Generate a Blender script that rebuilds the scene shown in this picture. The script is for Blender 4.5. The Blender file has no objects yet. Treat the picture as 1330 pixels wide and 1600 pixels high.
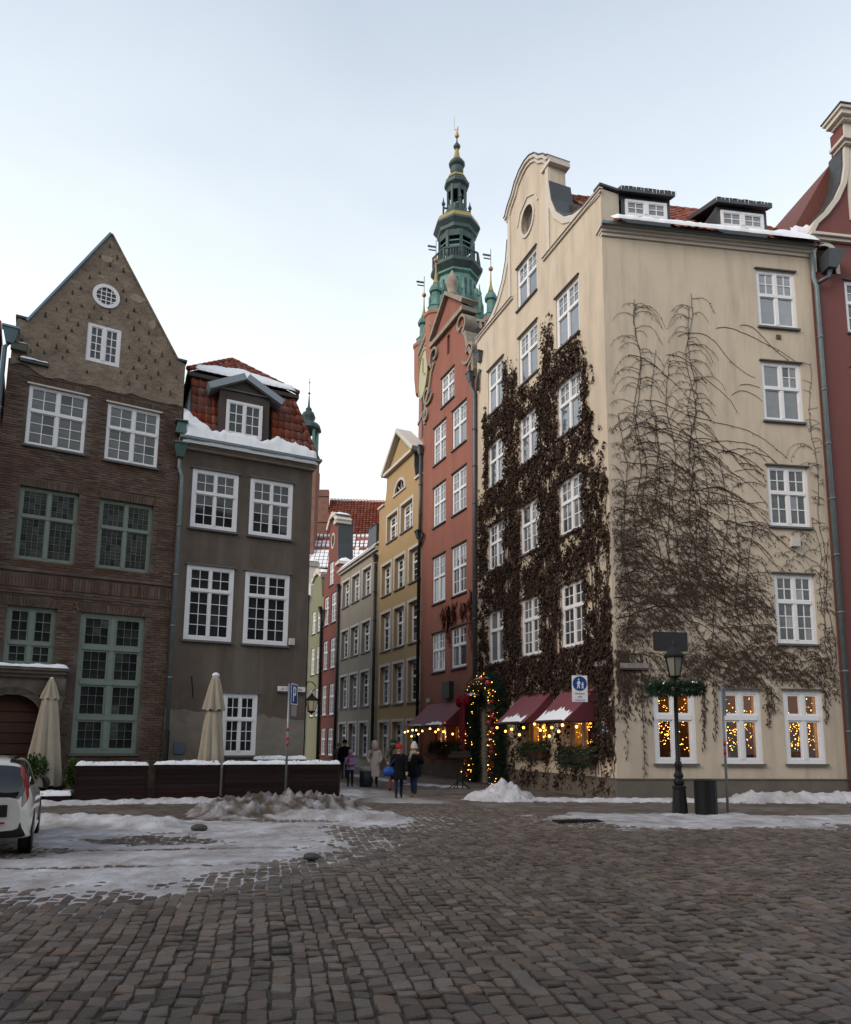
import bpy, bmesh, math, random
from mathutils import Vector, Matrix, noise
from mathutils.geometry import tessellate_polygon
R = math.radians
random.seed(7)
scene = bpy.context.scene
col = scene.collection

# ------------------------------------------------------------------ camera, sky, sun, exposure
CAM_H = 1.85
cam_data = bpy.data.cameras.new('camera')
cam = bpy.data.objects.new('camera', cam_data); col.objects.link(cam)
cam_data.sensor_fit = 'AUTO'; cam_data.sensor_width = 36.0
cam_data.lens = 1108.0 / 1600.0 * 36.0
cam_data.shift_y = 198.0 / 1600.0          # the print is cropped from the lower part of the frame
cam_data.clip_start = 0.1; cam_data.clip_end = 5000
cam.matrix_world = (Matrix.Translation((0, 0, CAM_H)) @ Matrix.Rotation(R(90 + 8.08), 4, 'X') @ Matrix.Rotation(R(0.525), 4, 'Z'))
scene.camera = cam

SUN_EL, SUN_AZ = 27.0, -126.0      # veiled winter sun, behind the camera to the left
world = bpy.data.worlds.new('World'); scene.world = world; world.use_nodes = True
wn = world.node_tree.nodes; wl = world.node_tree.links; wn.clear()
sky = wn.new('ShaderNodeTexSky'); sky.sky_type = 'NISHITA'; sky.sun_disc = False
sky.sun_elevation = R(SUN_EL); sky.sun_rotation = R(SUN_AZ)
sky.air_density = 1.0; sky.dust_density = 1.5; sky.ozone_density = 1.5; sky.altitude = 10
bg = wn.new('ShaderNodeBackground'); bg.inputs['Strength'].default_value = 0.13
wo = wn.new('ShaderNodeOutputWorld')
veil = wn.new('ShaderNodeMix'); veil.data_type = 'RGBA'; veil.inputs['B'].default_value = (5.55, 5.95, 6.15, 1)   # thin winter haze, denser all round towards the horizon
wtc = wn.new('ShaderNodeTexCoord'); wsep = wn.new('ShaderNodeSeparateXYZ'); wmr = wn.new('ShaderNodeMapRange')
wmr.inputs['From Min'].default_value = 0.86; wmr.inputs['From Max'].default_value = 0.45
wmr.inputs['To Min'].default_value = 0.30; wmr.inputs['To Max'].default_value = 0.94
wl.new(wtc.outputs['Generated'], wsep.inputs[0]); wl.new(wsep.outputs['Z'], wmr.inputs['Value']); wnz = wn.new('ShaderNodeTexNoise'); wnz.inputs['Scale'].default_value = 2.2; wnz.inputs['Detail'].default_value = 5; wnz.inputs['Distortion'].default_value = .6
wmp = wn.new('ShaderNodeMapping'); wmp.inputs['Scale'].default_value = (1, 1, 3.2); wl.new(wtc.outputs['Generated'], wmp.inputs['Vector']); wl.new(wmp.outputs[0], wnz.inputs['Vector'])
wm2 = wn.new('ShaderNodeMath'); wm2.operation = 'MULTIPLY_ADD'; wm2.inputs[1].default_value = .22; wl.new(wnz.outputs['Fac'], wm2.inputs[0])   # faint wisps, everywhere alike
wsb = wn.new('ShaderNodeMath'); wsb.operation = 'SUBTRACT'; wsb.inputs[1].default_value = .11; wl.new(wmr.outputs[0], wsb.inputs[0]); wl.new(wsb.outputs[0], wm2.inputs[2])
wm2.use_clamp = True; wl.new(wm2.outputs[0], veil.inputs['Factor'])
wl.new(sky.outputs[0], veil.inputs['A']); wl.new(veil.outputs['Result'], bg.inputs['Color']); wl.new(bg.outputs[0], wo.inputs['Surface'])
sun_d = bpy.data.lights.new('sun', 'SUN'); sun_d.energy = 1.45; sun_d.angle = R(38); sun_d.color = (1.0, 0.86, 0.72)
sun = bpy.data.objects.new('sun', sun_d); col.objects.link(sun)
_sd = Vector((math.sin(R(SUN_AZ)) * math.cos(R(SUN_EL)), math.cos(R(SUN_AZ)) * math.cos(R(SUN_EL)), math.sin(R(SUN_EL))))
sun.rotation_euler = _sd.to_track_quat('Z', 'Y').to_euler()
sun.location = _sd * 100
scene.view_settings.view_transform = 'Standard'; scene.view_settings.look = 'None'
scene.view_settings.exposure = 0.64; scene.view_settings.gamma = 1.0
scene.view_settings.use_curve_mapping = False
scene.render.engine = 'CYCLES'
scene.cycles.max_bounces = 6; scene.cycles.transparent_max_bounces = 8
scene.cycles.use_denoising = True
scene.cycles.sample_clamp_indirect = 4.0

# ------------------------------------------------------------------ materials
MATS = {}
def mat(name, base, rough=0.8, var=None, vs=3.0, va=0.5, bump=0.0, bs=30.0, metal=0.0, ior=1.45, spec=0.4, stain=None, ss=0.6, sa=0.5,
        rnd=0.0, island=0.0, emit=None, es=0.0, coat=0.0, streak=False, bd=.02, attr=None, attr_col=None, sheen=0.0, wet=None):
    """plaster, stone, paint ... : base colour mottled towards `var`, blotched towards `stain`, fine relief from `bump`"""
    if name in MATS: return MATS[name]
    m = bpy.data.materials.new(name); m.use_nodes = True
    nt = m.node_tree; N = nt.nodes; L = nt.links
    b = N['Principled BSDF']
    b.inputs['Roughness'].default_value = rough; b.inputs['Metallic'].default_value = metal
    b.inputs['IOR'].default_value = ior; b.inputs['Specular IOR Level'].default_value = spec
    b.inputs['Coat Weight'].default_value = coat
    b.inputs['Sheen Weight'].default_value = sheen
    tc = N.new('ShaderNodeTexCoord'); co = tc.outputs['Object']
    cur = None
    rgb = N.new('ShaderNodeRGB'); rgb.outputs[0].default_value = (*base, 1); cur = rgb.outputs[0]
    def mixc(fac, a, c):
        mx = N.new('ShaderNodeMix'); mx.data_type = 'RGBA'
        L.new(fac, mx.inputs['Factor']); L.new(a, mx.inputs['A'])
        if isinstance(c, tuple): mx.inputs['B'].default_value = (*c, 1)
        else: L.new(c, mx.inputs['B'])
        return mx.outputs['Result']
    def nz(scale, detail=6, ro=0.6, vec=None):
        n = N.new('ShaderNodeTexNoise'); n.inputs['Scale'].default_value = scale; n.inputs['Detail'].default_value = detail
        n.inputs['Roughness'].default_value = ro; L.new(vec or co, n.inputs['Vector']); return n.outputs['Fac']
    def ramp(fac, lo, hi, amt):
        r = N.new('ShaderNodeMapRange'); r.inputs['From Min'].default_value = lo; r.inputs['From Max'].default_value = hi
        r.inputs['To Max'].default_value = amt; L.new(fac, r.inputs['Value']); return r.outputs['Result']
    if var: cur = mixc(ramp(nz(vs), 0.3, 0.7, va), cur, var)
    if stain:
        vec = co
        if streak:
            mp = N.new('ShaderNodeMapping'); mp.inputs['Scale'].default_value = (1.6, 1.6, 0.22); L.new(co, mp.inputs['Vector']); vec = mp.outputs[0]
        cur = mixc(ramp(nz(ss, 8, 0.65, vec), 0.45, 0.68, sa), cur, stain)
    if rnd or island:
        if island:
            g = N.new('ShaderNodeNewGeometry'); f = g.outputs['Random Per Island']
        else:
            g = N.new('ShaderNodeObjectInfo'); f = g.outputs['Random']
        hs = N.new('ShaderNodeHueSaturation'); amt = rnd or island
        r1 = N.new('ShaderNodeMapRange'); r1.inputs['To Min'].default_value = 1 - amt; r1.inputs['To Max'].default_value = 1 + amt
        L.new(f, r1.inputs['Value']); L.new(r1.outputs[0], hs.inputs['Value'])
        ml = N.new('ShaderNodeMath'); ml.operation = 'MULTIPLY'; ml.inputs[1].default_value = 37.7; L.new(f, ml.inputs[0])
        fr = N.new('ShaderNodeMath'); fr.operation = 'FRACT'; L.new(ml.outputs[0], fr.inputs[0])
        r2 = N.new('ShaderNodeMapRange'); r2.inputs['To Min'].default_value = 1 - amt * 0.8; r2.inputs['To Max'].default_value = 1 + amt * 0.8
        L.new(fr.outputs[0], r2.inputs['Value']); L.new(r2.outputs[0], hs.inputs['Saturation'])
        L.new(cur, hs.inputs['Color']); cur = hs.outputs['Color']
    if attr:
        at = N.new('ShaderNodeAttribute'); at.attribute_name = attr
        cur = mixc(at.outputs['Fac'], cur, attr_col)
    L.new(cur, b.inputs['Base Color'])
    if wet:
        L.new(ramp(nz(wet, 4), 0.35, 0.65, 1.0), b.inputs['Roughness'])
        r = [l for l in L if l.to_socket == b.inputs['Roughness']][0].from_node
        r.inputs['To Min'].default_value = rough - 0.25; r.inputs['To Max'].default_value = rough + 0.1
    if bump:
        bp = N.new('ShaderNodeBump'); bp.inputs['Strength'].default_value = bump; bp.inputs['Distance'].default_value = bd
        L.new(nz(bs, 5), bp.inputs['Height']); L.new(bp.outputs[0], b.inputs['Normal'])
    if emit:
        b.inputs['Emission Color'].default_value = (*emit, 1); b.inputs['Emission Strength'].default_value = es
    MATS[name] = m; return m

def glass_mat(name, thick_ior=1.5, tint=(1, 1, 1)):
    """see-through window glass: clear with a sky reflection that follows Fresnel"""
    if name in MATS: return MATS[name]
    m = bpy.data.materials.new(name); m.use_nodes = True
    N = m.node_tree.nodes; L = m.node_tree.links; N.clear()
    t = N.new('ShaderNodeBsdfTransparent'); t.inputs[0].default_value = (*tint, 1)
    g = N.new('ShaderNodeBsdfGlossy'); g.inputs['Roughness'].default_value = 0.02
    f = N.new('ShaderNodeFresnel'); f.inputs['IOR'].default_value = thick_ior
    mx = N.new('ShaderNodeMixShader'); o = N.new('ShaderNodeOutputMaterial')
    L.new(f.outputs[0], mx.inputs[0]); L.new(t.outputs[0], mx.inputs[1]); L.new(g.outputs[0], mx.inputs[2]); L.new(mx.outputs[0], o.inputs[0])
    MATS[name] = m; return m

# ------------------------------------------------------------------ mesh builder
class MB:
    def __init__(s): s.v = []; s.f = []
    def add(s, vs, fs):
        n = len(s.v); s.v += [tuple(p) for p in vs]; s.f += [tuple(i + n for i in q) for q in fs]; return s
    def box(s, x0, x1, y0, y1, z0, z1):
        return s.add([(x0,y0,z0),(x1,y0,z0),(x1,y1,z0),(x0,y1,z0),(x0,y0,z1),(x1,y0,z1),(x1,y1,z1),(x0,y1,z1)],
                     [(0,3,2,1),(4,5,6,7),(0,1,5,4),(1,2,6,5),(2,3,7,6),(3,0,4,7)])
    def hexa(s, p):   # 8 points: bottom four, top four
        return s.add(p, [(0,3,2,1),(4,5,6,7),(0,1,5,4),(1,2,6,5),(2,3,7,6),(3,0,4,7)])
    def slab(s, outline, holes, y0, y1, back=True):
        """flat wall in x-z with real openings, y0 the outer face, y1 the inner"""
        loops = [outline] + list(holes)
        pts = [p for l in loops for p in l]
        tris = tessellate_polygon([[Vector((p[0], p[1], 0)) for p in l] for l in loops])
        vs = [(p[0], y0, p[1]) for p in pts] + [(p[0], y1, p[1]) for p in pts]
        n = len(pts); fs = []
        for t in tris:
            a, b, c = (Vector(vs[i]) for i in t)
            t = tuple(t)
            if (b - a).cross(c - a).y > 0: t = t[::-1]
            fs.append(t)
            if back: fs.append(tuple(i + n for i in t[::-1]))
        k = 0
        for l in loops:
            m = len(l)
            for i in range(m):
                j = (i + 1) % m; fs.append((k + i, k + j, k + j + n, k + i + n))
            k += m
        return s.add(vs, fs)
    def ribbon(s, path, t0, t1, y0, y1):
        """strip following a path in x-z, between offsets t0 and t1 along the path's left normal"""
        n = len(path); P = [Vector((p[0], p[1])) for p in path]; nm = []
        for i in range(n):
            a = P[max(i - 1, 0)]; b = P[min(i + 1, n - 1)]; d = (b - a).normalized(); nm.append(Vector((-d.y, d.x)))
        vs = []
        for i in range(n):
            for t, y in ((t0, y0), (t1, y0), (t1, y1), (t0, y1)):
                q = P[i] + nm[i] * t; vs.append((q.x, y, q.y))
        fs = [(0, 1, 2, 3), tuple(4 * (n - 1) + i for i in (3, 2, 1, 0))]
        for i in range(n - 1):
            for k in range(4):
                k2 = (k + 1) % 4; fs.append((4*i+k, 4*i+k2, 4*(i+1)+k2, 4*(i+1)+k))
        return s.add(vs, fs)
    def tube(s, pts, r, n=6, caps=True):
        pts = [Vector(p) for p in pts]; rs = r if isinstance(r, (list, tuple)) else [r] * len(pts)
        vs = []; fs = []; up = Vector((0.3, 0.2, 1)).normalized()
        for i, p in enumerate(pts):
            d = (pts[min(i + 1, len(pts) - 1)] - pts[max(i - 1, 0)])
            if d.length < 1e-9: d = Vector((0, 0, 1))
            d.normalize()
            a = d.cross(up)
            if a.length < 0.05: a = d.cross(Vector((1, 0, 0)))
            a.normalize(); b = d.cross(a)
            for k in range(n):
                t = 2 * math.pi * k / n; vs.append(p + (a * math.cos(t) + b * math.sin(t)) * rs[i])
        for i in range(len(pts) - 1):
            for k in range(n):
                k2 = (k + 1) % n; fs.append((i*n+k, i*n+k2, (i+1)*n+k2, (i+1)*n+k))
        if caps: fs += [tuple(range(n))[::-1], tuple((len(pts)-1)*n + k for k in range(n))]
        return s.add(vs, fs)
    def lathe(s, prof, n=16, c=(0, 0, 0), a0=0.0, sx=1.0, sy=1.0):
        vs = []; fs = []
        for r, z in prof:
            for k in range(n):
                t = a0 + 2 * math.pi * k / n; vs.append((c[0] + r*math.cos(t)*sx, c[1] + r*math.sin(t)*sy, c[2] + z))
        for i in range(len(prof) - 1):
            for k in range(n):
                k2 = (k + 1) % n; fs.append((i*n+k, i*n+k2, (i+1)*n+k2, (i+1)*n+k))
        fs += [tuple(range(n))[::-1], tuple((len(prof)-1)*n + k for k in range(n))]
        return s.add(vs, fs)
    def ball(s, c, r, n=8, m=5, sz=1.0):
        return s.lathe([(max(r*math.sin(math.pi*i/m), r*0.02), -r*sz*math.cos(math.pi*i/m)) for i in range(m + 1)], n, c)
    def octa(s, c, r):
        x, y, z = c
        return s.add([(x+r,y,z),(x-r,y,z),(x,y+r,z),(x,y-r,z),(x,y,z+r),(x,y,z-r)],
                     [(0,2,4),(2,1,4),(1,3,4),(3,0,4),(2,0,5),(1,2,5),(3,1,5),(0,3,5)])
    def mesh(s, name, m, smooth=False):
        me = bpy.data.meshes.new(name); me.from_pydata(s.v, [], s.f); me.materials.append(m)
        if smooth: me.polygons.foreach_set('use_smooth', [True] * len(me.polygons))
        me.update(); return me
    def build(s, name, m, parent=None, M=None, smooth=False, **kw):
        return put(name, s.mesh(name, m, smooth), parent, M, **kw)

WM = {}
def put(name, data, parent=None, M=None, label=None, cat=None, group=None, kind=None):
    """link an object whose mesh coordinates live in the world frame M"""
    o = bpy.data.objects.new(name, data); col.objects.link(o)
    M = M or Matrix.Identity(4)
    if parent is not None:
        o.parent = parent; o.matrix_local = WM[parent].inverted() @ M
    else: o.matrix_world = M
    WM[o] = M
    if label: o['label'] = label
    if cat: o['category'] = cat
    if group: o['group'] = group
    if kind: o['kind'] = kind
    return o
def thing(name, loc, label, cat, group=None, M=None):
    return put(name, None, None, M or Matrix.Translation(loc), label, cat, group)
def frame(p, az):
    """x along the facade to the viewer's right (azimuth az), y into the building, z up"""
    return Matrix.Translation((p[0], p[1], 0)) @ Matrix.Rotation(R(90 - az), 4, 'Z')
def adir(az): return Vector((math.sin(R(az)), math.cos(R(az))))
def fbm(x, y, z=0.0, o=4):
    return noise.fractal(Vector((x, y, z)), 1.0, 2.0, o)   # about -1..1
def rect(x0, x1, z0, z1): return [(x0, z0), (x1, z0), (x1, z1), (x0, z1)]
def arc(cx, cz, r, a0, a1, n=12, rz=None):
    return [(cx + r*math.cos(R(a0 + (a1-a0)*i/n)), cz + (rz or r)*math.sin(R(a0 + (a1-a0)*i/n))) for i in range(n + 1)]

# ------------------------------------------------------------------ windows
WHITE = mat('white_paint', (.78, .78, .80), .45, var=(.66, .66, .68), vs=6, va=.5)
GREENP = mat('sage_green_paint', (.19, .235, .195), .5, var=(.14, .175, .15), vs=5, va=.6)
CREAMP = mat('cream_stone_surround', (.52, .49, .45), .8, var=(.44, .41, .37), vs=4, va=.6)
GLASS = mat('window_glass_dark', (.013, .015, .018), .04, ior=1.5, spec=.5, rnd=.5, var=(.035, .036, .036), vs=2.5, va=.7)
GLASS_L = mat('window_glass_leaded', (.075, .080, .078), .07, ior=1.6, spec=.5, rnd=.5, var=(.02, .024, .026), vs=5, va=.8)
CURT = mat('window_glass_net_curtain', (.17, .18, .19), .05, ior=1.9, spec=.5, var=(.10, .11, .12), vs=4, va=.7, rnd=.3)
SKYG = mat('window_glass_reflective', (.14, .16, .18), .03, ior=2.3, spec=.5, var=(.09, .10, .12), vs=3, va=.8, rnd=.25)
CLEAR = glass_mat('clear_window_glass')
SLATE = mat('dark_sheet_metal', (.055, .06, .065), .45, var=(.09, .095, .10), vs=5, va=.5, metal=.3)
ZINC = mat('grey_green_zinc', (.17, .21, .22), .5, var=(.11, .14, .15), vs=4, va=.7, metal=.35)
SILLM = mat('dark_sill', (.12, .115, .11), .6, var=(.07, .07, .07), vs=6)
PANE = {}
def pane_mesh(w, h, m):
    k = (round(w, 2), round(h, 2), m.name)
    if k not in PANE:
        b = MB()
        if m.name.startswith('clear'): b.add([(-k[0]/2, 0, -k[1]/2), (k[0]/2, 0, -k[1]/2), (k[0]/2, 0, k[1]/2), (-k[0]/2, 0, k[1]/2)], [(0, 1, 2, 3)])
        else: b.box(-k[0]/2, k[0]/2, 0, .008, -k[1]/2, k[1]/2)
        PANE[k] = b.mesh('pane', m)
    return PANE[k]
def window(par, M, x0, x1, z0, z1, fm=WHITE, gm=GLASS, rec=.05, fw=.10, mull=.10, bar=.032, trans=None, tw=.09, cols=2, top=(2, 2), bot=(2, 3),
           casing=True, sill=SILLM, hood=None, name='window', alt=None, panes=True, sash=.028, lead=False, sillproud=.09):
    """one casement window: outer frame, mullion, transom, sash rails and glazing bars in the frame mesh; every pane its own child"""
    b = MB(); y0 = rec; d = .07
    def bx(a0, a1, c0, c1, yy=0, dd=d): b.box(a0, a1, y0 + yy, y0 + yy + dd, c0, c1)
    bx(x0, x0 + fw, z0, z1); bx(x1 - fw, x1, z0, z1); bx(x0 + fw, x1 - fw, z1 - fw, z1); bx(x0 + fw, x1 - fw, z0, z0 + fw)
    xi0, xi1, zi0, zi1 = x0 + fw, x1 - fw, z0 + fw, z1 - fw
    rows = []
    if trans is None: rows = [(zi0, zi1, bot)]
    else:
        tl = trans if isinstance(trans, (list, tuple)) else [trans]
        zs = [zi0]
        for t in tl:
            zt = z0 + (z1 - z0) * t; bx(xi0, xi1, zt - tw/2, zt + tw/2, -.025, d + .025); zs += [zt - tw/2, zt + tw/2]
        zs.append(zi1)
        for k in range(0, len(zs), 2): rows.append((zs[k], zs[k + 1], bot if k == 0 else top))
    cw = (xi1 - xi0 - mull * (cols - 1)) / cols
    cells = []
    for c in range(cols):
        cx0 = xi0 + c * (cw + mull); cx1 = cx0 + cw
        for (r0, r1, (nx, nz)) in rows:
            if c < cols - 1: bx(cx1, cx1 + mull, r0, r1, -.012, d + .012)
            if alt and (c, rows.index((r0, r1, (nx, nz)))) in alt: nx, nz = alt[(c, rows.index((r0, r1, (nx, nz))))]
            s = sash
            bx(cx0, cx0 + s, r0, r1, .015, .04); bx(cx1 - s, cx1, r0, r1, .015, .04); bx(cx0 + s, cx1 - s, r1 - s, r1, .015, .04); bx(cx0 + s, cx1 - s, r0, r0 + s, .015, .04)
            gx0, gx1, gz0, gz1 = cx0 + s, cx1 - s, r0 + s, r1 - s
            for i in range(1, nx):
                gx = gx0 + (gx1 - gx0) * i / nx; bx(gx - bar/2, gx + bar/2, gz0, gz1, .022, .026)
            for j in range(1, nz):
                gz = gz0 + (gz1 - gz0) * j / nz
                for i in range(nx):   # short pieces so that bars meet without sharing a plane
                    a0 = gx0 + (gx1 - gx0) * i / nx + (bar/2 if i else 0); a1 = gx0 + (gx1 - gx0) * (i + 1) / nx - (bar/2 if i < nx - 1 else 0)
                    bx(a0, a1, gz - bar/2, gz + bar/2, .0225, .025)
            for i in range(nx):
                for j in range(nz):
                    cells.append(((gx0 + (gx1-gx0)*(i+.5)/nx, gz0 + (gz1-gz0)*(j+.5)/nz), (gx1-gx0)/nx - .004, (gz1-gz0)/nz - .004))
    w = b.build(name, fm, par, M)
    gmain = random.choice(gm) if isinstance(gm, (list, tuple)) else gm
    for (c, pw, ph) in cells:
        t = Matrix.Translation((c[0], y0 + .045, c[1])) @ Matrix.Rotation(R(random.gauss(0, .25)), 4, 'X') @ Matrix.Rotation(R(random.gauss(0, .25)), 4, 'Z')
        g = gm if not isinstance(gm, (list, tuple)) else (gmain if random.random() < .72 else random.choice(gm))
        put('pane', pane_mesh(pw, ph, g), w, M @ t)
    if sill: MB().box(x0 - .05, x1 + .05, -sillproud, y0 - .002, z0 - .07, z0 - .004).build('sill', sill, w, M)
    if hood: MB().box(x0 - .06, x1 + .06, -.07, y0 - .002, z1 + .004, z1 + .05).build('hood', hood, w, M)
    return w
def lead_grid(par, M, x0, x1, z0, z1, nx, nz, y):   # thin lead cames
    b = MB()
    for i in range(1, nx): x = x0 + (x1-x0)*i/nx; b.box(x-.006, x+.006, y, y+.01, z0, z1)
    for j in range(1, nz): z = z0 + (z1-z0)*j/nz; b.box(x0, x1, y + .001, y+.009, z-.006, z+.006)
    return b.build('lead_cames', mat('lead_came', (.10, .105, .11), .5), par, M)
def drainpipe(par, M, pts, r=.06, hopper=None, m=None, n=10, hm=None, name='drainpipe'):
    m = m or ZINC; b = MB().tube(pts, r, n)
    for i in range(len(pts) - 1):       # collars along long runs
        a, c = Vector(pts[i]), Vector(pts[i + 1])
        k = int((c - a).length // 2)
        for j in range(1, k + 1):
            p = a + (c - a) * j / (k + 1); d = (c - a).normalized() * .03
            b.tube([p - d, p + d], r * 1.25, n)
    o = b.build(name, m, par, M, True)
    if hopper:
        x, y, z = hopper
        h = MB().hexa([(x-.10,y-.10,z-.42),(x+.10,y-.10,z-.42),(x+.10,y+.06,z-.42),(x-.10,y+.06,z-.42),(x-.2,y-.2,z),(x+.2,y-.2,z),(x+.2,y+.06,z),(x-.2,y+.06,z)])
        h.box(x-.23, x+.23, y-.23, y+.06, z+.003, z+.06)
        h.build('hopper', hm or m, o, M)
    return o
TRAMP = mat('trampled_snow', (.66, .66, .70), .8, var=(.40, .375, .37), vs=2.6, va=.75, bump=1.0, bs=6.5, bd=.09, stain=(.24, .20, .17), ss=1.1, sa=.6, attr='dirt', attr_col=(.085, .063, .046))
SNOW = mat('snow', (.80, .82, .86), .75, var=(.70, .72, .77), vs=5, va=.5, bump=.35, bs=18, attr='dirt', attr_col=(.105, .088, .074))
def snow_strip(par, M, x0, x1, y0, y1, z, h, nx=24, ny=5, seed=0, name='snow', tilt=0.0, edge=.35, dirt=0.0, **kw):
    """lumpy snow lying on a flat or sloping strip; z the underside at y0, rising by tilt per metre of y"""
    vs = []; fs = []
    for j in range(ny + 1):
        for i in range(nx + 1):
            u, v = i / nx, j / ny
            x = x0 + (x1-x0)*u; y = y0 + (y1-y0)*v
            e = min(1, min(u, 1-u) * nx / 1.5) * min(1, min(v, 1-v) * ny / 1.2 + .0)
            hh = h * (e ** .5) * (1 + .40 * fbm(x*3 + seed*7.1, y*3 + seed, 3.3) + .15*fbm(x*8, y*8 + seed, 1, 2))
            jx = .02 * fbm(x*9, seed*3.1, 1) ; jy = (0.04 * fbm(x*5 + seed*5, 2.2, 7) if j in (0, ny) else 0)
            vs.append((x + jx, y + jy, z + (y - y0) * tilt + max(hh, .004)))
    n = nx + 1
    for j in range(ny):
        for i in range(nx): fs.append((j*n+i, j*n+i+1, (j+1)*n+i+1, (j+1)*n+i))
    base = len(vs)
    ring = [i for i in range(n)] + [j*n+nx for j in range(1, ny+1)] + [ny*n+i for i in range(nx-1, -1, -1)] + [j*n for j in range(ny-1, 0, -1)]
    for r in ring: x, y, zz = vs[r]; vs.append((x, y, z + (y - y0) * tilt + .002))
    for k in range(len(ring)):
        k2 = (k+1) % len(ring); fs.append((ring[k2], ring[k], base+k, base+k2))
    b = MB(); b.v = vs; b.f = fs
    kw.setdefault('kind', 'stuff')
    return b.build(name, SNOW, par, M, True, **kw)
# ------------------------------------------------------------------ large structure: the houses
BRICK_M = mat('brick_mortar', (.098, .070, .054), .95, var=(.065, .050, .045), vs=3, va=.8, bump=.5, bs=40, stain=(.24, .20, .175), ss=.9, sa=.5)
BRICKS = mat('dark_red_brick', (.118, .070, .049), .9, var=(.070, .046, .035), vs=4, va=.9, bump=.5, bs=40, island=.27, stain=(.165, .125, .098), ss=.8, sa=.7)
RENDER_B = mat('brown_lime_render', (.285, .225, .165), .95, var=(.19, .15, .115), vs=2.2, va=.9, bump=1.0, bs=9, bd=.05, stain=(.13, .10, .08), ss=1.6, sa=.8)
GREYR = mat('dark_grey_brown_render', (.125, .098, .080), .92, var=(.085, .066, .055), vs=1.4, va=.8, bump=.5, bs=24, stain=(.19, .17, .14), ss=.75, sa=.55, streak=True)
GREYL = mat('pale_worn_render', (.22, .195, .16), .92, var=(.15, .132, .108), vs=2.4, va=.8, bump=.5, bs=24, stain=(.28, .255, .215), ss=1.1, sa=.6)
TAN = mat('cream_plaster', (.59, .50, .39), .9, var=(.52, .44, .345), vs=1.1, va=.7, bump=.3, bs=32, stain=(.335, .28, .22), ss=1.1, sa=.6, streak=True)
TANP = mat('grey_plinth_plaster', (.155, .135, .11), .92, var=(.10, .088, .074), vs=1.6, va=.8, bump=.4, bs=28, stain=(.13, .115, .10), ss=1.2, sa=.6)
ORANGE = mat('terracotta_plaster', (.30, .118, .085), .9, var=(.25, .098, .072), vs=1.2, va=.7, bump=.3, bs=30, stain=(.20, .082, .062), ss=.9, sa=.6, streak=True)
YELLOW = mat('ochre_plaster', (.40, .275, .135), .9, var=(.34, .23, .115), vs=1.1, va=.7, bump=.3, bs=30, stain=(.36, .25, .12), ss=.6, sa=.5, streak=True)
BEIGE = mat('grey_beige_plaster', (.315, .275, .215), .9, var=(.26, .225, .18), vs=1.2, va=.7, bump=.3, bs=30, stain=(.22, .19, .155), ss=.6, sa=.5, streak=True)
REDP = mat('brick_red_plaster', (.19, .060, .046), .9, var=(.16, .052, .040), vs=1.2, va=.6, bump=.3, bs=30)
LIME = mat('pale_green_plaster', (.22, .215, .13), .9, var=(.18, .175, .11), vs=1.2, va=.6, bump=.3, bs=30)
PALE = mat('off_white_plaster', (.56, .53, .49), .9, var=(.48, .45, .42), vs=1.2, va=.6, bump=.3, bs=30)
MAROON = mat('maroon_plaster', (.185, .072, .066), .9, var=(.16, .064, .058), vs=1.2, va=.7, bump=.3, bs=30, stain=(.16, .055, .05), ss=.5, sa=.5, streak=True)
STONE = mat('weathered_sandstone', (.34, .29, .235), .9, var=(.20, .17, .14), vs=3.5, va=.9, bump=.6, bs=22)
MOULD = mat('cream_moulding', (.60, .54, .47), .8, var=(.52, .47, .41), vs=3, va=.6, bump=.2, bs=30)
TILE = mat('red_clay_tile', (.25, .080, .053), .8, var=(.165, .055, .038), vs=7, va=.8, bump=.3, bs=40, rnd=.28)
TILE_F = mat('far_red_clay_tile', (.30, .085, .055), .85, var=(.21, .06, .042), vs=2, va=.7, island=.25)
REDBRICK = mat('orange_red_brick', (.34, .135, .085), .9, var=(.24, .09, .06), vs=4, va=.8, bump=.3, bs=20)
DARKW = mat('dark_stained_wood', (.030, .019, .016), .8, spec=.15, var=(.055, .034, .028), vs=9, va=.6, bump=.4, bs=50)
IRON = mat('black_iron', (.012, .012, .013), .6, var=(.02, .019, .019), vs=9, va=.5, spec=.2)

P_A = (-8.07, 22.10); P_B = (-4.047, 24.0); P_C = (6.03, 22.52)
MA = frame(P_A, 60.9); MBk = frame(P_B, 64.7); MC = frame(P_C, 159.0); MD = frame(P_C, 82.4)
def step(p, az, t): d = adir(az); return (p[0] + d.x*t, p[1] + d.y*t)
P0 = step(P_C, -21, 10.2); P1 = step(P0, -24, 6.42); P2 = step(P1, -24, 6.94); P3 = step(P2, -24, 8.1); P4 = step(P3, -24, 4.42); P5 = step(P4, -24, 4.2)

# ---- brick house
h = thing('brick_house', (*P_A, 0), 'narrow dark brick house with steep brown gable and sage green windows', 'house')
holesA = {'w1': (-4.40, -2.82, 10.40, 12.27), 'w2': (-2.24, -.69, 10.37, 12.23), 'g1': (-4.40, -2.84, 6.93, 9.13), 'g2': (-2.26, -.71, 6.93, 9.12),
          'l1': (-4.44, -3.18, 3.84, 5.55), 'big': (-2.54, -.73, 1.35, 5.53)}
door = [(-4.88, .02), (-3.34, .02), (-3.34, 2.25)] + arc(-4.11, 2.25, .77, 0, 180, 14)[1:]
MB().slab([(-5.0, 0), (0, 0), (0, 12.95), (-5.0, 12.95)], [rect(*v) for v in holesA.values()] + [door], 0, .5).build('wall', BRICK_M, h, MA)
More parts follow.
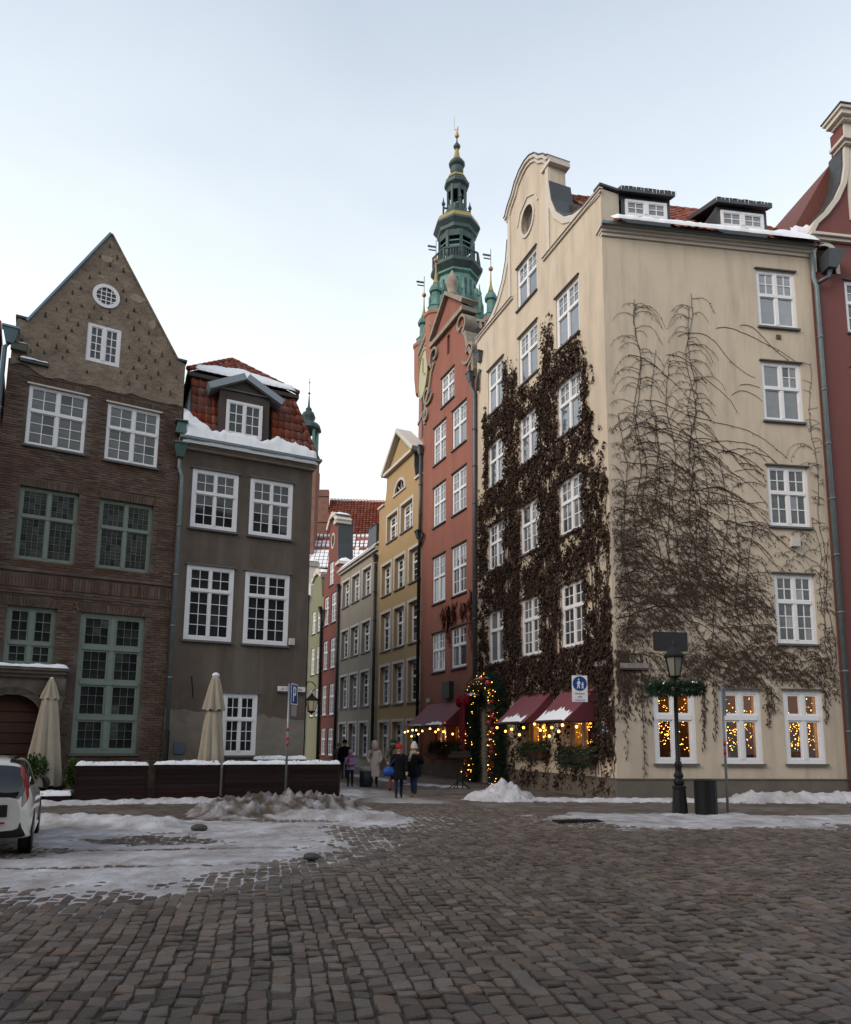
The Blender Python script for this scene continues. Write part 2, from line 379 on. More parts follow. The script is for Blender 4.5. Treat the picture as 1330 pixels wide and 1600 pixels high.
# every brick laid: stretcher courses, soldier bricks over the openings
bb = MB(); rng = random.Random(3); L_, H_ = .262, .078
def blocked(xa, xb, za, zb):
    for (a, b_, c, d) in holesA.values():
        if xb > a and xa < b_ and zb > c and za < d + .27: return True
    if xb > -4.98 and xa < -3.2 and za < 3.1: return True
    if zb > 6.10 and za < 6.51: return True
    return za < 3.86 and xa < -2.72 and zb > 3.0
zc = 0.0; r = 0
while zc < 12.6:
    x = -5.0 + (-.131 if r % 2 else 0)
    while x < -.02:
        xa, xb = max(x, -4.995), min(x + L_ - .012, -.005)
        if xb - xa > .05 and not blocked(xa, xb, zc, zc + H_ - .013) and rng.random() > .012:
            y = -.010 - rng.random() * .012; dz = rng.uniform(-.003, .003)
            bb.box(xa, xb, y, .02, zc + dz, zc + H_ - .013 + dz)
        x += L_
    zc += H_; r += 1
for k, (a, b_, c, d) in holesA.items():
    n = int((b_ - a + .2) / .078); cx = (a + b_) / 2
    for i in range(n):
        x = a - .1 + (b_ - a + .2) * (i + .5) / n; f = (x - cx) * .10
        if x < -4.98 or x > -.01: continue
        y = -.012 - rng.random() * .012
        bb.hexa([(x-.031, y, d+.008), (x+.031, y, d+.008), (x+.031, .02, d+.008), (x-.031, .02, d+.008), (x-.033+f, y, d+.255), (x+.033+f, y, d+.255), (x+.033+f, .02, d+.255), (x-.033+f, .02, d+.255)])
for i in range(60):                                       # soldier band between the storeys
    x = -4.96 + i*.0825
    if x < -.06: bb.box(x, x+.07, -.014 - rng.random()*.012, .02, 6.12, 6.50)
bb.build('bricks', BRICKS, h, MA, kind='stuff')
low = [(-4.95 + 4.94*i/22, 12.62 + .13*fbm(i*.37, 4.1) + .25*math.exp(-((i-1)/1.6)**2)) for i in range(23)]
gab = low + [(-.01, 14.12), (-.27, 14.2), (-2.52, 17.9), (-4.6, 14.2), (-4.86, 14.26), (-4.95, 13.6)]
gwh = (-2.98, -2.01, 13.45, 14.72)
MB().slab(gab, [rect(*gwh), arc(-2.53, 15.72, .36, 0, 345, 23)], -.035, .44).build('gable', RENDER_B, h, MA)
MB().ribbon([(-4.6, 14.2), (-2.52, 17.9)], 0, .06, -.10, .46).build('coping', mat('blue_grey_flashing', (.16, .23, .28), .4, metal=.4), h, MA)
MB().ribbon([(-2.52, 17.9), (-.27, 14.2)], 0, .05, -.07, .46).build('coping', RENDER_B, h, MA)
MB().box(-.30, .04, -.06, .46, 14.2, 14.27).build('shoulder_cap', SLATE, h, MA)
MB().box(-4.92, -4.58, -.06, .46, 14.27, 14.34).build('shoulder_cap', SLATE, h, MA)
MB().slab([(-4.7, 12.9), (-.2, 12.9), (-2.52, 17.6)], [], .46, 9).build('roof', mat('old_dark_tile', (.09, .05, .04), .9), h, MA)
MB().box(-4.98, -.02, .51, 9, .01, 12.9).build('rear_block', BRICK_M, h, MA)
nl = MB(); rng = random.Random(11)     # stubs of broken tile and iron left in the render
for i in range(15*11):
    jz, jx = divmod(i, 11); z = 12.98 + jz*.315 + rng.uniform(-.07, .07); hw = max(0.0, (17.75 - z) / 3.7 * 2.1)
    x = -4.75 + jx*.44 + (.22 if jz % 2 else 0) + rng.uniform(-.09, .09)
    if abs(x+2.52) > min(hw - .12, 2.25) or rng.random() < .12 or (gwh[0]-.12 < x < gwh[1]+.12 and gwh[2]-.15 < z < gwh[3]+.15) or math.hypot(x+2.53, z-15.72) < .5: continue
    a = rng.uniform(.008, .018); l = rng.uniform(.04, .12)
    nl.hexa([(x-a, -.035, z), (x+a, -.035, z), (x+a, .0, z), (x-a, .0, z), (x-a*.6, -.085, z+l), (x+a*.8, -.085, z+l), (x+a, .0, z+l), (x-a, .0, z+l)])
    nl.box(x-a*2, x+a*2, -.08, .0, z-.03, z-.004)
nl.build('wall_stubs', mat('rusty_stub', (.055, .043, .034), .9), h, MA, kind='stuff')
pt = MB(); rng = random.Random(5)      # pale patches of newer mortar
for (x, z, w, hh) in ((-2.62, 17.0, .42, .22), (-1.62, 15.95, .46, .26), (-1.12, 15.2, .22, .3), (-2.52, 17.55, .16, .2), (-3.45, 15.9, .3, .1), (-2.7, 16.35, .2, .1)):
    pts = [(x + w*.5*math.cos(t)*(1+.4*fbm(math.cos(t)*2+x, math.sin(t)*2)), z + hh*.5*math.sin(t)*(1+.4*fbm(math.sin(t)*2+z, math.cos(t)*2))) for t in [2*math.pi*i/14 for i in range(14)]]
    MB().slab(pts, [], -.042, -.02).build('mortar_patch', mat('pale_mortar', (.35, .30, .24), .95, bump=.4, bs=20, var=(.26, .21, .165), vs=7, va=.9), h, MA)
for k in ('w1', 'w2'): window(h, MA, *holesA[k], gm=[GLASS, GLASS_L], trans=.58, top=(2, 2), bot=(2, 3), rec=.02, fw=.075, mull=.085, bar=.024, hood=MOULD)
for k in ('g1', 'g2'): window(h, MA, *holesA[k], fm=GREENP, gm=GLASS_L, trans=.60, top=(4, 4), bot=(4, 5), rec=.10, fw=.09, mull=.09, bar=.009, sash=.03, sill=None)
window(h, MA, *holesA['l1'], fm=GREENP, gm=GLASS, trans=.38, top=(2, 3), bot=(2, 2), rec=.10, fw=.09, mull=.12, bar=.018, sash=.045)
window(h, MA, *holesA['big'], fm=GREENP, gm=[GLASS, GLASS_L], trans=[.25, .5, .75], top=(3, 3), bot=(3, 3), rec=.08, fw=.10, mull=.13, bar=.009, tw=.12, sash=.06)
window(h, MA, *gwh, gm=GLASS, bot=(2, 4), rec=-.02, fw=.10, mull=.10, bar=.03, sill=None)
ro = MB()
ro.v = []; n = 24
for (rr, y) in ((.40, -.07), (.29, -.07), (.29, .06), (.40, .0)):
    ro.v += [(-2.53 + rr*math.cos(2*math.pi*k/n), y, 15.72 + rr*math.sin(2*math.pi*k/n)) for k in range(n)]
ro.f = [(i*n+k, i*n+(k+1) % n, ((i+1) % 4)*n+(k+1) % n, ((i+1) % 4)*n+k) for i in range(4) for k in range(n)]
for i in (-1, 0, 1):
    ro.box(-2.53+i*.145-.012, -2.53+i*.145+.012, -.05, -.02, 15.72-math.sqrt(.084-(i*.145)**2), 15.72+math.sqrt(.084-(i*.145)**2))
    ro.box(-2.53-math.sqrt(.084-(i*.145)**2), -2.53+math.sqrt(.084-(i*.145)**2), -.048, -.022, 15.72+i*.145-.012, 15.72+i*.145+.012)
rw = ro.build('round_window', WHITE, h, MA)
MB().slab(arc(-2.53, 15.72, .295, 0, 345, 23), [], -.012, .0).build('pane', GLASS, rw, MA)
# brick drip ledges, cornice fragments
MB().box(-4.70, -3.95, -.13, -.036, 12.90, 12.98).build('ledge', SLATE, h, MA)
snow_strip(h, MA, -4.72, -3.93, -.15, -.04, 12.983, .07, 14, 3, 3)
MB().box(-4.97, -4.55, -.2, -.036, 13.18, 13.40).build('cornice_block', mat('mossy_stone', (.10, .105, .08), .9), h, MA)
snow_strip(h, MA, -4.99, -4.53, -.22, -.04, 13.403, .06, 10, 3, 4)
MB().box(-5.0, 0, -.05, -.024, 6.58, 6.66).box(-5.0, -.0, -.04, -.024, 5.92, 5.98).build('string_course', BRICK_M, h, MA)
# doorway
ds = MB().slab([(-5.0, 3.0), (-3.2, 3.0), (-3.2, 3.5), (-5.0, 3.5)], [], -.10, -.002)
ds.ribbon([(-3.34, 2.25)] + arc(-4.11, 2.25, .77, 0, 180, 14)[1:], -.20, 0.0, -.10, .05)
STONED = mat('dark_sandstone', (.155, .128, .105), .9, var=(.09, .075, .064), vs=3.5, va=.9, bump=.6, bs=22)  # darker sandstone for the portal
ds.build('arch_surround', STONED, h, MA)
en = MB().box(-5.0, -2.85, -.20, -.002, 3.50, 3.60).box(-5.0, -2.80, -.28, -.002, 3.603, 3.70).box(-5.0, -2.76, -.34, -.002, 3.703, 3.78)
en.build('entablature', STONED, h, MA)
snow_strip(h, MA, -5.0, -2.75, -.35, -.01, 3.782, .10, 30, 4, 5)
cl = MB().lathe([(.17, .0), (.17, .25), (.13, .3), (.135, 1.2), (.12, 2.55), (.15, 2.6), (.15, 2.68), (.12, 2.72), (.19, 2.95), (.2, 3.0)], 16, (-2.98, -.06, 0))
cl.box(-3.16, -2.80, -.24, -.002, 3.003, 3.495)
cl.build('column', STONED, h, MA, True)
dd = h
door_o = MB().box(-4.87, -3.35, .30, .36, .05, 3.02).build('door', mat('dark_brown_door', (.045, .02, .012), .6, var=(.07, .03, .018), vs=7), h, MA)
for i in range(9): MB().box(-4.80, -3.42, .26, .298, .14 + i*.30, .14 + i*.30 + .27).build('door_board', mat('dark_brown_door_board', (.055, .024, .014), .6, var=(.085, .036, .02), vs=9, rnd=.2), door_o, MA)
drainpipe(h, MA, [(-5.12, -.12, .0), (-5.12, -.12, 13.2), (-5.0, -.10, 13.4)], .07, (-5.0, -.12, 13.75), m=mat('blue_grey_zinc', (.19, .27, .32), .4, metal=.4, var=(.14, .19, .23), vs=3))

# ---- dark grey rendered house with the mansard roof
h = thing('grey_rendered_house', (*P_B, 0), 'dark grey rendered house with red mansard roof and one dormer', 'house')
hB = [(-4.02, -2.54, 8.61, 10.61), (-2.14, -.68, 8.60, 10.61), (-4.03, -2.54, 4.93, 7.37), (-2.17, -.68, 4.92, 7.36), (-2.70, -1.60, 1.29, 3.27)]
MB().slab(rect(-4.45, 0, 0, 11.2), [rect(*v) for v in hB], 0, .4).build('wall', GREYR, h, MBk)
MB().box(-4.44, -.01, .41, 9, .01, 11.2).build('rear_block', GREYR, h, MBk)
MB().add([(x, y, z) for z in (.01, 12.5) for (x, y) in ((-4.6, 24.9), (-15.0, 48.3), (-24, 46), (-16, 28))], [(3, 2, 1, 0), (4, 5, 6, 7), (0, 1, 5, 4), (1, 2, 6, 5), (2, 3, 7, 6), (3, 0, 4, 7)]).build('unseen_left_row', GREYR, h, Matrix.Identity(4))  # unseen row on the alley's left side, added to shade the alley
MB().add([(x, y, z) for z in (12.51, 16.0) for (x, y) in ((-7.7, 32.0), (-14.95, 48.2), (-23.9, 46), (-17, 31))], [(3, 2, 1, 0), (4, 5, 6, 7), (0, 1, 5, 4), (1, 2, 6, 5), (2, 3, 7, 6), (3, 0, 4, 7)]).build('alley_shade_block', GREYR, h, Matrix.Identity(4))  # unseen upper mass, added to deepen the shade in the alley
top = [(-.005 - 4.44*i/30, 2.45 + .28*i/30 + .07*fbm(i*.41, 9.3) + (.12 if 8 < i < 13 else 0)) for i in range(31)]
base = [(-4.445, .0), (-.005, .0)] + [p for p in top if p[0] > -1.59] + [(-1.595, 2.55), (-1.595, 1.20), (-2.705, 1.20), (-2.705, 2.62)] + [p for p in top if p[0] < -2.71]
MB().slab(base, [], -.012, -.001, back=False).build('worn_base_render', GREYL, h, MBk)
for i, v in enumerate(hB):
    window(h, MBk, *v, gm=[GLASS, GLASS, GLASS_L], trans=(.60 if i < 2 else .665 if i < 4 else .58), top=(2, 2), bot=((2, 3) if i < 2 else (2, 4) if i < 4 else (2, 3)), rec=.0, fw=.125, mull=.07, bar=.022, hood=mat('grey_hood', (.13, .12, .11), .8))
co = MB().box(-4.50, .06, -.12, .35, 11.205, 11.30).box(-4.50, .12, -.22, .35, 11.303, 11.42).box(-4.52, .20, -.34, .35, 11.423, 11.50)
co.build('cornice', mat('cream_wood_cornice', (.44, .38, .32), .7, var=(.34, .29, .25), vs=4), h, MBk)
MB().box(-4.52, .22, -.42, -.343, 11.44, 11.53).build('gutter', ZINC, h, MBk)
# mansard: lower steep slopes (front, right hip), upper hip roof; core under the tiles
e0, e1, t0, t1 = -4.42, .12, -4.12, -.72          # eave and top extents along the front
zl0, zl1, yl0, yl1 = 11.55, 14.15, -.20, .62
core = MB().hexa([(e0, yl0+.05, zl0-.05), (e1-.05, yl0+.05, zl0-.05), (e1-.05, 8, zl0-.05), (e0, 8, zl0-.05), (t0, yl1+.08, zl1-.04), (t1-.08, yl1+.08, zl1-.04), (t1-.08, 7.2, zl1-.04), (t0, 7.2, zl1-.04)])
core.build('roof', mat('roof_boarding', (.05, .035, .03), .9), h, MBk)
def pantile(w, l):
    b = MB(); prof = [(-.5, .0), (-.32, .035), (-.1, .045), (.1, .018), (.3, .0), (.5, .012)]
    for (py, lift) in ((0, .028), (l, 0)):
        for (px, pz) in prof: b.v.append((px*w*1.04, py, pz + lift))
        for (px, pz) in prof: b.v.append((px*w*1.04, py, pz + lift - .022))
    n = len(prof)
    for i in range(n-1):
        b.f += [(i, i+1, 2*n+i+1, 2*n+i), (i+n, 2*n+i+n, 2*n+i+1+n, i+1+n), (i, i+n, i+1+n, i+1)]
    b.f += [(0, 2*n, 3*n, n), (n-1, 2*n-1, 4*n-1, 3*n-1)]
    return b.mesh('roof_tile', TILE, True)
def lay(par, M0, P, U, V, W, Hh, clip, tm, tw, tl, name='roof_tile'):
    """tiles on a plane: P origin (lower left), U along the eave, V up the slope"""
    U = Vector(U).normalized(); V = Vector(V).normalized(); Nn = U.cross(V)
    Mt = Matrix(((U.x, V.x, Nn.x, 0), (U.y, V.y, Nn.y, 0), (U.z, V.z, Nn.z, 0), (0, 0, 0, 1)))
    c = 0
    for j in range(int(Hh / tl)):
        for i in range(int(W / tw) + 1):
            u = (i + .5) * tw; v = j * tl
            if not clip(u, v + tl*.5): continue
            q = Vector(P) + U*u + V*v + Nn*.02
            M = M0 @ Matrix.Translation(q) @ Mt @ Matrix.Rotation(R(random.gauss(0, .8)), 4, 'Z') @ Matrix.Rotation(R(random.gauss(0, .7)), 4, 'X')
            put(name, tm, par, M); c += 1
    return c
pt24 = pantile(.225, .40)
slope = math.hypot(zl1-zl0, yl1-yl0)
dm = (-3.35, -1.60)                    # dormer extents
def clipf(u, v):
    x = e0 + u; s = v / slope
    if x < e0 + (t0-e0)*s + .02 or x > e1 + (t1-e1)*s - .10: return False
    return not (dm[0]-.05 < x < dm[1]+.05 and v > .45)
roof_b = h
lay(h, MBk, (e0, yl0, zl0), (1, 0, 0), (0, yl1-yl0, zl1-zl0), e1-e0, slope, clipf, pt24, .225, .36)
rs = Vector((t1-e1, 0, zl1-zl0)).length
lay(h, MBk, (e1, yl0, zl0), (0, 1, 0), (t1-e1, .0, zl1-zl0), 3.2, rs, lambda u, v: u > v/rs*(yl1-yl0)+.05, pt24, .225, .36)
# upper hip
ua0, ua1, uz, uy = -4.32, -.50, 14.20, .42
apx, apy, apz = -2.62, 2.1, 15.78
MB().add([(ua0, uy+.06, uz-.06), (ua1, uy+.06, uz-.06), (ua1, 6, uz-.06), (ua0, 6, uz-.06), (apx, apy, apz-.05), (apx, 5, apz-.05)], [(0, 1, 4), (1, 2, 5, 4), (2, 3, 5), (3, 0, 4, 5), (3, 2, 1, 0)]).build('upper_roof', MATS['roof_boarding'], h, MBk)
MB().box(ua0-.02, ua1+.02, uy-.02, uy+.5, uz-.20, uz-.065).build('fascia', mat('dark_fascia', (.05, .04, .036), .7), h, MBk)
us = math.hypot(apy-uy, apz-uz)
def clipu(u, v):
    x = ua0 + u; s = v / us
    return ua0 + (apx-ua0)*s + .08 < x < ua1 + (apx-ua1)*s - .08
lay(h, MBk, (ua0, uy, uz), (1, 0, 0), (0, apy-uy, apz-uz), ua1-ua0, us, clipu, pt24, .225, .30)
def ridge_tiles(par, M0, a, b_, n, r=.085, m=TILE):
    a, b_ = Vector(a), Vector(b_)
    for i in range(n):
        p, q = a + (b_-a)*(i/n), a + (b_-a)*((i+1.12)/n)
        t = MB().tube([p, q], [r*1.12, r*.9], 8); t.build('ridge_tile', m, par, M0, True)
ridge_tiles(h, MBk, (ua0, uy, uz+.03), (apx, apy, apz+.05), 9)
ridge_tiles(h, MBk, (ua1, uy, uz+.03), (apx, apy, apz+.05), 9)
ridge_tiles(h, MBk, (e1, yl0, zl0+.02), (t1, yl1, zl1+.03), 9)
# dormer
dmr = MB()
dmr.box(dm[0]+.03, dm[0]+.26, -.10, .75, 11.88, 13.5); dmr.box(dm[1]-.26, dm[1]-.03, -.10, .75, 11.88, 13.5)
dmr.box(dm[0]+.262, dm[1]-.262, -.10, .75, 13.16, 13.5); dmr.box(dm[0]+.262, dm[1]-.262, -.10, .75, 11.75, 11.93)
dmr.slab([(dm[0]-.02, 13.503), (dm[1]+.02, 13.503), ((dm[0]+dm[1])/2, 13.93)], [], -.10, .75)
dmr = dmr.build('dormer', mat('dormer_boarding', (.075, .055, .046), .7, var=(.05, .04, .034), vs=8), h, MBk)
window(dmr, MBk, dm[0]+.27, dm[1]-.27, 11.94, 13.15, gm=GLASS, bot=(2, 3), rec=-.16, fw=.09, mull=.08, bar=.028, sill=None)
cxm = (dm[0]+dm[1])/2
BOARDZ = mat('pale_zinc_board', (.27, .31, .34), .5, var=(.21, .245, .27), vs=4, metal=.2)
MB().ribbon([(dm[0]-.30, 13.38), (cxm, 13.98)], -.03, .19, -.30, .6).build('roof_board', BOARDZ, dmr, MBk)
MB().ribbon([(cxm, 13.98), (dm[1]+.36, 13.32)], -.03, .19, -.30, .6).build('roof_board', BOARDZ, dmr, MBk)
MB().box(dm[0]-.10, dm[1]+.10, -.16, -.101, 13.50, 13.55).build('dormer_moulding', MATS['grey_hood'], dmr, MBk)
MB().hexa([(e0-.02, -.22, 11.6), (e0+.12, -.25, 11.6), (e0+.12, -.1, 11.6), (e0-.02, -.1, 11.6), (t0-.05, .5, 13.7), (t0+.1, .47, 13.7), (t0+.1, .6, 13.7), (t0-.05, .6, 13.7)]).build('verge_flashing', ZINC, h, MBk)
# snow on the eave and behind the dormer
def slope_snow(par, M, x0, x1, f0, f1, P0_, P1_, th, seed, nx=70, ny=10, **kw):
    """snow lying on a slope between height fractions 0 and f(x)"""
    b = MB(); n = nx + 1
    A_, B_ = Vector((0, P0_[0], P0_[1])), Vector((0, P1_[0], P1_[1])); V = (B_ - A_); Nn = Vector((0, -V.z, V.y)).normalized() * -1
    Nn = Vector((0, -V.z, V.y)).normalized()
    for j in range(ny + 1):
        for i in range(n):
            x = x0 + (x1-x0)*i/nx; ft = f0(x) + (f1(x) - f0(x)) * j / ny
            e = min(1, (1 - j/ny) * 4) ** .5 * min(1, j*1.5+.15) * min(1, min(i, nx-i)*.5)
            t = .004 + th * e * (1 + .35*fbm(x*2.3+seed, ft*4, 1.1) + .12*fbm(x*7+seed, ft*12, 2))
            q = A_ + V*ft + Nn*max(t, .003); b.v.append((x, q.y, q.z))
    for j in range(ny):
        for i in range(nx): b.f.append((j*n+i, j*n+i+1, (j+1)*n+i+1, (j+1)*n+i))
    return b.build('roof_snow', SNOW, par, M, True, kind='stuff', **kw)
slope_snow(h, MBk, e0+.0, e1-.02, lambda x: -.10, lambda x: .17 + .07*fbm(x*1.3, 3.3) + .04*fbm(x*7, 1.3) + .22*max(0, (e0+.9-x)) - .12*max(0, x-e1+.4), (yl0-.05, zl0+.03), (yl1-.05, zl1+.03), .075, 1.7)
slope_snow(h, MBk, ua0+.25, ua1-.1, lambda x: -.02, lambda x: max(.0, .55 - .20*abs(x-cxm) + .05*fbm(x*2, 7.7) + .02*fbm(x*8, 2.2)), (uy-.02, uz+.06), (apy, apz+.06), .07, 5.1, 60, 7)
drainpipe(h, MBk, [(-4.36, -.14, 2.05), (-4.36, -.14, 10.2), (-4.46, -.12, 10.5), (-4.46, -.12, 11.0)], .065, (-4.46, -.16, 11.25), hm=mat('green_copper', (.09, .16, .14), .6, metal=.3, var=(.05, .08, .075), vs=6))
MB().hexa([(-4.66, -.30, 11.62), (-4.30, -.30, 11.62), (-4.30, .02, 11.62), (-4.66, .02, 11.62), (-4.60, -.26, 12.02), (-4.36, -.26, 12.02), (-4.36, -.02, 12.02), (-4.60, -.02, 12.02)]).box(-4.68, -4.28, -.32, .04, 12.023, 12.07).build('rain_box', MATS['green_copper'], h, MBk)
MB().tube([(-4.36, -.14, .0), (-4.36, -.14, 2.05)], .085, 10).build('drainpipe_foot', IRON, h, MBk, True)
MB().box(-4.12, -3.82, -.05, -.013, 1.33, 1.70).build('meter_box', mat('blue_grey_box', (.10, .135, .18), .5), h, MBk)
MB().box(-.64, -.46, -.14, -.002, 4.96, 5.18).build('floodlight', PALE, h, MBk)
MB().tube([(-3.66, -.02, 3.12), (-3.66, -.22, 3.12), (-3.74, -.25, 3.75)], .022, 6).build('iron_bracket', IRON, h, MBk)
# street name plate on it
sg = MB().box(-.96, -.02, -.05, -.02, 3.40, 3.56).build('street_sign', mat('white_enamel', (.72, .71, .70), .35), None, MBk, label='white street name plate on the dark grey house above the parking sign', cat='street sign')
MB().box(-.96, -.02, -.055, -.021, 3.33, 3.396).build('red_band', mat('dark_red_enamel', (.07, .035, .035), .4), sg, MBk)
def text(par, M, s, size, m, x, y, z, align='CENTER', name='lettering', ext=.002):
    c = bpy.data.curves.new(name, 'FONT'); c.body = s; c.size = size; c.align_x = align; c.align_y = 'CENTER'; c.extrude = ext
    c.materials.append(m)
    o = bpy.data.objects.new('tmp_text', c); col.objects.link(o)
    dg = bpy.context.evaluated_depsgraph_get(); me = bpy.data.meshes.new_from_object(o.evaluated_get(dg)); bpy.data.objects.remove(o); me.name = name
    return put(name, me, par, M @ Matrix.Translation((x, y, z)) @ Matrix.Rotation(R(90), 4, 'X'))
INK = mat('black_lettering', (.015, .015, .018), .5)
text(sg, MBk, 'ul. Chlebnicka', .125, INK, -.49, -.053, 3.475)
# ---- cream corner house
h = thing('cream_corner_house', (*P_C, 0), 'tall cream corner house overgrown with brown creeper, curved gable facing the alley', 'house')
rowz = [(5.13, 7.46), (9.28, 11.36), (13.09, 15.18), (16.60, 18.80)]
colC = [(-9.02, -7.45), (-6.05, -4.48), (-3.08, -1.50)]
hC = [(a, b_, z0, z1) for (z0, z1) in rowz for (a, b_) in colC] + [(-6.14, -4.47, 20.12, 22.08)]
gC = [(-5.55, -4.20, 1.50, 3.30), (-2.66, -1.30, 1.40, 3.28)]
doorC = (-9.6, -7.65, .05, 3.1)
oval = [(-5.15 + .50*math.cos(t), 23.75 + .62*math.sin(t)) for t in [2*math.pi*k/24 for k in range(24)]]
rt = [(0, 21.15), (-.30, 21.17), (-1.0, 21.22), (-1.7, 21.42), (-2.3, 21.78), (-2.85, 22.42), (-3.2, 23.2), (-3.36, 24.1), (-3.40, 25.2)]
ar = [(-3.40, 25.2), (-3.62, 25.5), (-4.02, 25.78), (-4.3, 26.12), (-4.72, 26.36), (-5.15, 26.44)]
mir = lambda l: [(-10.3 - p[0], p[1]) for p in l]
outC = [(-10.2, 0), (0, 0)] + rt + ar[1:] + mir(ar)[::-1][1:] + mir(rt)[::-1][1:-1] + [(-10.2, 21.1)]
MB().slab(outC, [rect(*v) for v in hC + gC] + [rect(*doorC), oval], 0, .75).build('gable_wall', TAN, h, MC)
hD = [(5.72, 7.22, 16.44, 18.64), (5.70, 7.20, 12.92, 15.12), (5.68, 7.19, 9.13, 11.28), (5.70, 7.15, 5.11, 7.48), (1.26, 2.67, 1.17, 3.52), (3.56, 4.95, 1.17, 3.54), (5.76, 7.15, 1.18, 3.56)]
MB().slab(rect(.0, 7.86, 0, 19.3), [rect(*v) for v in hD], .004, .5).build('wall', TAN, h, MD)
# plinth
for (M, a, b_, x) in ((MC, -7.85, .035, 1), (MD, -.01, 7.86, 0)):
    MB().box(a, b_, -.035, -.002, 0, .66).box(a, b_, -.06, -.002, .663, .70).build('plinth', TANP, h, M)
# D cornice, gutter
MB().box(-.03, 7.92, -.06, .3, 19.303, 19.42).box(-.06, 7.94, -.12, .3, 19.423, 19.53).box(-.12, 7.95, -.22, .3, 19.533, 19.62).build('cornice', MOULD, h, MD)
MB().box(-.10, 7.96, -.32, -.223, 19.56, 19.66).build('gutter', ZINC, h, MD)
# gable mouldings
MB().ribbon(rt[:-1], .02, .26, -.05, -.001).build('gable_band', MOULD, h, MC)
MB().ribbon(mir(rt)[::-1][1:], .02, .26, -.05, -.001).build('gable_band', MOULD, h, MC)
for a in (-3.62, -6.90): MB().box(a, a+.22, -.052, -.001, 21.2, 25.1).build('gable_band', MOULD, h, MC)
MB().box(-3.9, .08, -.08, -.001, 20.96, 21.05).box(-3.9, .12, -.14, -.001, 21.053, 21.09).build('gable_moulding', MOULD, h, MC)
MB().box(-10.2, -6.5, -.08, -.001, 20.96, 21.05).box(-10.2, -6.5, -.14, -.001, 21.053, 21.09).build('gable_moulding', MOULD, h, MC)
crest = mir(ar) + ar[::-1][1:]
crest = crest[::1]
crest = [(crest[0][0]-.15, crest[0][1]-.05)] + crest + [(crest[-1][0]+.15, crest[-1][1]-.05)]
MB().ribbon(crest, -.24, -.10, -.07, .80).ribbon(crest, -.098, .03, -.15, .86).build('crest_cornice', MOULD, h, MC)
MB().ribbon(crest, .033, .065, -.19, .90).build('crest_flashing', SLATE, h, MC)
MB().box(-3.86, -3.16, -.10, .85, 24.85, 25.02).build('crest_block', MOULD, h, MC)
MB().ribbon(rt[1:-1], -.05, -.003, -.06, .95).build('gable_flashing', SLATE, h, MC)
MB().ribbon(mir(rt)[::-1][1:-1], -.05, -.003, -.06, .95).build('gable_flashing', SLATE, h, MC)
MB().box(-.30, .10, -.10, .80, 21.203, 21.28).build('pier_cap', SLATE, h, MC)
ov = MB(); n = 24
for (k1, y) in ((1.22, -.06), (1.0, -.06), (1.0, .1), (1.22, -.001)):
    ov.v += [(-5.15 + .50*k1*math.cos(2*math.pi*k/n), y, 23.75 + .62*k1*math.sin(2*math.pi*k/n)) for k in range(n)]
ov.f = [(i*n+k, i*n+(k+1) % n, ((i+1) % 4)*n+(k+1) % n, ((i+1) % 4)*n+k) for i in range(4) for k in range(n)]
ow = ov.build('oval_window', MOULD, h, MC)
MB().slab([(-5.15 + (p[0]+5.15)*.99, 23.75 + (p[1]-23.75)*.99) for p in oval], [], .22, .24).build('pane', mat('shuttered_opening', (.12, .10, .085), .8), ow, MC)
MB().ribbon([(-6.0, 24.0), (-5.75, 24.5), (-5.15, 24.8), (-4.55, 24.5), (-4.3, 24.0)], 0, .07, -.05, -.001).build('oval_moulding', MOULD, h, MC)
HOODM = mat('dark_hood', (.10, .085, .07), .8)
for i, v in enumerate(hC):
    r_, c_ = divmod(i, 3)
    al = {0: {}, 1: {}}.get(r_, {})
    gm = [SKYG] if r_ >= 2 else [CURT, GLASS_L]
    tp, bt = ((2, 2), (2, 2))
    if r_ == 0: bt = (2, 3)
    if r_ >= 2: bt = (1, 1)
    al = {(0, 1): (1, 1)} if (r_, c_) in ((1, 1), (3, 0), (2, 0)) else ({(0, 0): (1, 1), (1, 0): (1, 1), (0, 1): (1, 1)} if (r_, c_) == (0, 0) else None)
    window(h, MC, *v, gm=gm, trans=.58 if r_ else .62, top=tp, bot=bt, rec=.06, fw=.11, mull=.11, bar=.034, tw=.12, hood=HOODM, alt=al)
for i, v in enumerate(hD[:4]):
    window(h, MD, *v, gm=[CURT, SKYG] if i == 0 else [CURT, GLASS_L] if i < 3 else [GLASS_L, CURT], trans=.56 if i != 3 else .60, top=(2, 2), bot=((1, 1) if i < 2 else (2, 2) if i == 2 else (2, 3)), rec=.04, fw=.12, mull=.13, bar=.034, tw=.12, hood=HOODM, alt=({(0, 1): (1, 1)} if i == 1 else None))
for v in hD[4:]:
    window(h, MD, *v, gm=CLEAR, trans=.62, top=(1, 1), bot=(1, 1), rec=.03, fw=.13, mull=.14, tw=.16, sill=SILLM, hood=HOODM, sash=.06)
for v in gC:
    window(h, MC, *v, fm=mat('cream_window_paint', (.55, .50, .43), .5), gm=CLEAR, trans=.62, top=(1, 1), bot=(1, 1), rec=.10, fw=.10, mull=.14, tw=.12, sill=SILLM, sash=.05)
# shop door under the garland
do = MB().slab(rect(*doorC), [rect(-9.35, -8.85, 1.0, 2.9), rect(-8.65, -8.15, 1.0, 2.9)], .20, .28).build('door', mat('dark_green_brown_door', (.035, .03, .026), .5), h, MC)
for a in (-9.35, -8.65): MB().box(a, a+.5, .23, .24, 1.0, 2.9).build('pane', GLASS, do, MC)
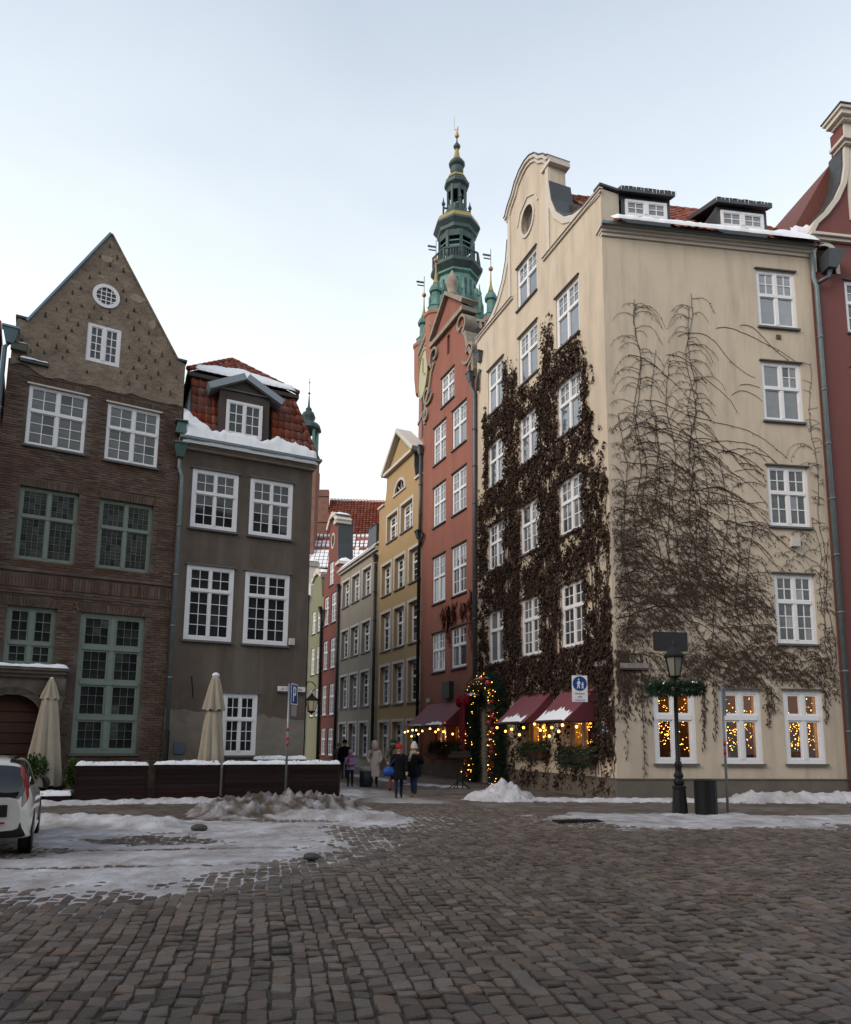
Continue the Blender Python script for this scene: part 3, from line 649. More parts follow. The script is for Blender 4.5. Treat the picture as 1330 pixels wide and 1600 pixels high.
# rooms behind the lit windows: floor, back wall, side walls
ROOM = mat('warm_room_wall', (.085, .045, .024), .9, var=(.04, .022, .013), vs=2.5, va=.8)
MB().box(.6, 7.6, 3.2, 3.25, .3, 4.2).box(.6, 7.6, .52, 3.19, .3, .35).box(.6, 7.6, .52, 3.19, 4.15, 4.2).box(.55, .598, .52, 3.2, .3, 4.2).box(7.602, 7.65, .52, 3.2, .3, 4.2).build('room', ROOM, h, MD)
MB().box(-6.6, -1.0, 1.25, 1.3, .3, 4.2).box(-6.6, -1.0, .77, 1.24, .3, .35).box(-6.6, -1.0, .77, 1.24, 4.15, 4.2).box(-6.65, -6.602, .77, 1.3, .3, 4.2).box(-.998, -.95, .77, 1.3, .3, 4.2).build('room', ROOM, h, MC)
# lamps hanging in the lit rooms
PEND = mat('lit_lamp_globe', (1, .7, .4), .4, emit=(1.0, .50, .15), es=34.0)
for (M_, x_, y_) in ((MD, 2.0, 2.2), (MD, 4.3, 2.3), (MD, 6.5, 2.2), (MC, -4.9, 1.0), (MC, -2.0, 1.0)):
    o = MB().tube([(x_, y_, 3.55), (x_, y_, 4.14)], .012, 5).build('pendant_cord', IRON, h, M_)
    MB().ball((x_, y_, 3.42), .14, 12, 8).build('lamp_globe', PEND, o, M_, True)
# body behind the walls
body = MB(); q = [Vector((0, .52)), Vector((7.84, .52)), Vector((7.84, 9.5)), Vector((-2.2, 9.5))]
body.add([(x, y, z) for z in (4.3, 19.5) for (x, y) in ((.2, .55), (7.84, .55), (7.84, 9.6), (-2.0, 9.6))], [(3, 2, 1, 0), (4, 5, 6, 7), (0, 1, 5, 4), (1, 2, 6, 5), (2, 3, 7, 6), (3, 0, 4, 7)])
body.build('rear_block', TAN, h, MD)
# roof over D: slope from the eave to the ridge, tiles as pieces
ridge_y, ridge_z, ez = 5.0, 25.0, 19.72
sl = math.hypot(ridge_y+.2, ridge_z-ez)
MB().add([(.55, -.15, ez-.02), (8.2, -.15, ez-.02), (8.2, ridge_y, ridge_z-.02), (-.3, ridge_y, ridge_z-.02), (8.2, 10.2, ez-.02), (-2.0, 10.2, ez-.02)], [(0, 1, 2, 3), (3, 2, 4, 5), (0, 3, 5), (1, 4, 2), (0, 5, 4, 1)]).build('roof', MATS['roof_boarding'], h, MD)
pt30 = pantile(.30, .50)
dz = [(.85, 2.70), (4.50, 6.45)]
def clipD(u, v):
    x = .5 + u; z = ez + v/sl*(ridge_z-ez)
    if x < .6 - .3*v/sl: return False
    for (a, b_) in dz:
        if a-.1 < x < b_+.1 and z < 21.4 + (.3 if a > 3 else .1): return False
    return True
lay(h, MD, (.5, -.2, ez), (1, 0, 0), (0, ridge_y+.2, ridge_z-ez), 7.5, sl, clipD, pt30, .30, .46)
ridge_tiles(h, MD, (.2, ridge_y, ridge_z+.03), (8.3, ridge_y, ridge_z+.03), 20, .12)
slope_snow(h, MD, .25, 8.0, lambda x: -.03, lambda x: .055 + .02*fbm(x*1.5, 8.8) + max(0, min(.22, (x-6.3)*.17)) + .03*max(0, 1-abs(x-3.4)), (-.38, ez+.03), (ridge_y, ridge_z+.06), .10, 9.2, 90, 8)
ICE = mat('icicle', (.75, .80, .85), .15, ior=1.31, spec=.5)
for k, (a, b_) in enumerate(dz):
    d = MB().box(a, a+.12, .25, 2.2, 19.8, 21.18).box(b_-.12, b_, .25, 2.2, 19.8, 21.18).box(a+.122, b_-.122, .25, 2.2, 21.04, 21.18).box(a+.122, b_-.122, .25, 2.2, 19.8, 20.39)
    d = d.build('dormer', SLATE, h, MD)
    window(d, MD, a+.14, b_-.14, 20.40, 21.03, gm=CURT, bot=(2, 2), rec=.20, fw=.09, mull=.16, bar=.03, sill=None)
    MB().add([(a-.10, .02, 21.18), (b_+.10, .02, 21.18), (b_+.10, 3.4, 22.6), (a-.10, 3.4, 22.6), (a-.10, .02, 21.36), (b_+.10, .02, 21.36), (b_+.10, 3.4, 22.75), (a-.10, 3.4, 22.75)], [(0,3,2,1),(4,5,6,7),(0,1,5,4),(1,2,6,5),(2,3,7,6),(3,0,4,7)]).build('dormer_roof', SLATE, d, MD)
    snow_strip(d, MD, a-.10, b_+.10, .0, 1.6, 21.365, .05, 22, 5, 20+k, tilt=.405)
    ic = MB(); rng = random.Random(k)
    for i in range(15):
        x = a - .1 + (b_-a+.2)*i/14 + rng.uniform(-.03, .03); l = rng.uniform(.05, .20)
        ic.lathe([(.014, 0), (.009, -l*.5), (.002, -l)], 5, (x, .005, 21.37))
    ic.build('icicles', ICE, d, MD, kind='stuff')
drainpipe(h, MD, [(7.95, -.14, .25), (7.95, -.14, 18.1), (7.86, -.14, 18.4), (7.86, -.14, 19.4)], .085, None)
MB().box(1.34, 2.50, -.04, -.002, 4.77, 5.37).build('slate_plaque', mat('black_slate_plaque', (.018, .018, .02), .55, var=(.03, .03, .033), vs=6), h, MD)
MB().box(6.35, 6.65, -.16, -.002, 8.42, 8.72).build('alarm_box', PALE, h, MD)
MB().box(6.35, 6.52, -.03, -.002, 16.0, 16.16).build('vent_grille', mat('rust_grille', (.10, .06, .04), .8), h, MD)
MB().box(7.35, 7.62, -.04, -.002, 4.0, 4.2).build('number_plate', mat('dull_brass', (.20, .17, .10), .5), h, MD)
for (M, a, b_, z, lab) in ((MC, -.95, -.25, 4.42, 'white street name plate half hidden by creeper above the pedestrian sign'), (MD, .17, 1.12, 4.30, 'white street name plate among creeper just right of the house corner')):
    s = MB().box(a, b_, -.09, -.05, z-.13, z+.02).build('street_sign', mat('weathered_enamel', (.30, .29, .275), .5, var=(.14, .13, .12), vs=9, va=.9), None, M, label=lab, cat='street sign')
    MB().box(a, b_, -.092, -.052, z-.19, z-.133).build('red_band', MATS['dark_red_enamel'], s, M)
    MB().box(a+.1, a+.14, -.048, .0, z-.14, z-.10).box(b_-.14, b_-.1, -.048, .0, z-.14, z-.10).build('bracket', IRON, s, M)

# ---- terracotta house
M = frame(P0, 156); h = thing('terracotta_house', (*P0, 0), 'tall terracotta red house with scrolled sandstone gable beside the creeper wall', 'house')
hO = [(-b_, -a, z0, z1) for (z0, z1) in ((5.28, 7.28), (8.85, 11.33), (12.98, 15.17), (16.42, 18.55)) for (a, b_) in ((1.12, 2.70), (3.44, 4.98))] + [(-4.04, -2.48, 19.33, 21.0)]
gO = [(-2.49, -1.0, 1.15, 3.42), (-4.5, -3.25, 1.15, 3.42)]
cO = -3.21
rtO = [(0, 19.0), (-.30, 19.4), (-.42, 20.6), (-.85, 21.1), (-1.1, 21.9), (-1.45, 22.3), (-1.55, 23.4)]
mO = lambda l: [(2*cO - p[0], p[1]) for p in l]
outO = [(-6.42, 0), (0, 0)] + rtO + [(-1.55, 23.9), (cO, 25.3), (2*cO+1.55, 23.9)] + mO(rtO)[::-1]
slit = rect(-3.36, -3.06, 22.0, 23.1)
MB().slab(outO, [rect(*v) for v in hO + gO] + [slit], 0, .6).build('gable_wall', ORANGE, h, M)
MB().box(-3.35, -3.07, .3, .35, 22.01, 23.09).build('slit_opening', DARKW, h, M)
MB().box(-6.41, -.01, .61, 8, 4.3, 19.0).build('rear_block', ORANGE, h, M)
MB().slab([(-6.2, 18.9), (-.2, 18.9), (cO, 24.0)], [], .62, 8).build('roof', MATS['old_dark_tile'], h, M)
MB().box(-6.42, 0, -.04, -.002, 0, .75).build('plinth', TANP, h, M)
MB().ribbon([(-1.25, 23.75), (cO, 25.35), (2*cO+1.25, 23.75)], 0, -.22, -.25, .7).box(2*cO+1.2, -1.2, -.22, .65, 23.35, 23.6).build('pediment', STONE, h, M)
MB().lathe([(.30, 0), (.30, .25), (.2, .3), (.3, .6), (.36, .9), (.22, 1.2), (.1, 1.45), (.03, 1.6)], 12, (cO, .2, 25.3)).build('finial', STONE, h, M, True)
for sgn in (0, 1):
    f = (lambda p: p) if not sgn else (lambda p: (2*cO - p[0], p[1]))
    for (cx, cz, rr, a0, a1) in ((-1.62, 22.75, .62, -60, 300), (-.75, 20.9, .66, 200, 560), (-.42, 19.75, .42, 90, 430)):
        sp = [f((cx + rr*(1-.75*i/26)*math.cos(R(a0+(a1-a0)*i/26)), cz + rr*(1-.75*i/26)*math.sin(R(a0+(a1-a0)*i/26)))) for i in range(27)]
        MB().ribbon(sp, -.07, .07, -.14, .02 + (.5 if rr > .6 else .3)).build('volute', STONE, h, M)
    MB().ribbon([f(p) for p in [(-.30, 19.3), (-.42, 20.5), (-.9, 21.2), (-1.15, 22.0), (-1.5, 22.4)]], -.12, .10, -.10, .62).build('coping', STONE, h, M)
    snow_strip(h, M, min(f((-1.9, 0))[0], f((-1.3, 0))[0]), max(f((-1.9, 0))[0], f((-1.3, 0))[0]), -.12, .6, 23.42, .10, 10, 4, 31+sgn)
for i, v in enumerate(hO):
    window(h, M, *v, gm=[SKYG, CURT] if i > 1 else [CURT, GLASS_L], trans=.55, top=(2, 2), bot=((2, 2) if i % 3 else (1, 1)), rec=.05, fw=.10, mull=.11, bar=.034, tw=.12, hood=HOODM)
for v in gO: window(h, M, *v, gm=CLEAR, fm=MATS['cream_window_paint'], trans=.62, top=(1, 1), bot=(1, 1), rec=.10, fw=.10, mull=.14, tw=.12, sill=SILLM)
o = MB().tube([(-2.6, .85, 3.6), (-2.6, .85, 4.14)], .012, 5).build('pendant_cord', IRON, h, M); MB().ball((-2.6, .85, 3.48), .13, 12, 8).build('lamp_globe', PEND, o, M, True)
MB().box(-6.0, -.4, 1.1, 1.15, .3, 4.2).box(-6.0, -.4, .61, 1.09, .3, .35).box(-6.0, -.4, .61, 1.09, 4.15, 4.2).build('room', ROOM, h, M)
HOP = mat('dark_zinc_hopper', (.10, .11, .12), .45, metal=.4, var=(.06, .065, .07), vs=5)
drainpipe(h, M, [(-.02, -.14, .0), (-.02, -.14, 18.3), (-.3, -.16, 18.7), (-.3, -.16, 19.0)], .10, (-.35, -.16, 19.45), m=HOP)
drainpipe(h, M, [(.30, -.14, 18.3), (.32, -.14, 19.0), (.45, -.10, 19.3)], .08, (.45, -.1, 20.1), m=HOP)
drainpipe(h, M, [(-6.42, -.14, 12.4), (-6.42, -.14, 17.6)], .09, (-6.40, -.14, 18.05), m=HOP)
MB().box(-3.3, -2.45, -.25, -.002, 3.85, 4.65).build('hanging_lantern_sign', mat('black_green_sign', (.022, .032, .032), .6), h, M)
MB().box(-5.35, -5.2, -.15, -.002, 3.75, 3.95).build('camera_box', PALE, h, M)

# ---- ochre house
M = frame(P1, 156); h = thing('ochre_house', (*P1, 0), 'ochre yellow house with cream pediment and half-round attic window', 'house')
wY = [(-b_, -a, z0, z1) for (z0, z1) in ((.75, 2.84), (3.89, 6.2), (7.17, 9.5), (10.62, 12.56)) for (a, b_) in ((.22, 1.80), (2.47, 4.05), (4.65, 6.25))] + [(-3.16, -1.40, 13.89, 15.6), (-5.45, -3.74, 13.89, 15.55)]
rtY = [(0, 16.5), (-.85, 16.55), (-1.1, 16.85), (-1.25, 17.4), (-1.3, 18.3)]
mY = lambda l: [(-6.94 - p[0], p[1]) for p in l]
lun = [(-4.40, 16.62), (-2.50, 16.62)] + [(-3.45 + .95*math.cos(t), 16.62 + .86*math.sin(t)) for t in [math.pi*k/14 for k in range(1, 14)]]
MB().slab([(-6.94, 0), (0, 0)] + rtY + [(-3.47, 20.0)] + mY(rtY)[::-1], [rect(*v) for v in wY] + [lun], 0, .6).build('gable_wall', YELLOW, h, M)
MB().box(-6.93, -.01, .61, 8, .01, 16.4).build('rear_block', YELLOW, h, M)
MB().slab([(-6.8, 16.3), (-.1, 16.3), (-3.47, 19.6)], [], .62, 8).build('roof', MATS['old_dark_tile'], h, M)
MB().box(-5.75, -1.15, -.25, .65, 18.28, 18.45).ribbon([(-1.0, 18.3), (-3.47, 20.35), (-5.94, 18.3)], 0, -.25, -.30, .7).build('pediment', MOULD, h, M)
MB().ribbon([(-1.0, 18.32), (-3.47, 20.37)], .003, .05, -.34, .75).build('pediment_flashing', mat('verdigris', (.25, .36, .31), .6), h, M)
MB().box(-1.0, 0.05, -.12, .62, 16.503, 16.62).box(-6.99, -5.95, -.12, .62, 16.503, 16.62).build('shoulder_moulding', MOULD, h, M)
MB().ribbon(rtY[1:], -.06, -.003, .0, 1.4).build('gable_flashing', SLATE, h, M)
lf = MB().ribbon([(-4.40, 16.62)] + lun[2:][::-1] + [(-2.50, 16.62)], -.16, .0, -.03, .10).box(-4.5, -2.4, -.08, .10, 16.52, 16.617).box(-3.48, -3.42, .1, .14, 16.62, 17.4).ribbon([(-3.45, 16.64), (-2.8, 17.2)], -.025, .025, .1, .14).ribbon([(-3.45, 16.64), (-4.1, 17.2)], -.025, .025, .1, .14).build('lunette_window', CREAMP, h, M)
MB().slab(lun, [], .15, .16).build('pane', GLASS, lf, M)
def surround_windows(h, M, wins, m, gl, top=(1, 2), bot=(1, 3)):
    for v in wins:
        w = window(h, M, *v, fm=WHITE, gm=gl, trans=.62, top=top, bot=bot, rec=.22, fw=.14, mull=.08, bar=.022, tw=.10, sill=SILLM)
        x0, x1, z0, z1 = v
        MB().box(x0-.16, x0-.002, -.03, .2, z0, z1+.16).box(x1+.002, x1+.16, -.03, .2, z0, z1+.16).box(x0, x1, -.03, .2, z1+.003, z1+.16).build('surround', m, w, M)
surround_windows(h, M, wY, CREAMP, [GLASS, CURT])
PIPEK = mat('black_green_pipe', (.03, .036, .038), .5, metal=.3)
drainpipe(h, M, [(-.1, -.14, .0), (-.1, -.14, 12.3), (.35, -.14, 12.8), (.4, -.14, 13.0)], .09, (-.1, -.14, 13.2), m=PIPEK)
MB().box(-6.94, 0, -.04, -.002, 0, .7).build('plinth', TANP, h, M)

# ---- grey beige house
M = frame(P2, 156); h = thing('grey_beige_house', (*P2, 0), 'low plain grey beige house with three window columns below snowy eaves', 'house')
wG = [(-b_, -a, z0, z1) for (z0, z1) in ((.75, 2.87), (3.95, 6.2), (7.5, 9.5), (11.25, 13.15)) for (a, b_) in ((1.34, 3.0), (3.66, 5.3), (5.92, 7.5))]
MB().slab(rect(-8.1, 0, 0, 13.85), [rect(*v) for v in wG], 0, .5).build('wall', BEIGE, h, M)
MB().box(-8.09, -.01, .51, 8, .01, 13.85).build('rear_block', BEIGE, h, M)
MB().box(-8.1, 0, -.18, .5, 13.853, 14.0).box(-8.1, 0, -.32, .5, 14.003, 14.12).build('cornice', CREAMP, h, M)
MB().hexa([(-8.1, -.3, 14.13), (0, -.3, 14.13), (0, 8, 14.13), (-8.1, 8, 14.13), (-8.1, 3.6, 17.0), (0, 3.6, 17.0), (0, 4.4, 17.0), (-8.1, 4.4, 17.0)]).build('roof', MATS['old_dark_tile'], h, M)
snow_strip(h, M, -8.1, 0, -.32, 1.6, 14.14, .14, 50, 6, 41, tilt=.72)
surround_windows(h, M, wG, CREAMP, [GLASS, CURT])
drainpipe(h, M, [(-.15, -.14, 0), (-.15, -.14, 13.0)], .10, (-.15, -.14, 13.5), m=PIPEK)
MB().box(-1.6, -.1, -.15, 1.2, 14.2, 15.6).build('dormer_box', SLATE, h, M)
snow_strip(h, M, -1.7, 0, -.2, 1.3, 15.605, .12, 12, 4, 42)
drainpipe(h, M, [(-8.05, -.14, 0), (-8.05, -.14, 12.6)], .10, (-8.05, -.14, 13.1), m=PIPEK)

# ---- red house
M = frame(P3, 156); h = thing('red_gabled_house', (*P3, 0), 'narrow brick red house with curved gable and cream cap further up the alley', 'house')
wR = [(-b_, -a, z0, z1) for (z0, z1) in ((.6, 2.6), (3.6, 5.9), (7.1, 9.38), (10.6, 12.9)) for (a, b_) in ((.98, 2.30), (2.95, 4.22))] + [(-3.1, -1.85, 13.63, 15.5)]
rtR = [(0, 14.8), (-.7, 14.9), (-.95, 15.6), (-1.05, 16.6), (-1.1, 18.5)]
mR = lambda l: [(-4.42 - p[0], p[1]) for p in l]
ovr = [(-2.21 + .33*math.cos(t), 17.1 + .5*math.sin(t)) for t in [2*math.pi*k/16 for k in range(16)]]
MB().slab([(-4.42, 0), (0, 0)] + rtR + [(-1.6, 19.0), (-2.21, 19.25), (-2.82, 19.0)] + mR(rtR)[::-1], [rect(*v) for v in wR] + [ovr], 0, .9).build('gable_wall', REDP, h, M)
MB().box(-4.41, -.01, .91, 8, .01, 14.7).build('rear_block', REDP, h, M)
MB().ribbon([(-.9, 18.3), (-1.5, 18.85), (-2.21, 19.2), (-2.92, 18.85), (-3.52, 18.3)], -.25, .12, -.2, 1.0).box(-1.6, -.85, -.2, 1.0, 18.2, 18.5).build('crest_cornice', MOULD, h, M)
snow_strip(h, M, -2.9, -.85, -.25, 1.0, 18.9, .22, 14, 4, 43)
MB().ribbon(rtR[1:], -.08, -.003, .0, 1.2).build('gable_flashing', SLATE, h, M)
MB().box(-.95, .06, -.2, 1.0, 14.803, 15.0).build('shoulder_moulding', MOULD, h, M)
snow_strip(h, M, -.95, .06, -.2, 1.0, 15.003, .3, 8, 4, 44)
ww = MB().slab([(-2.21 + (p[0]+2.21)*1.3, 17.1 + (p[1]-17.1)*1.3) for p in ovr], [ovr], -.05, .1).build('oval_window', MOULD, h, M)
MB().slab(ovr, [], .15, .16).build('pane', GLASS, ww, M)
for v in wR: window(h, M, *v, gm=[GLASS, CURT], trans=.6, top=(2, 2), bot=(2, 3), rec=.08, fw=.12, mull=.11, bar=.035, tw=.12)
drainpipe(h, M, [(.0, -.14, 0), (.0, -.14, 13.0)], .09, None, m=PIPEK)
drainpipe(h, M, [(-4.40, -.14, 0), (-4.40, -.14, 11.0), (-4.1, -.3, 11.6)], .10, (-4.1, -.3, 12.1), m=PIPEK)

# ---- pale green and off-white houses closing the view
for (P, w, m, top, nm, lab) in ((P4, 4.2, LIME, 15.6, 'pale_green_house', 'slim pale lime green house behind the wall lantern'), (P5, 5.0, PALE, 17.5, 'off_white_house', 'off-white house, a thin strip at the far end of the alley')):
    M = frame(P, 156); h = thing(nm, (*P, 0), lab, 'house')
    ws = [(-b_, -a, z0, z1) for (z0, z1) in ((3.6, 5.8), (7.0, 9.2), (10.4, 12.3)) for (a, b_) in ((.6, 1.7), (2.3, 3.4))]
    rtL = [(0, top-2.6), (-.6, top-2.4), (-.8, top-1.2), (-.9, top-.5)]
    MB().slab([(-w, 0), (0, 0)] + rtL + [(-w/2, top)] + [(-w - p[0], p[1]) for p in rtL[::-1]], [rect(*v) for v in ws], 0, .8).build('gable_wall', m, h, M)
    MB().box(-w+.01, -.01, .81, 8, .01, top-2.8).build('rear_block', m, h, M)
    MB().ribbon([(-.7, top-.7), (-w/2, top), (-w+.7, top-.7)], -.25, .1, -.15, .9).build('crest_cornice', MOULD, h, M)
    snow_strip(h, M, -w+1.0, -.7, -.2, .9, top-.35, .35, 10, 4, 45)
    for v in ws: window(h, M, *v, gm=[GLASS, CURT], trans=.6, top=(2, 2), bot=(2, 3), rec=.06, fw=.11, mull=.11, bar=.04, tw=.12)
    drainpipe(h, M, [(-.1, -.14, 0), (-.1, -.14, top-4)], .10, (-.1, -.14, top-3.6), m=PIPEK)
# ---- maroon house at the picture's right edge
PE = step(P_C, 82.4, 7.88); M = frame(PE, 82.4)
h = thing('maroon_house', (*PE, 0), 'maroon plastered house right of the cream house, cut by the picture edge', 'house')
wE = [(1.28, 2.75, z0, z1) for (z0, z1) in ((5.0, 7.4), (9.0, 11.2), (12.9, 15.15), (16.5, 18.55))]
cur = [(-.02, 20.25), (.25, 20.75), (.7, 21.2), (1.15, 21.8), (1.5, 22.5), (1.65, 23.2), (1.7, 24.0)]
niche = [(.22, 18.75), (.98, 18.75), (.98, 19.45)] + arc(.60, 19.45, .38, 0, 180, 10)[1:]
MB().slab([(0, 0), (5, 0), (5, 25.0), (1.7, 25.0)] + cur[::-1], [rect(*v) for v in wE] + [niche], -.02, .6).build('gable_wall', MAROON, h, M)
MB().box(.02, 5, .61, 9, .01, 20).build('rear_block', MAROON, h, M)
MB().slab([(.1, 20), (9.9, 20), (5, 26)], [], .62, 9).build('roof', MATS['old_dark_tile'], h, M)
for v in wE: window(h, M, *v, gm=[CURT, GLASS_L], trans=.58, top=(2, 2), bot=(2, 2), rec=.03, fw=.12, mull=.12, bar=.034, tw=.12, hood=HOODM)
MB().ribbon(cur, -.16, .02, -.12, .64).build('gable_coping', MOULD, h, M)
MB().ribbon(cur[1:], .023, .08, .0, .68).build('gable_flashing', SLATE, h, M)
MB().box(-.04, 5, -.14, -.021, 20.0, 20.12).box(-.04, 5, -.24, -.021, 20.123, 20.22).build('gable_moulding', MOULD, h, M)
MB().ribbon([(.22, 18.75), (.22, 19.45)] + arc(.60, 19.45, .38, 180, 0, 10)[1:] + [(.98, 18.75)], 0, .16, -.05, -.021).build('niche_surround', MOULD, h, M)
MB().box(.25, .95, .05, .1, 18.78, 19.7).build('niche_back', DARKW, h, M)
MB().box(1.72, 2.3, -.10, .35, 21.0, 24.0).build('pilaster', MOULD, h, M)
MB().box(1.60, 3.2, -.25, .40, 24.0, 24.12).box(1.48, 3.2, -.35, .45, 24.123, 24.24).box(1.74, 3.2, -.1, .35, 24.243, 25.0).box(1.60, 3.2, -.25, .40, 25.003, 25.12).box(1.44, 3.2, -.38, .48, 25.123, 25.3).box(1.36, 3.2, -.46, .55, 25.303, 25.42).build('gable_crown', MOULD, h, M)
MB().box(1.32, 3.2, -.50, .60, 25.423, 25.47).build('crown_flashing', SLATE, h, M)
hp = MB().hexa([(.38, -.45, 18.7), (.72, -.45, 18.7), (.72, .0, 18.7), (.38, .0, 18.7), (.30, -.62, 19.3), (1.0, -.62, 19.3), (1.0, .0, 19.3), (.30, .0, 19.3)])
hp.build('hopper', HOP, h, M)
MB().tube([(.55, -.3, 18.72), (.45, -.3, 18.4), (.1, -.2, 18.2)], .08, 8).build('drain_elbow', HOP, h, M, True)
# its tiled side roof seen above the cream house
sl2 = math.hypot(4.2, 4.6)
MB().hexa([(-2.0, .66, 20.1), (1.4, .66, 20.1), (1.4, 6.0, 20.1), (-2.0, 6.0, 20.1), (-.2, .66, 20.75), (1.66, .66, 23.9), (1.66, 6.0, 23.9), (-.2, 6.0, 20.75)]).build('side_roof', mat('wet_red_tile', (.16, .05, .035), .6, var=(.11, .035, .026), vs=8, bump=.6, bs=12), h, M)
slope_snow(h, M, -.5, 1.2, lambda x: .0, lambda x: .10 + .05*fbm(x*3, 1.0), (.2, 20.3), (.9, 24.8), .08, 3.0, 20, 5)

# ---- brick house beyond the left picture edge (a sliver shows)
PL = (P_A[0] - .874*5.3, P_A[1] - .486*5.3); M = frame(PL, 60.9)
h = thing('orange_brick_house', (*PL, 0), 'orange brick house at the left picture edge, only a sliver visible', 'house')
MB().box(-7, -.12, .3, 8, 0, 12.2).build('wall', REDBRICK, h, M)
MB().box(-7, -.02, .2, 8, 12.2, 12.45).box(-7, .02, .1, 8, 13.85, 14.1).build('cornice', REDBRICK, h, M)
MB().box(-7, -.14, .3, 8, 12.45, 13.85).build('attic_wall', REDBRICK, h, M)
MB().slab([(-7, 14.1), (-.3, 14.1), (-.3, 14.9), (-3.5, 17)], [], .3, 8).build('gable', REDBRICK, h, M)

# ---- unseen church behind the photographer, added to shade the square; panes mirror it
h = thing('unseen_church', (0, -16, 0), 'huge unseen brick church behind the viewer, added to shade the square, mirrored in the window panes', 'church')
MB().box(-26, 40, -40, -16, 0, 23).build('wall', mat('church_brick', (.13, .095, .08), .9, var=(.09, .066, .056), vs=.5), h, Matrix.Identity(4))
MB().slab([(-26, 23), (40, 23), (36, 29), (-22, 29)], [], -36, -28).build('roof', MATS['old_dark_tile'], h, Matrix.Identity(4))

MB().box(-82, -26.2, -46, -17, 0, 29).build('sun_block', MATS['church_brick'], h, Matrix.Identity(4))  # unseen block added to keep the sun off the lower walls
# ------------------------------------------------------------------ town hall tower
COPPER = mat('copper_green', (.065, .135, .122), .6, var=(.15, .29, .25), vs=1.3, va=.9, metal=.25, bump=.2, bs=4)
COPPERD = mat('copper_dark', (.04, .055, .058), .55, var=(.06, .10, .095), vs=.9, va=.8, metal=.25)
GOLD = mat('dull_gilding', (.42, .31, .10), .4, metal=.6, var=(.30, .22, .09), vs=2)
TB = mat('tower_brick', (.34, .15, .105), .9, var=(.26, .11, .08), vs=.8, va=.8, bump=.4, bs=3, stain=(.38, .22, .17), ss=.4, sa=.5)
TWR = (3.4, 80.0)
M = Matrix.Translation((*TWR, 0)) @ Matrix.Rotation(R(12), 4, 'Z')
h = thing('town_hall_tower', (*TWR, 0), 'slender town hall tower with green copper spire rising behind the terracotta gable', 'tower', M=M)
a = 3.8
MB().box(-a, a, -a, a, 0, 49.0).build('brick_shaft', TB, h, M)
fr = MB()
for (z0, z1, e) in ((47.2, 47.6, .15), (48.0, 48.4, .3), (48.6, 49.0, .45), (40.2, 40.5, .12)):
    fr.box(-a-e, a+e, -a-e, -a+.002, z0, z1); fr.box(-a-e, a+e, a-.002, a+e, z0, z1); fr.box(-a-e, -a+.002, -a, a, z0, z1); fr.box(a-.002, a+e, -a, a, z0, z1)
fr.build('stone_cornice', STONE, h, M)
for i in range(13):
    for (sx, M2) in ((0, M), (1, M @ Matrix.Rotation(R(-90), 4, 'Z'))):
        MB().box(-a + .1 + i*.6, -a + .35 + i*.6, -a-.4, -a-.002, 48.45, 49.9).build('parapet_post', STONE, h, M2)
for M2 in (M, M @ Matrix.Rotation(R(-90), 4, 'Z')):
    MB().box(-a-.3, a+.3, -a-.42, -a-.1, 49.903, 50.2).build('parapet_rail', STONE, h, M2)
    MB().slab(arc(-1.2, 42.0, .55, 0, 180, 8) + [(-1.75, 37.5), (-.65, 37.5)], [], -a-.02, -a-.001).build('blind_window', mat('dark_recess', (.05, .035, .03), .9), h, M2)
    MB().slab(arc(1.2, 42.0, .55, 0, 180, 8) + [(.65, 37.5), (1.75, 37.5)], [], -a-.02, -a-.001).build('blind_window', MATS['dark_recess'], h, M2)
# clock on the alley side and on the front
CLK = mat('clock_face', (.42, .42, .27), .6, var=(.33, .35, .25), vs=1.5)
for M2 in (M @ Matrix.Rotation(R(-90), 4, 'Z'), M):
    ck = MB().slab(arc(0, 45.0, 2.7, 0, 350, 35), [], -a-.25, -a-.002).build('clock_face', CLK, h, M2)
    MB().slab(arc(0, 45.0, 2.95, 0, 350, 35), [arc(0, 45.0, 2.7, 0, 350, 35)], -a-.35, -a-.05).build('clock_rim', GOLD, ck, M2)
    MB().box(-.07, .07, -a-.36, -a-.26, 45, 46.9).ribbon([(0, 45), (1.2, 44.3)], -.08, .08, -a-.37, -a-.27).build('clock_hands', GOLD, ck, M2)
# corner turrets
for k, (sx, sy) in enumerate(((-1, -1), (1, -1), (-1, 1), (1, 1))):
    c = (sx*(a-.45), sy*(a-.45), 0)
    t = MB().lathe([(.95, 44.0), (1.15, 46), (1.2, 50.0), (1.35, 50.1), (1.35, 50.5)], 8, c).build('turret', TB, h, M)
    MB().lathe([(1.1, 50.5), (.95, 50.6), (.9, 51.2), (1.0, 51.3), (.55, 51.7), (.5, 53.2), (.75, 53.3), (.8, 53.5), (.55, 54.1), (.3, 54.4)], 8, c).build('turret_lantern', COPPER, t, M)
    MB().lathe([(.36, 54.4), (.16, 55.2), (.09, 56.0), (.06, 57.2)], 8, c).build('turret_spike', GOLD, t, M)
    MB().ball((c[0], c[1], 57.4), .28, 10, 6).build('turret_ball', mat('coppery_ball', (.40, .17, .07), .4, metal=.5), t, M, True)
    MB().tube([(c[0], c[1], 57.6), (c[0], c[1], 60.0)], .04, 5).box(c[0]-1.0, c[0]-.05, c[1]-.02, c[1]+.02, 59.0, 59.25).box(c[0]-.9, c[0]-.05, c[1]-.02, c[1]+.02, 58.6, 58.75).build('weather_vane', COPPERD, t, M)
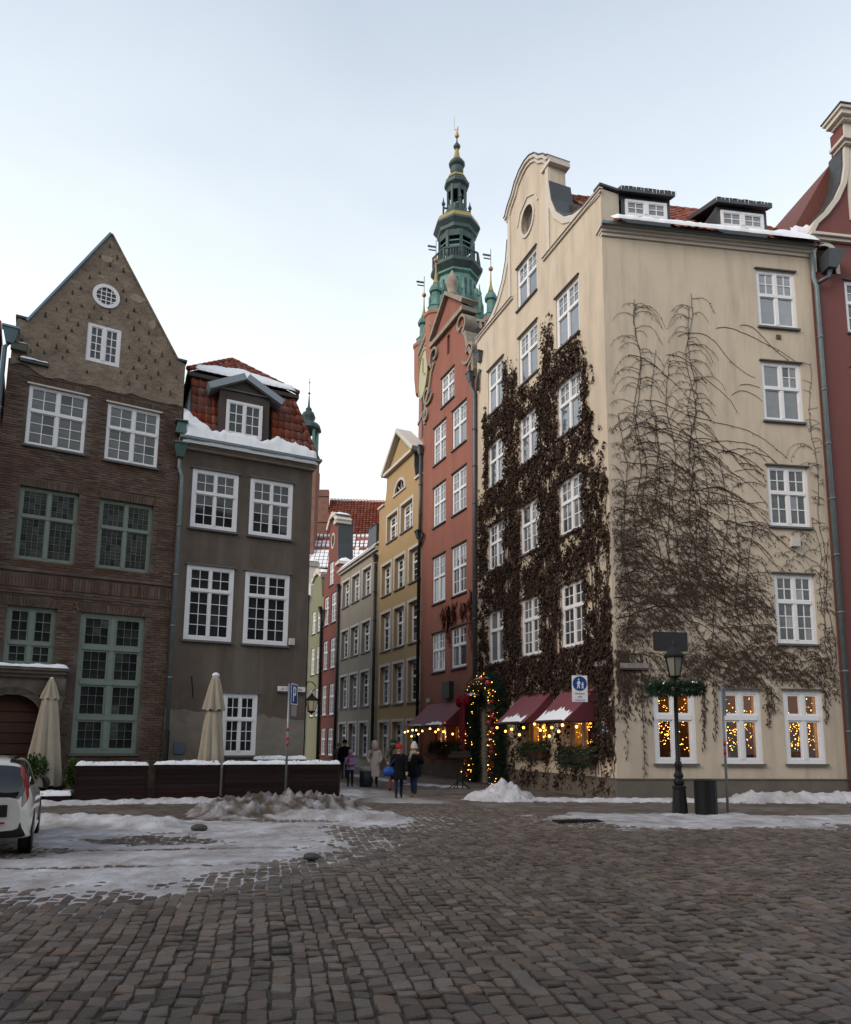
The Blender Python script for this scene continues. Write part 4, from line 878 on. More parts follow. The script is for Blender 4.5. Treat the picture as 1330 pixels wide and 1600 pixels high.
# helm, tier by tier (octagons)
def octo(name, prof, m, smooth=False, c=(0, 0, 0), n=8): return MB().lathe(prof, n, c, R(22.5)).build(name, m, h, M, smooth)
octo('helm_skirt', [(3.9, 49.0), (3.4, 50.5), (2.75, 52.5), (2.55, 54.0)], COPPER)
octo('drum', [(2.5, 54.0), (2.4, 57.2), (2.75, 57.4), (2.8, 57.6)], COPPER)
octo('gallery_cornice', [(2.4, 57.6), (2.8, 58.0), (3.2, 58.4), (3.25, 58.8), (3.0, 58.82)], COPPERD)
for k in range(8):                                       # buttresses around the drum, openings between
    M2 = M @ Matrix.Rotation(R(45*k), 4, 'Z')
    MB().box(2.5, 2.95, -.16, .16, 49.6, 55.5).box(2.9, 3.45, -.12, .12, 52.2, 54.4).lathe([(.24, 54.4), (.3, 54.7), (.12, 55.2), (.04, 56.0)], 6, (3.2, 0, 0)).box(2.4, 3.3, -.1, .1, 54.0, 54.4).build('buttress', COPPER, h, M2)
    MB().box(2.26, 2.36, -.5, .5, 54.6, 56.6).build('louvre', COPPERD, h, M @ Matrix.Rotation(R(45*k+22.5), 4, 'Z'))
    MB().box(2.9, 3.06, -.06, .06, 58.8, 60.2).build('baluster_post', COPPERD, h, M2)
    g = MB()
    for i in range(7): g.box(2.75, 2.83, -1.0+i*.33-.04, -1.0+i*.33+.04, 58.82, 60.0)
    g.box(2.72, 2.86, -1.18, 1.18, 60.003, 60.2)
    g.build('balustrade', COPPERD, h, M @ Matrix.Rotation(R(45*k+22.5), 4, 'Z'))
    MB().box(2.0, 2.3, -.17, .17, 58.8, 63.0).build('column', COPPERD, h, M2)
    o = MB().slab([(-.95, 62.2), (.95, 62.2), (.95, 63.0), (-.95, 63.0)], [], -2.12, -1.95).build('arch_panel', COPPERD, h, M @ Matrix.Rotation(R(45*k+22.5), 4, 'Z'))
    MB().box(1.88, 1.98, -.7, .7, 60.9, 61.1).box(1.88, 1.98, -.7, .7, 61.6, 61.75).build('lattice', COPPER, h, M @ Matrix.Rotation(R(45*k+22.5), 4, 'Z'))
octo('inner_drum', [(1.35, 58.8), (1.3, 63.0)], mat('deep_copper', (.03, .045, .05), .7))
octo('main_cornice', [(2.1, 63.0), (2.45, 63.3), (2.5, 63.7), (2.95, 64.2), (2.9, 64.5)], COPPERD)
octo('gilded_band', [(2.9, 64.5), (2.6, 65.2), (2.45, 65.25)], GOLD)
octo('roof_bell', [(2.5, 65.2), (1.9, 65.8), (1.55, 66.4), (1.5, 66.6)], COPPERD)
for k in range(8):
    M2 = M @ Matrix.Rotation(R(45*k), 4, 'Z')
    MB().box(1.05, 1.25, -.13, .13, 66.5, 70.0).build('column', COPPERD, h, M2)
    if k % 2 == 0: MB().box(1.6, 1.8, -.1, .1, 65.7, 67.6).box(1.2, 1.7, -.06, .06, 67.1, 67.3).lathe([(.22, 67.6), (.25, 67.8), (.1, 68.1), (.03, 68.6)], 6, (1.7, 0, 0)).build('pinnacle', COPPERD, h, M2)
    MB().slab(rect(-.5, .5, 69.3, 70.0), [], -1.12, -1.0).build('arch_panel', COPPERD, h, M @ Matrix.Rotation(R(45*k+22.5), 4, 'Z'))
octo('lantern_parapet', [(1.25, 66.6), (1.3, 67.3), (1.2, 67.35)], COPPERD)
octo('lantern_cornice', [(1.15, 70.0), (1.55, 70.3), (1.6, 70.7), (1.2, 71.2)], COPPERD)
octo('gilded_band', [(1.3, 71.2), (1.15, 71.6), (.6, 71.7)], GOLD)
octo('onion', [(.4, 71.6), (.75, 72.1), (.85, 72.6), (.8, 73.0), (.5, 73.2)], COPPERD, True, n=12)
octo('onion_crown', [(.75, 73.07), (1.0, 73.33), (1.05, 73.53), (.85, 73.86)], COPPERD, True, n=12)
octo('gilded_neck', [(.9, 73.73), (.55, 74.19), (.36, 74.72), (.26, 75.38), (.22, 75.77)], GOLD, True, n=10)
octo('upper_knob', [(.22, 75.71), (.42, 75.90), (.46, 76.10), (.25, 76.43), (.1, 76.70)], COPPERD, True, n=10)
octo('spike', [(.1, 76.63), (.08, 77.36)], COPPERD, n=6)
octo('gilded_ball', [(.08, 77.29), (.28, 77.49), (.3, 77.69), (.12, 77.95)], GOLD, True, n=10)
MB().tube([(0, 0, 77.88), (.05, 0, 78.41), (.12, 0, 78.94)], [.16, .14, .06], 6).tube([(-.3, 0, 78.21), (-.36, 0, 80.26)], .035, 4).tube([(.05, 0, 78.48), (-.3, 0, 78.41)], .05, 4).build('gilded_statue', mat('pale_gilding', (.45, .33, .20), .5, metal=.4), h, M)

# ---- far roofs and the little copper turret
FBR = mat('far_brown_brick', (.215, .105, .078), .9, var=(.15, .075, .056), vs=1.2, va=.8, bump=.5, bs=5, stain=(.27, .16, .125), ss=.8, sa=.6)
Wd = Matrix.Identity(4)
h = thing('far_brick_hall', (-10, 95, 0), 'far brick building with stepped gable and large plain red tile roof', 'building')
st = [(-22, 0), (-13.6, 0), (-13.6, 36.0), (-15.0, 36.0), (-15.0, 38.5), (-17, 38.5), (-17, 41), (-19, 41), (-19, 43), (-22, 43)]
MB().slab(st, [], 94.4, 95.2).build('stepped_gable', FBR, h, Wd)
MB().box(-22, -13.5, 94.25, 94.39, 35.0, 35.4).box(-22, -13.5, 94.25, 94.39, 31.3, 31.7).box(-22, -14.9, 94.25, 94.39, 37.6, 37.9).build('brick_band', FBR, h, Wd)
MB().box(-13.6, 8, 90, 104, 0, 24).build('wall', FBR, h, Wd)
rb = MB().hexa([(-13.6, 88.5, 22), (8, 88.5, 22), (8, 104, 22), (-13.6, 104, 22), (-13.6, 96, 35.1), (8, 96, 34.5), (8, 97, 34.5), (-13.6, 97, 35.1)]).build('roof', mat('roof_underlay', (.13, .045, .035), .9), h, Wd)
tl = MB(); U = Vector((1, 0, -.02)); A0 = Vector((-13.6, 88.4, 22.05)); V = Vector((0, 7.5, 13.1)); vl = V.length
nj = 38; ni = 48
for j in range(12, nj):
    for i in range(ni):
        p = A0 + V*(j/nj) + Vector((i*.45, 0, -.028*i*.45*(j/nj)))
        q = p + V*(1.0/nj)
        tl.add([(p.x+.02, p.y-.16, p.z+.12), (p.x+.22, p.y-.22, p.z+.2), (p.x+.43, p.y-.16, p.z+.12), (q.x+.02, q.y-.02, q.z+.04), (q.x+.22, q.y-.1, q.z+.12), (q.x+.43, q.y-.02, q.z+.04)], [(0, 1, 4, 3), (1, 2, 5, 4)])
tl.build('roof_tiles', TILE_F, h, Wd, kind='stuff')
h = thing('snow_roofed_house', (-10, 72, 0), 'house behind the red gable with snow on its tiled roof, grid of tiles showing', 'building')
MB().box(-15.5, -3.5, 73, 80, 0, 19.5).build('wall', PALE, h, Wd)
MB().hexa([(-15.5, 72.6, 19.5), (-3.5, 72.6, 19.5), (-3.5, 82, 19.5), (-15.5, 82, 19.5), (-15.5, 76.8, 24.4), (-3.5, 76.8, 24.2), (-3.5, 77.4, 24.2), (-15.5, 77.4, 24.4)]).build('roof', MATS['roof_underlay'], h, Wd)
sn = MB(); rng = random.Random(8); A0 = Vector((-15.5, 72.5, 19.55)); V = Vector((0, 4.2, 4.85)); nj, ni = 10, 26
for j in range(nj):
    for i in range(ni):
        if j in (5, 8) and rng.random() < .85: continue
        p = A0 + V*(j/nj) + Vector((i*.46, 0, 0)); s1 = .30 if j < 6 else .22; k = rng.uniform(.75, 1.0) if j > 4 else 1.0
        q = p + V*(.82*k/nj)
        sn.add([(p.x, p.y-.1, p.z+.12), (p.x+s1+.1, p.y-.1, p.z+.12), (q.x+s1+.1, q.y-.1, q.z+.12), (q.x, q.y-.1, q.z+.12), (p.x, p.y, p.z), (p.x+s1+.1, p.y, p.z)], [(0, 1, 2, 3), (4, 5, 1, 0)])
sn.build('roof_snow', SNOW, h, Wd, kind='stuff')
tl = MB()
for j in range(nj):
    for i in range(ni):
        p = A0 + V*(j/nj) + Vector((i*.46, 0, 0)); q = p + V/nj
        tl.add([(p.x, p.y-.03, p.z+.05), (p.x+.44, p.y-.03, p.z+.05), (q.x+.44, q.y, q.z+.02), (q.x, q.y, q.z+.02)], [(0, 1, 2, 3)])
tl.build('roof_tiles', TILE_F, h, Wd, kind='stuff')
c = (-13.3, 75, 0); Mt = Matrix.Translation((c[0], c[1], 0))
h = thing('copper_turret', c, 'small green copper lantern turret peeping over the dark grey house', 'turret')
MB().box(-1.2, 1.2, -1.2, 1.2, 0, 32.5).build('shaft', FBR, h, Mt)
MB().lathe([(1.5, 32.3), (1.3, 32.6), (1.25, 33.0)], 8, (0, 0, 0), R(22.5)).build('base', COPPER, h, Mt)
for k in range(8): MB().box(1.0, 1.2, -.13, .13, 33.0, 35.6).build('column', COPPER, h, Mt @ Matrix.Rotation(R(45*k), 4, 'Z'))
MB().lathe([(1.1, 35.6), (1.5, 35.8), (1.5, 36.1), (1.15, 36.5), (.62, 36.8), (.66, 37.0), (.82, 37.4), (.66, 37.8), (.32, 38.1), (.38, 38.3), (.14, 38.6), (.06, 39.8), (.04, 40)], 8, (0, 0, 0), R(22.5)).build('dome', COPPERD, h, Mt)
MB().ball((0, 0, 40.2), .14, 8, 5).tube([(0, 0, 40.0), (0, 0, 42.0)], .03, 4).ball((0, 0, 41.5), .09, 6, 4).build('finial', COPPERD, h, Mt)
# ------------------------------------------------------------------ ground, cobbles, snow
GND = mat('grit_between_stones', (.068, .057, .048), .95, var=(.040, .034, .029), vs=9, va=.8, bump=.6, bs=60, attr='dirt', attr_col=(.42, .41, .42))
GX0, GX1, GY0, GY1 = -40.0, 45.0, 1.0, 120.0
def seg(p, a, b):
    p, a, b = Vector(p), Vector(a), Vector(b); t = max(0, min(1, (p-a).dot(b-a)/(b-a).length_squared)); return (p - a - (b-a)*t).length
def sstep(a, b, x):
    t = max(0.0, min(1.0, (x-a)/(b-a))); return t*t*(3-2*t)
def poly_d(x, y, P):
    """signed distance to a polygon, positive inside"""
    ins = False; d = 1e9; n = len(P)
    for i in range(n):
        x1, y1 = P[i]; x2, y2 = P[(i+1) % n]
        if (y1 > y) != (y2 > y) and x < (x2-x1)*(y-y1)/(y2-y1)+x1: ins = not ins
        dx, dy = x2-x1, y2-y1; t = max(0, min(1, ((x-x1)*dx+(y-y1)*dy)/(dx*dx+dy*dy)))
        d = min(d, math.hypot(x-x1-dx*t, y-y1-dy*t))
    return d if ins else -d
FIELD_L = [(-14, 17.0), (-9.0, 17.1), (-6.0, 16.7), (-4.9, 16.4), (-2.4, 16.2), (-.6, 17.4), (.2, 17.0), (-.4, 15.7), (-2.0, 15.2), (-1.7, 14.3), (-1.15, 12.9), (-1.9, 11.6), (-3.0, 9.8), (-4.2, 9.0), (-7, 8.2), (-14, 8.0)]
FIELD_R = [(3.0, 17.4), (4.2, 16.1), (6.6, 15.5), (9.0, 16.4), (13, 17.6), (20, 19.5), (20, 20.6), (13, 19.6), (9, 18.6), (6, 18.9), (3.6, 18.9)]
SLUSH = [(-16, 17.2), (-9, 17.3), (-5, 16.9), (-2.0, 18.4), (-.9, 20.0), (.6, 21.0), (3.0, 19.6), (3.4, 17.6), (6, 16.8), (10, 17.6), (24, 20.5), (24, 40), (-4, 70), (-22, 70), (-22, 24)]
def snow_at(x, y):
    """height of snow or slush above the stones, and how dirty it is (0 white .. 1 brown)"""
    n1 = fbm(x*.9, y*.9, 1.7); n2 = fbm(x*3.1, y*3.1, 4.2, 3); n3 = fbm(x*5.5, y*5.5, 8.8, 2)
    hgt, dirt = -.06, .4
    d = poly_d(x, y, FIELD_L)
    if d > -.8:
        hh = .035*sstep(-.25, .5, d + .35*n1 + .12*n2) - .015 + .018*n2 + .008*n3
        b = math.hypot((x+4.9)/1.25, (y-13.05)/.55) + .35*n2 + .25*n1       # bare patch
        hh -= .06*sstep(1.15, .75, b)
        b2 = math.hypot((x+7.2)/1.5, (y-11.6)/.8) + .4*n2
        hh -= .03*sstep(1.2, .7, b2)
        dd = .22 + .26*n1 + .22*n2 + .10*n3 + .35*sstep(1.6, .8, b2)
        r = seg((x, y), (-8.3, 15.6), (-5.6, 15.3)) + .15*n2               # ridge of cleaner snow
        k = sstep(.75, .15, r); hh += k*(.16 + .06*n2 + .04*n3); dd -= .5*k
        tr = min(abs(y - 10.15 - .06*(x+9)**2*.3 + .0*x - .1*n1), abs(y - 11.7 - .06*(x+9)**2*.3 - .1*n1))     # wheel ruts
        if x < -2.2 and tr < .16: hh -= .030*sstep(.16, .05, tr); dd += .30*sstep(.16, .05, tr)
        if hh > hgt: hgt, dirt = hh, dd
    d = poly_d(x, y, FIELD_R)
    if d > -.8:
        hh = .035*sstep(-.25, .5, d + .3*n1 + .12*n2) - .012 + .015*n2 + .007*n3
        if hh > hgt: hgt, dirt = hh, .27 + .28*n1 + .24*n2 + .1*n3
    d = poly_d(x, y, SLUSH)
    if d > -.8:
        hh = .03*sstep(-.5, .6, d + .4*n1) - .012 + .012*n2 + .006*n3
        dd = .93 + .10*n1 + .12*n2
        if y > 21: dd -= .42*sstep(.5, -.4, abs(x + .43*(y-24) + 1.5) - .5*n1 - .9) * (1 if y < 30 else .4)
        if hh > hgt: hgt, dirt = hh, dd
    # banks: along the planters, along the cream house, the dirty heap, the white cone, alley patches
    def bank(r, w, hmax, dv, rough=1.0):
        nonlocal hgt, dirt
        k = sstep(w, w*.12, r + .22*w*n2*rough + .15*w*n1)
        if k > 0:
            hh = hmax*k*(1 + .45*n2*rough + .22*n3*rough) - .005
            if hh > hgt: hgt, dirt = hh, dv
    bank(seg((x, y), (-10.6, 19.25), (-5.6, 20.95)), .42, .14, .02 + .1*n2)
    bank(seg((x, y), (-5.6, 20.9), (-2.6, 21.95)), .35, .12, .15)
    bank(seg((x, y), (-3.0, 17.3), (-.9, 17.1)), .62, .17, .38 + .3*n2, 1.2)
    bank(seg((x, y), (-2.4, 22.3), (-2.6, 26.0)), .75, .06, .12 + .2*n2)
    bank(seg((x, y), (2.9, 22.3), (5.7, 22.1)), .50, .12, .10 + .2*n2)
    bank(seg((x, y), (5.6, 22.1), (10.0, 22.65)), .45, .12, .05 + .15*n2)
    bank(seg((x, y), (10.0, 22.5), (18.0, 23.6)), .75, .30, .05 + .15*n2)
    bank(math.hypot(x-6.4, y-18.2), .75, .09, .05 + .1*n2); bank(math.hypot(x-7.2, y-18.2), .8, .09, .05); bank(math.hypot(x-8.0, y-18.6), .55, .07, .05)
    bank(seg((x, y), (-.4, 29.5), (1.2, 28.2)), .7, .07, .15 + .2*n2)
    bank(seg((x, y), (-1.2, 31.5), (-3.5, 36.5)), .6, .07, .2 + .2*n2)
    return hgt, max(0.0, min(1.0, dirt))
MB().add([(-600, -60, -.17), (600, -60, -.17), (600, 900, -.17), (-600, 900, -.17)], [(0, 1, 2, 3)]).build('ground', mat('wet_ground', (.075, .068, .062), .9, var=(.05, .046, .042), vs=.4), kind='structure')
street = put('cobbled_street', None, None, Matrix.Identity(4), label='square of dark cobblestones in front of the houses', kind='structure')
def grid(x0, x1, y0, y1, st, fz, fd, keep, name, m, par=None, **kw):
    nx, ny = int((x1-x0)/st), int((y1-y0)/st); v = []; dv = []; idx = {}; b = MB(); ok = []
    for j in range(ny+1):
        for i in range(nx+1):
            x, y = x0+i*st, y0+j*st
            if not keep(x, y): ok.append(None); continue
            z, d = fz(x, y); ok.append(len(b.v)); b.v.append((x, y, z)); dv.append(d)
    n = nx+1
    for j in range(ny):
        for i in range(nx):
            q = (ok[j*n+i], ok[j*n+i+1], ok[(j+1)*n+i+1], ok[(j+1)*n+i])
            if None in q: continue
            if fd is not None and all(b.v[k][2] < fd for k in q): continue
            b.f.append(q)
    me = b.mesh(name, m, True)
    at = me.attributes.new('dirt', 'FLOAT', 'POINT'); at.data.foreach_set('value', dv)
    return put(name, me, par, None, **kw)
view = lambda x, y: abs(x) < .66*y + 1.5
# sandy bed in the joints; snow packed in them on the left
def joint(x, y):
    k = sstep(-2.3, .2, poly_d(x, y, FIELD_L) + .8*fbm(x*1.3, y*1.3, 2)) * sstep(-.1, .35, fbm(x*4, y*4, 5)+.28)
    k2 = sstep(13.5, 17, y) * sstep(5.5, 1.0, abs(x-1.5)) * sstep(-.2, .3, fbm(x*3, y*3, 6)) * .8
    return -.021 + .022*fbm(x*.5, y*.5, 9) + .005*fbm(x*6, y*6, 3) + .014*max(k, k2*.7), min(.95, max(k, k2))
grid(-16, 18, 3.4, 25, .085, joint, None, view, 'joint_sand', GND, street)
STONE_M = mat('cobblestone', (.122, .097, .081), .50, var=(.082, .066, .056), vs=8, va=.8, bump=.6, bs=45, island=.40, stain=(.165, .122, .098), ss=.35, sa=.6, wet=2.2)
STONE_I = mat('cobblestone_near', (.122, .097, .081), .50, var=(.082, .066, .056), vs=11, va=.8, bump=.55, bs=60, rnd=.36, stain=(.125, .098, .088), ss=2.0, sa=.5, wet=5)
rng = random.Random(21)
def stone_verts(cx, cy, w, l, ca, sa, hi, rng):
    """a worn sett: skirt, shoulder ring and a slightly domed top"""
    out = []
    ph = rng.random()*6.28
    for (k, z) in ((1.0, -.06), (1.0, hi-.014), (.92, hi-.001)):
        for i in range(8):
            t = (45, 80, 100, 135, 225, 260, 280, 315)[i]*math.pi/180; t += (0, .25, -.25, 0, 0, .25, -.25, 0)[i]*0; c, s = math.cos(t), math.sin(t)
            e = 1/ (abs(c)**9 + abs(s)**9)**(1/9)
            j = 1 + .06*math.sin(2*t+ph) + .05*math.sin(3*t+ph*2.3) - .03
            u, v = c*e*w*.5*k*j, s*e*l*.5*k*j
            out.append((cx + u*ca - v*sa, cy + u*sa + v*ca, z + .008*math.sin(t*1.0+ph) * (1 if z > 0 or hi < .0 else 1)))
    out.append((cx, cy, hi+.004)); return out
SF = [(i, (i+1) % 8, 8+(i+1) % 8, 8+i) for i in range(8)] + [(8+i, 8+(i+1) % 8, 16+(i+1) % 8, 16+i) for i in range(8)] + [(16+i, 16+(i+1) % 8, 24) for i in range(8)]
CA = R(90 + 11.5)                       # courses run up the square towards the alley
ux, uy_ = math.cos(CA), math.sin(CA); vx, vy = -uy_, ux
mass = MB(); near = []
c = -22.0
while c < 22.0:
    cw = rng.uniform(.125, .17); s = rng.uniform(-.2, 0) + 1.5
    wob = rng.random()*10
    while s < 27:
        ln = rng.choice((rng.uniform(.12, .16), rng.uniform(.15, .21), rng.uniform(.16, .20)))
        cc = c + cw*.5 + .07*math.sin(s*.33 + c*.10) + .02*math.sin(s*1.3 + c*.5) + rng.gauss(0, .007) ; ss = s + ln*.5
        x = -vx*cc + ux*ss; y = -vy*cc + uy_*ss
        s += ln + rng.uniform(.012, .024)
        if y < 4.0 or not view(x, y) or y > 24: continue
        sh, _ = snow_at(x, y) if y > 7.5 else (-1, 0)
        if sh > .05: continue
        if poly_d(x, y, SLUSH) > 1.2: continue
        z = .022*fbm(x*.5, y*.5, 9) + rng.uniform(-.006, .005)
        args = (cw + .002, ln, math.cos(CA - math.pi/2 + rng.gauss(0, .05)), math.sin(CA - math.pi/2 + rng.gauss(0, .05)), z)
        if y < 6.35 and abs(x) < .605*y + .05: near.append((y, x, args))
        else: mass.add(stone_verts(x, y, *args, rng), SF)
    c += cw + rng.uniform(.003, .011)
near.sort(key=lambda t: t[0])
protos = [MB().add(stone_verts(0, 0, 1, 1, 1, 0, 0, rng), SF).mesh('cobblestone', STONE_I, False) for _ in range(10)]
for k, (y, x, (w, l, ca, sa, z)) in enumerate(near):
    if k < 300:
        Ms = Matrix.Translation((x, y, z)) @ Matrix.Rotation(math.atan2(sa, ca) + (math.pi if rng.random() < .5 else 0), 4, 'Z') @ Matrix.Diagonal((w, l, 1, 1))
        put('cobblestone', protos[k % 10], street, Ms)
    else: mass.add(stone_verts(x, y, w, l, ca, sa, z, rng), SF)
mass.build('cobblestones', STONE_M, street, None, False, kind='stuff')
grid(-16, 19, 7.5, 24.5, .07, snow_at, -.03, view, 'snow', TRAMP, None, kind='stuff', label='trampled snow and brown slush lying over the square and pavements')
grid(-14, 8, 24.5, 62, .16, snow_at, None, lambda x, y: abs(x+4) < 10, 'alley_slush', TRAMP, None, kind='stuff', label='brown slush and patches of snow covering the alley')
# the two heaps, built finer: crusted lumps of cleared snow
def heap(name, x0, x1, y0, y1, st, f, lab):
    o = grid(x0, x1, y0, y1, st, f, -.01, lambda x, y: True, name, TRAMP, None, label=lab, cat='snow heap'); return o
def lumps(x, y, s): return abs(fbm(x*2.6+s, y*2.6, s, 2))*.55 + abs(fbm(x*6.5, y*6.5+s, s, 2))*.28 + abs(fbm(x*15, y*15, s+3, 2))*.13
def h_dirty(x, y):
    n1 = fbm(x*1.1, y*1.1, 12); n2 = fbm(x*3.0, y*3.0, 5, 3); l = lumps(x, y, 4.0)
    r = min(seg((x, y), (-4.7, 17.7), (-3.2, 18.9))/1.25, seg((x, y), (-3.3, 18.9), (-2.35, 19.35))/.88) + .20*n1 + .12*n2
    k = sstep(1.0, .0, r)
    return k*(.30 + .40*l + .10*n1) + .10*sstep(.05, .5, k)*l - .012, max(0, min(1, .82 + .6*n2 + .25*n1 + .6*(l-.35) - .45*sstep(-3.4, -2.2, x)*sstep(18.6, 17.8, y)))
heap('snow_heap', -6.4, -1.2, 16.0, 20.6, .034, h_dirty, 'long low heap of dirty grey brown snow below the parking sign')
def h_white(x, y):
    n1 = fbm(x*1.3, y*1.3, 2); n2 = fbm(x*3.4, y*3.4, 9, 3); l = lumps(x, y, 9.0)
    r = math.hypot(x-2.42, (y-22.6)*1.1)/1.15 + .16*n1 + .10*n2
    k = max(0.0, 1-r)
    return (k**.85)*(.62 + .30*(l-.3)) + .08*sstep(0, .3, k)*l - .012, max(0, min(1, .08 + .25*n2 + .2*(l-.4)))
heap('snow_heap', 1.0, 3.9, 21.2, 24.0, .034, h_white, 'white cone of cleared snow at the foot of the garlanded door')
# two loose stones lying in the snow
for (x, y, r, lab) in ((-4.47, 14.5, .14, 'small dark stone lying in the snow by the dirty heap'), (-1.71, 11.2, .11, 'small dark stone lying at the edge of the snow')):
    b = MB(); b.lathe([(.02, -.3), (.7, -.25), (1, .1), (.85, .5), (.45, .75), (.05, .8)], 9)
    b.v = [(p[0]*r*1.3*(1+.25*fbm(p[0]*2+x, p[1]*2, p[2])), p[1]*r*(1+.25*fbm(p[1]*2, p[0]*2+y, p[2])), p[2]*r*.9 + .02) for p in b.v]
    o = b.build('loose_stone', mat('dark_wet_stone', (.05, .048, .045), .6, var=(.10, .09, .085), vs=12), None, Matrix.Translation((x, y, .02)), True, label=lab, cat='stone')

# street drain at the edge of the packed snow
Mg = frame((3.55, 16.75), 80)
t = thing('drain_grate', (3.55, 16.75, 0), 'dark iron drain grate in the cobbles beside the snow at right', 'drain', M=Mg)
MB().slab(rect(-.55, .55, -.22, .22), [rect(-.50, .50, -.17, .17)], 0, .03).build('grate_frame', IRON, t, Mg @ Matrix.Translation((0, 0, .035)) @ Matrix.Rotation(R(-90), 4, 'X'))
for i in range(12): MB().box(-.49+i*.085, -.455+i*.085, -.168, .168, .01, .045).build('grate_bar', IRON, t, Mg)
# ------------------------------------------------------------------ creepers
IVY = mat('withered_creeper_leaf', (.042, .027, .021), .9, var=(.070, .046, .035), vs=3, va=.6, island=.5, spec=.1)
STEM = mat('creeper_stem', (.062, .041, .030), .9, var=(.038, .026, .020), vs=4)
def ivy_density(u, z):
    """share of wall hidden by leaves, u metres from the corner along the gable front"""
    n = fbm(u*.7, z*.45, 3.0); n2 = fbm(u*2.3, z*1.5, 7.0, 3)
    edge_r = .05 if z < 10.6 else .35 + .35*(z-10.6)/2 if z < 12.6 else .9 + .15*(z-12.6) if z < 16.6 else 1.45
    top = 16.2
    if 3.25 < u < 4.1: top = 18.1
    elif 6.2 < u < 7.4: top = 18.0 + .6*n
    elif 7.4 <= u < 9.15: top = 16.5
    elif u >= 9.15: top = 17.0
    elif 1.4 < u <= 3.25: top = 16.55
    k = sstep(edge_r - .25, edge_r + .25, u + .5*n2) * sstep(top + .5, top - .5, z + .7*n2)
    if u > 9.1: k *= sstep(13.5, 12, z) if u > 9.35 + .2*n2 else 1
    if u > 9.9 + .2*n2: k *= .1
    bot = 3.5 if u > 1.2 else 1.6
    k *= sstep(bot - .5, bot + .4, z + .6*n2)
    k *= (.58 if z > 9 else .50) + .40*n + .60*n2 + (.22 if 3.6 < z < 5.1 else 0)
    if z < 3.6: k = max(k, (.10 + .35*n2 + .2*n) * (1 if u < 7.2 else 0))
    if 4.9 < z < 12 and n2 < -.25: k *= .4
    k *= max(0.0, 1.0 + 1.3*fbm(u*6.5, z*2.6, 11, 3))
    return k
ivy = thing('withered_creeper', (P_C[0]-1.5, P_C[1]+3.5, 0), 'dense dark brown withered creeper covering the gable front around its windows', 'creeper')
rng = random.Random(99); lf = MB(); holes = hC + gC
cnt = 0
for _ in range(210000):
    u = rng.uniform(0, 10.15); z = rng.uniform(.15, 18.6)
    if rng.random() > ivy_density(u, z): continue
    x = -u; skip = False
    for (a, b_, c, d) in holes:
        m_ = .05 if rng.random() < .8 else -.12
        if a + m_ < x < b_ - m_ and c + m_ < z < d - m_*.5: skip = True; break
    if skip: continue
    w = rng.uniform(.011, .030); l = rng.uniform(.05, .16); y = -.02 - rng.random()**2*.13; t = rng.gauss(0, .35); cz, sz = math.cos(t), math.sin(t); tw = rng.uniform(-.05, .05)
    pts = [(0, 0, .0), (w, tw, -l*.45), (0, -.03, -l), (-w, -tw, -l*.5)]
    lf.add([(x + px*cz + pz*sz, y + py, z - px*sz + pz*cz) for (px, py, pz) in pts], [(0, 1, 2, 3)]); cnt += 1
lf.build('foliage', IVY, ivy, MC, kind='stuff')
st = MB()
for k in range(150):
    u = rng.choice((rng.uniform(.1, 1.3), rng.uniform(3.1, 4.4), rng.uniform(6.1, 7.4), rng.uniform(0.2, 9.6))); z = rng.uniform(.3, 4) if u < 1.4 else rng.uniform(3.6, 7); top = z + rng.uniform(2, 8); pts = []
    while z < top:
        inside = any(a < -u < b_ and c < z < d for (a, b_, c, d) in holes)
        if inside or not (0 < u < 10): break
        pts.append((-u, -.03, z)); z += .22; u += rng.gauss(0, .06)
    if len(pts) > 3: st.tube(pts, .014, 3, False)
st.build('stems', STEM, ivy, MC, kind='stuff')
# bare vines on the right-hand wall
vine = thing('bare_vine', (P_C[0]+3, P_C[1]+.4, 0), 'leafless climbing vine fanning over the cream side wall above the lit windows', 'creeper')
vb = MB(); bits = MB(); rng = random.Random(5)
holD = hD + [(1.34, 2.50, 4.77, 5.37)]
def free(x, z): return 0.05 < x < 7.82 and z < 18.3 and not any(a-.03 < x < b_+.03 and c-.05 < z < d+.05 for (a, b_, c, d) in holD)
def bit(x, z, k=1.0):
    l = rng.uniform(.05, .12)*k; w = rng.uniform(.007, .014)*k; s = rng.gauss(0, .4)
    bits.add([(x, -.03, z), (x+w+s*l*.5, -.05, z-l*.5), (x+s*l, -.04, z-l), (x-w+s*l*.5, -.02, z-l*.5)], [(0, 1, 2, 3)])
def run(pts, r0, r1, bp):
    p2 = []
    for p in pts:
        if not free(*p): break
        p2.append(p)
    if len(p2) < 3: return
    n = len(p2); vb.tube([(p[0], -.012, p[1]) for p in p2], [r0 + (r1-r0)*i/(n-1) for i in range(n)], 3, False)
    for p in p2:
        if rng.random() < bp: bit(p[0], p[1] - .01)
def arch(x, z, side, L, bp, r=.008):
    n = max(6, int(L/.09)); rise = rng.uniform(.10, .28)*L; drop = rng.uniform(.35, .9)*L; pts = []
    for i in range(n+1):
        t = i/n; pts.append((x + side*L*(t - .12*t*t) + rng.gauss(0, .012), z + 4*rise*t*(1-t)*.8 - drop*t*t*t*.6 + rng.gauss(0, .010)))
    run(pts, r, r*.6, bp)
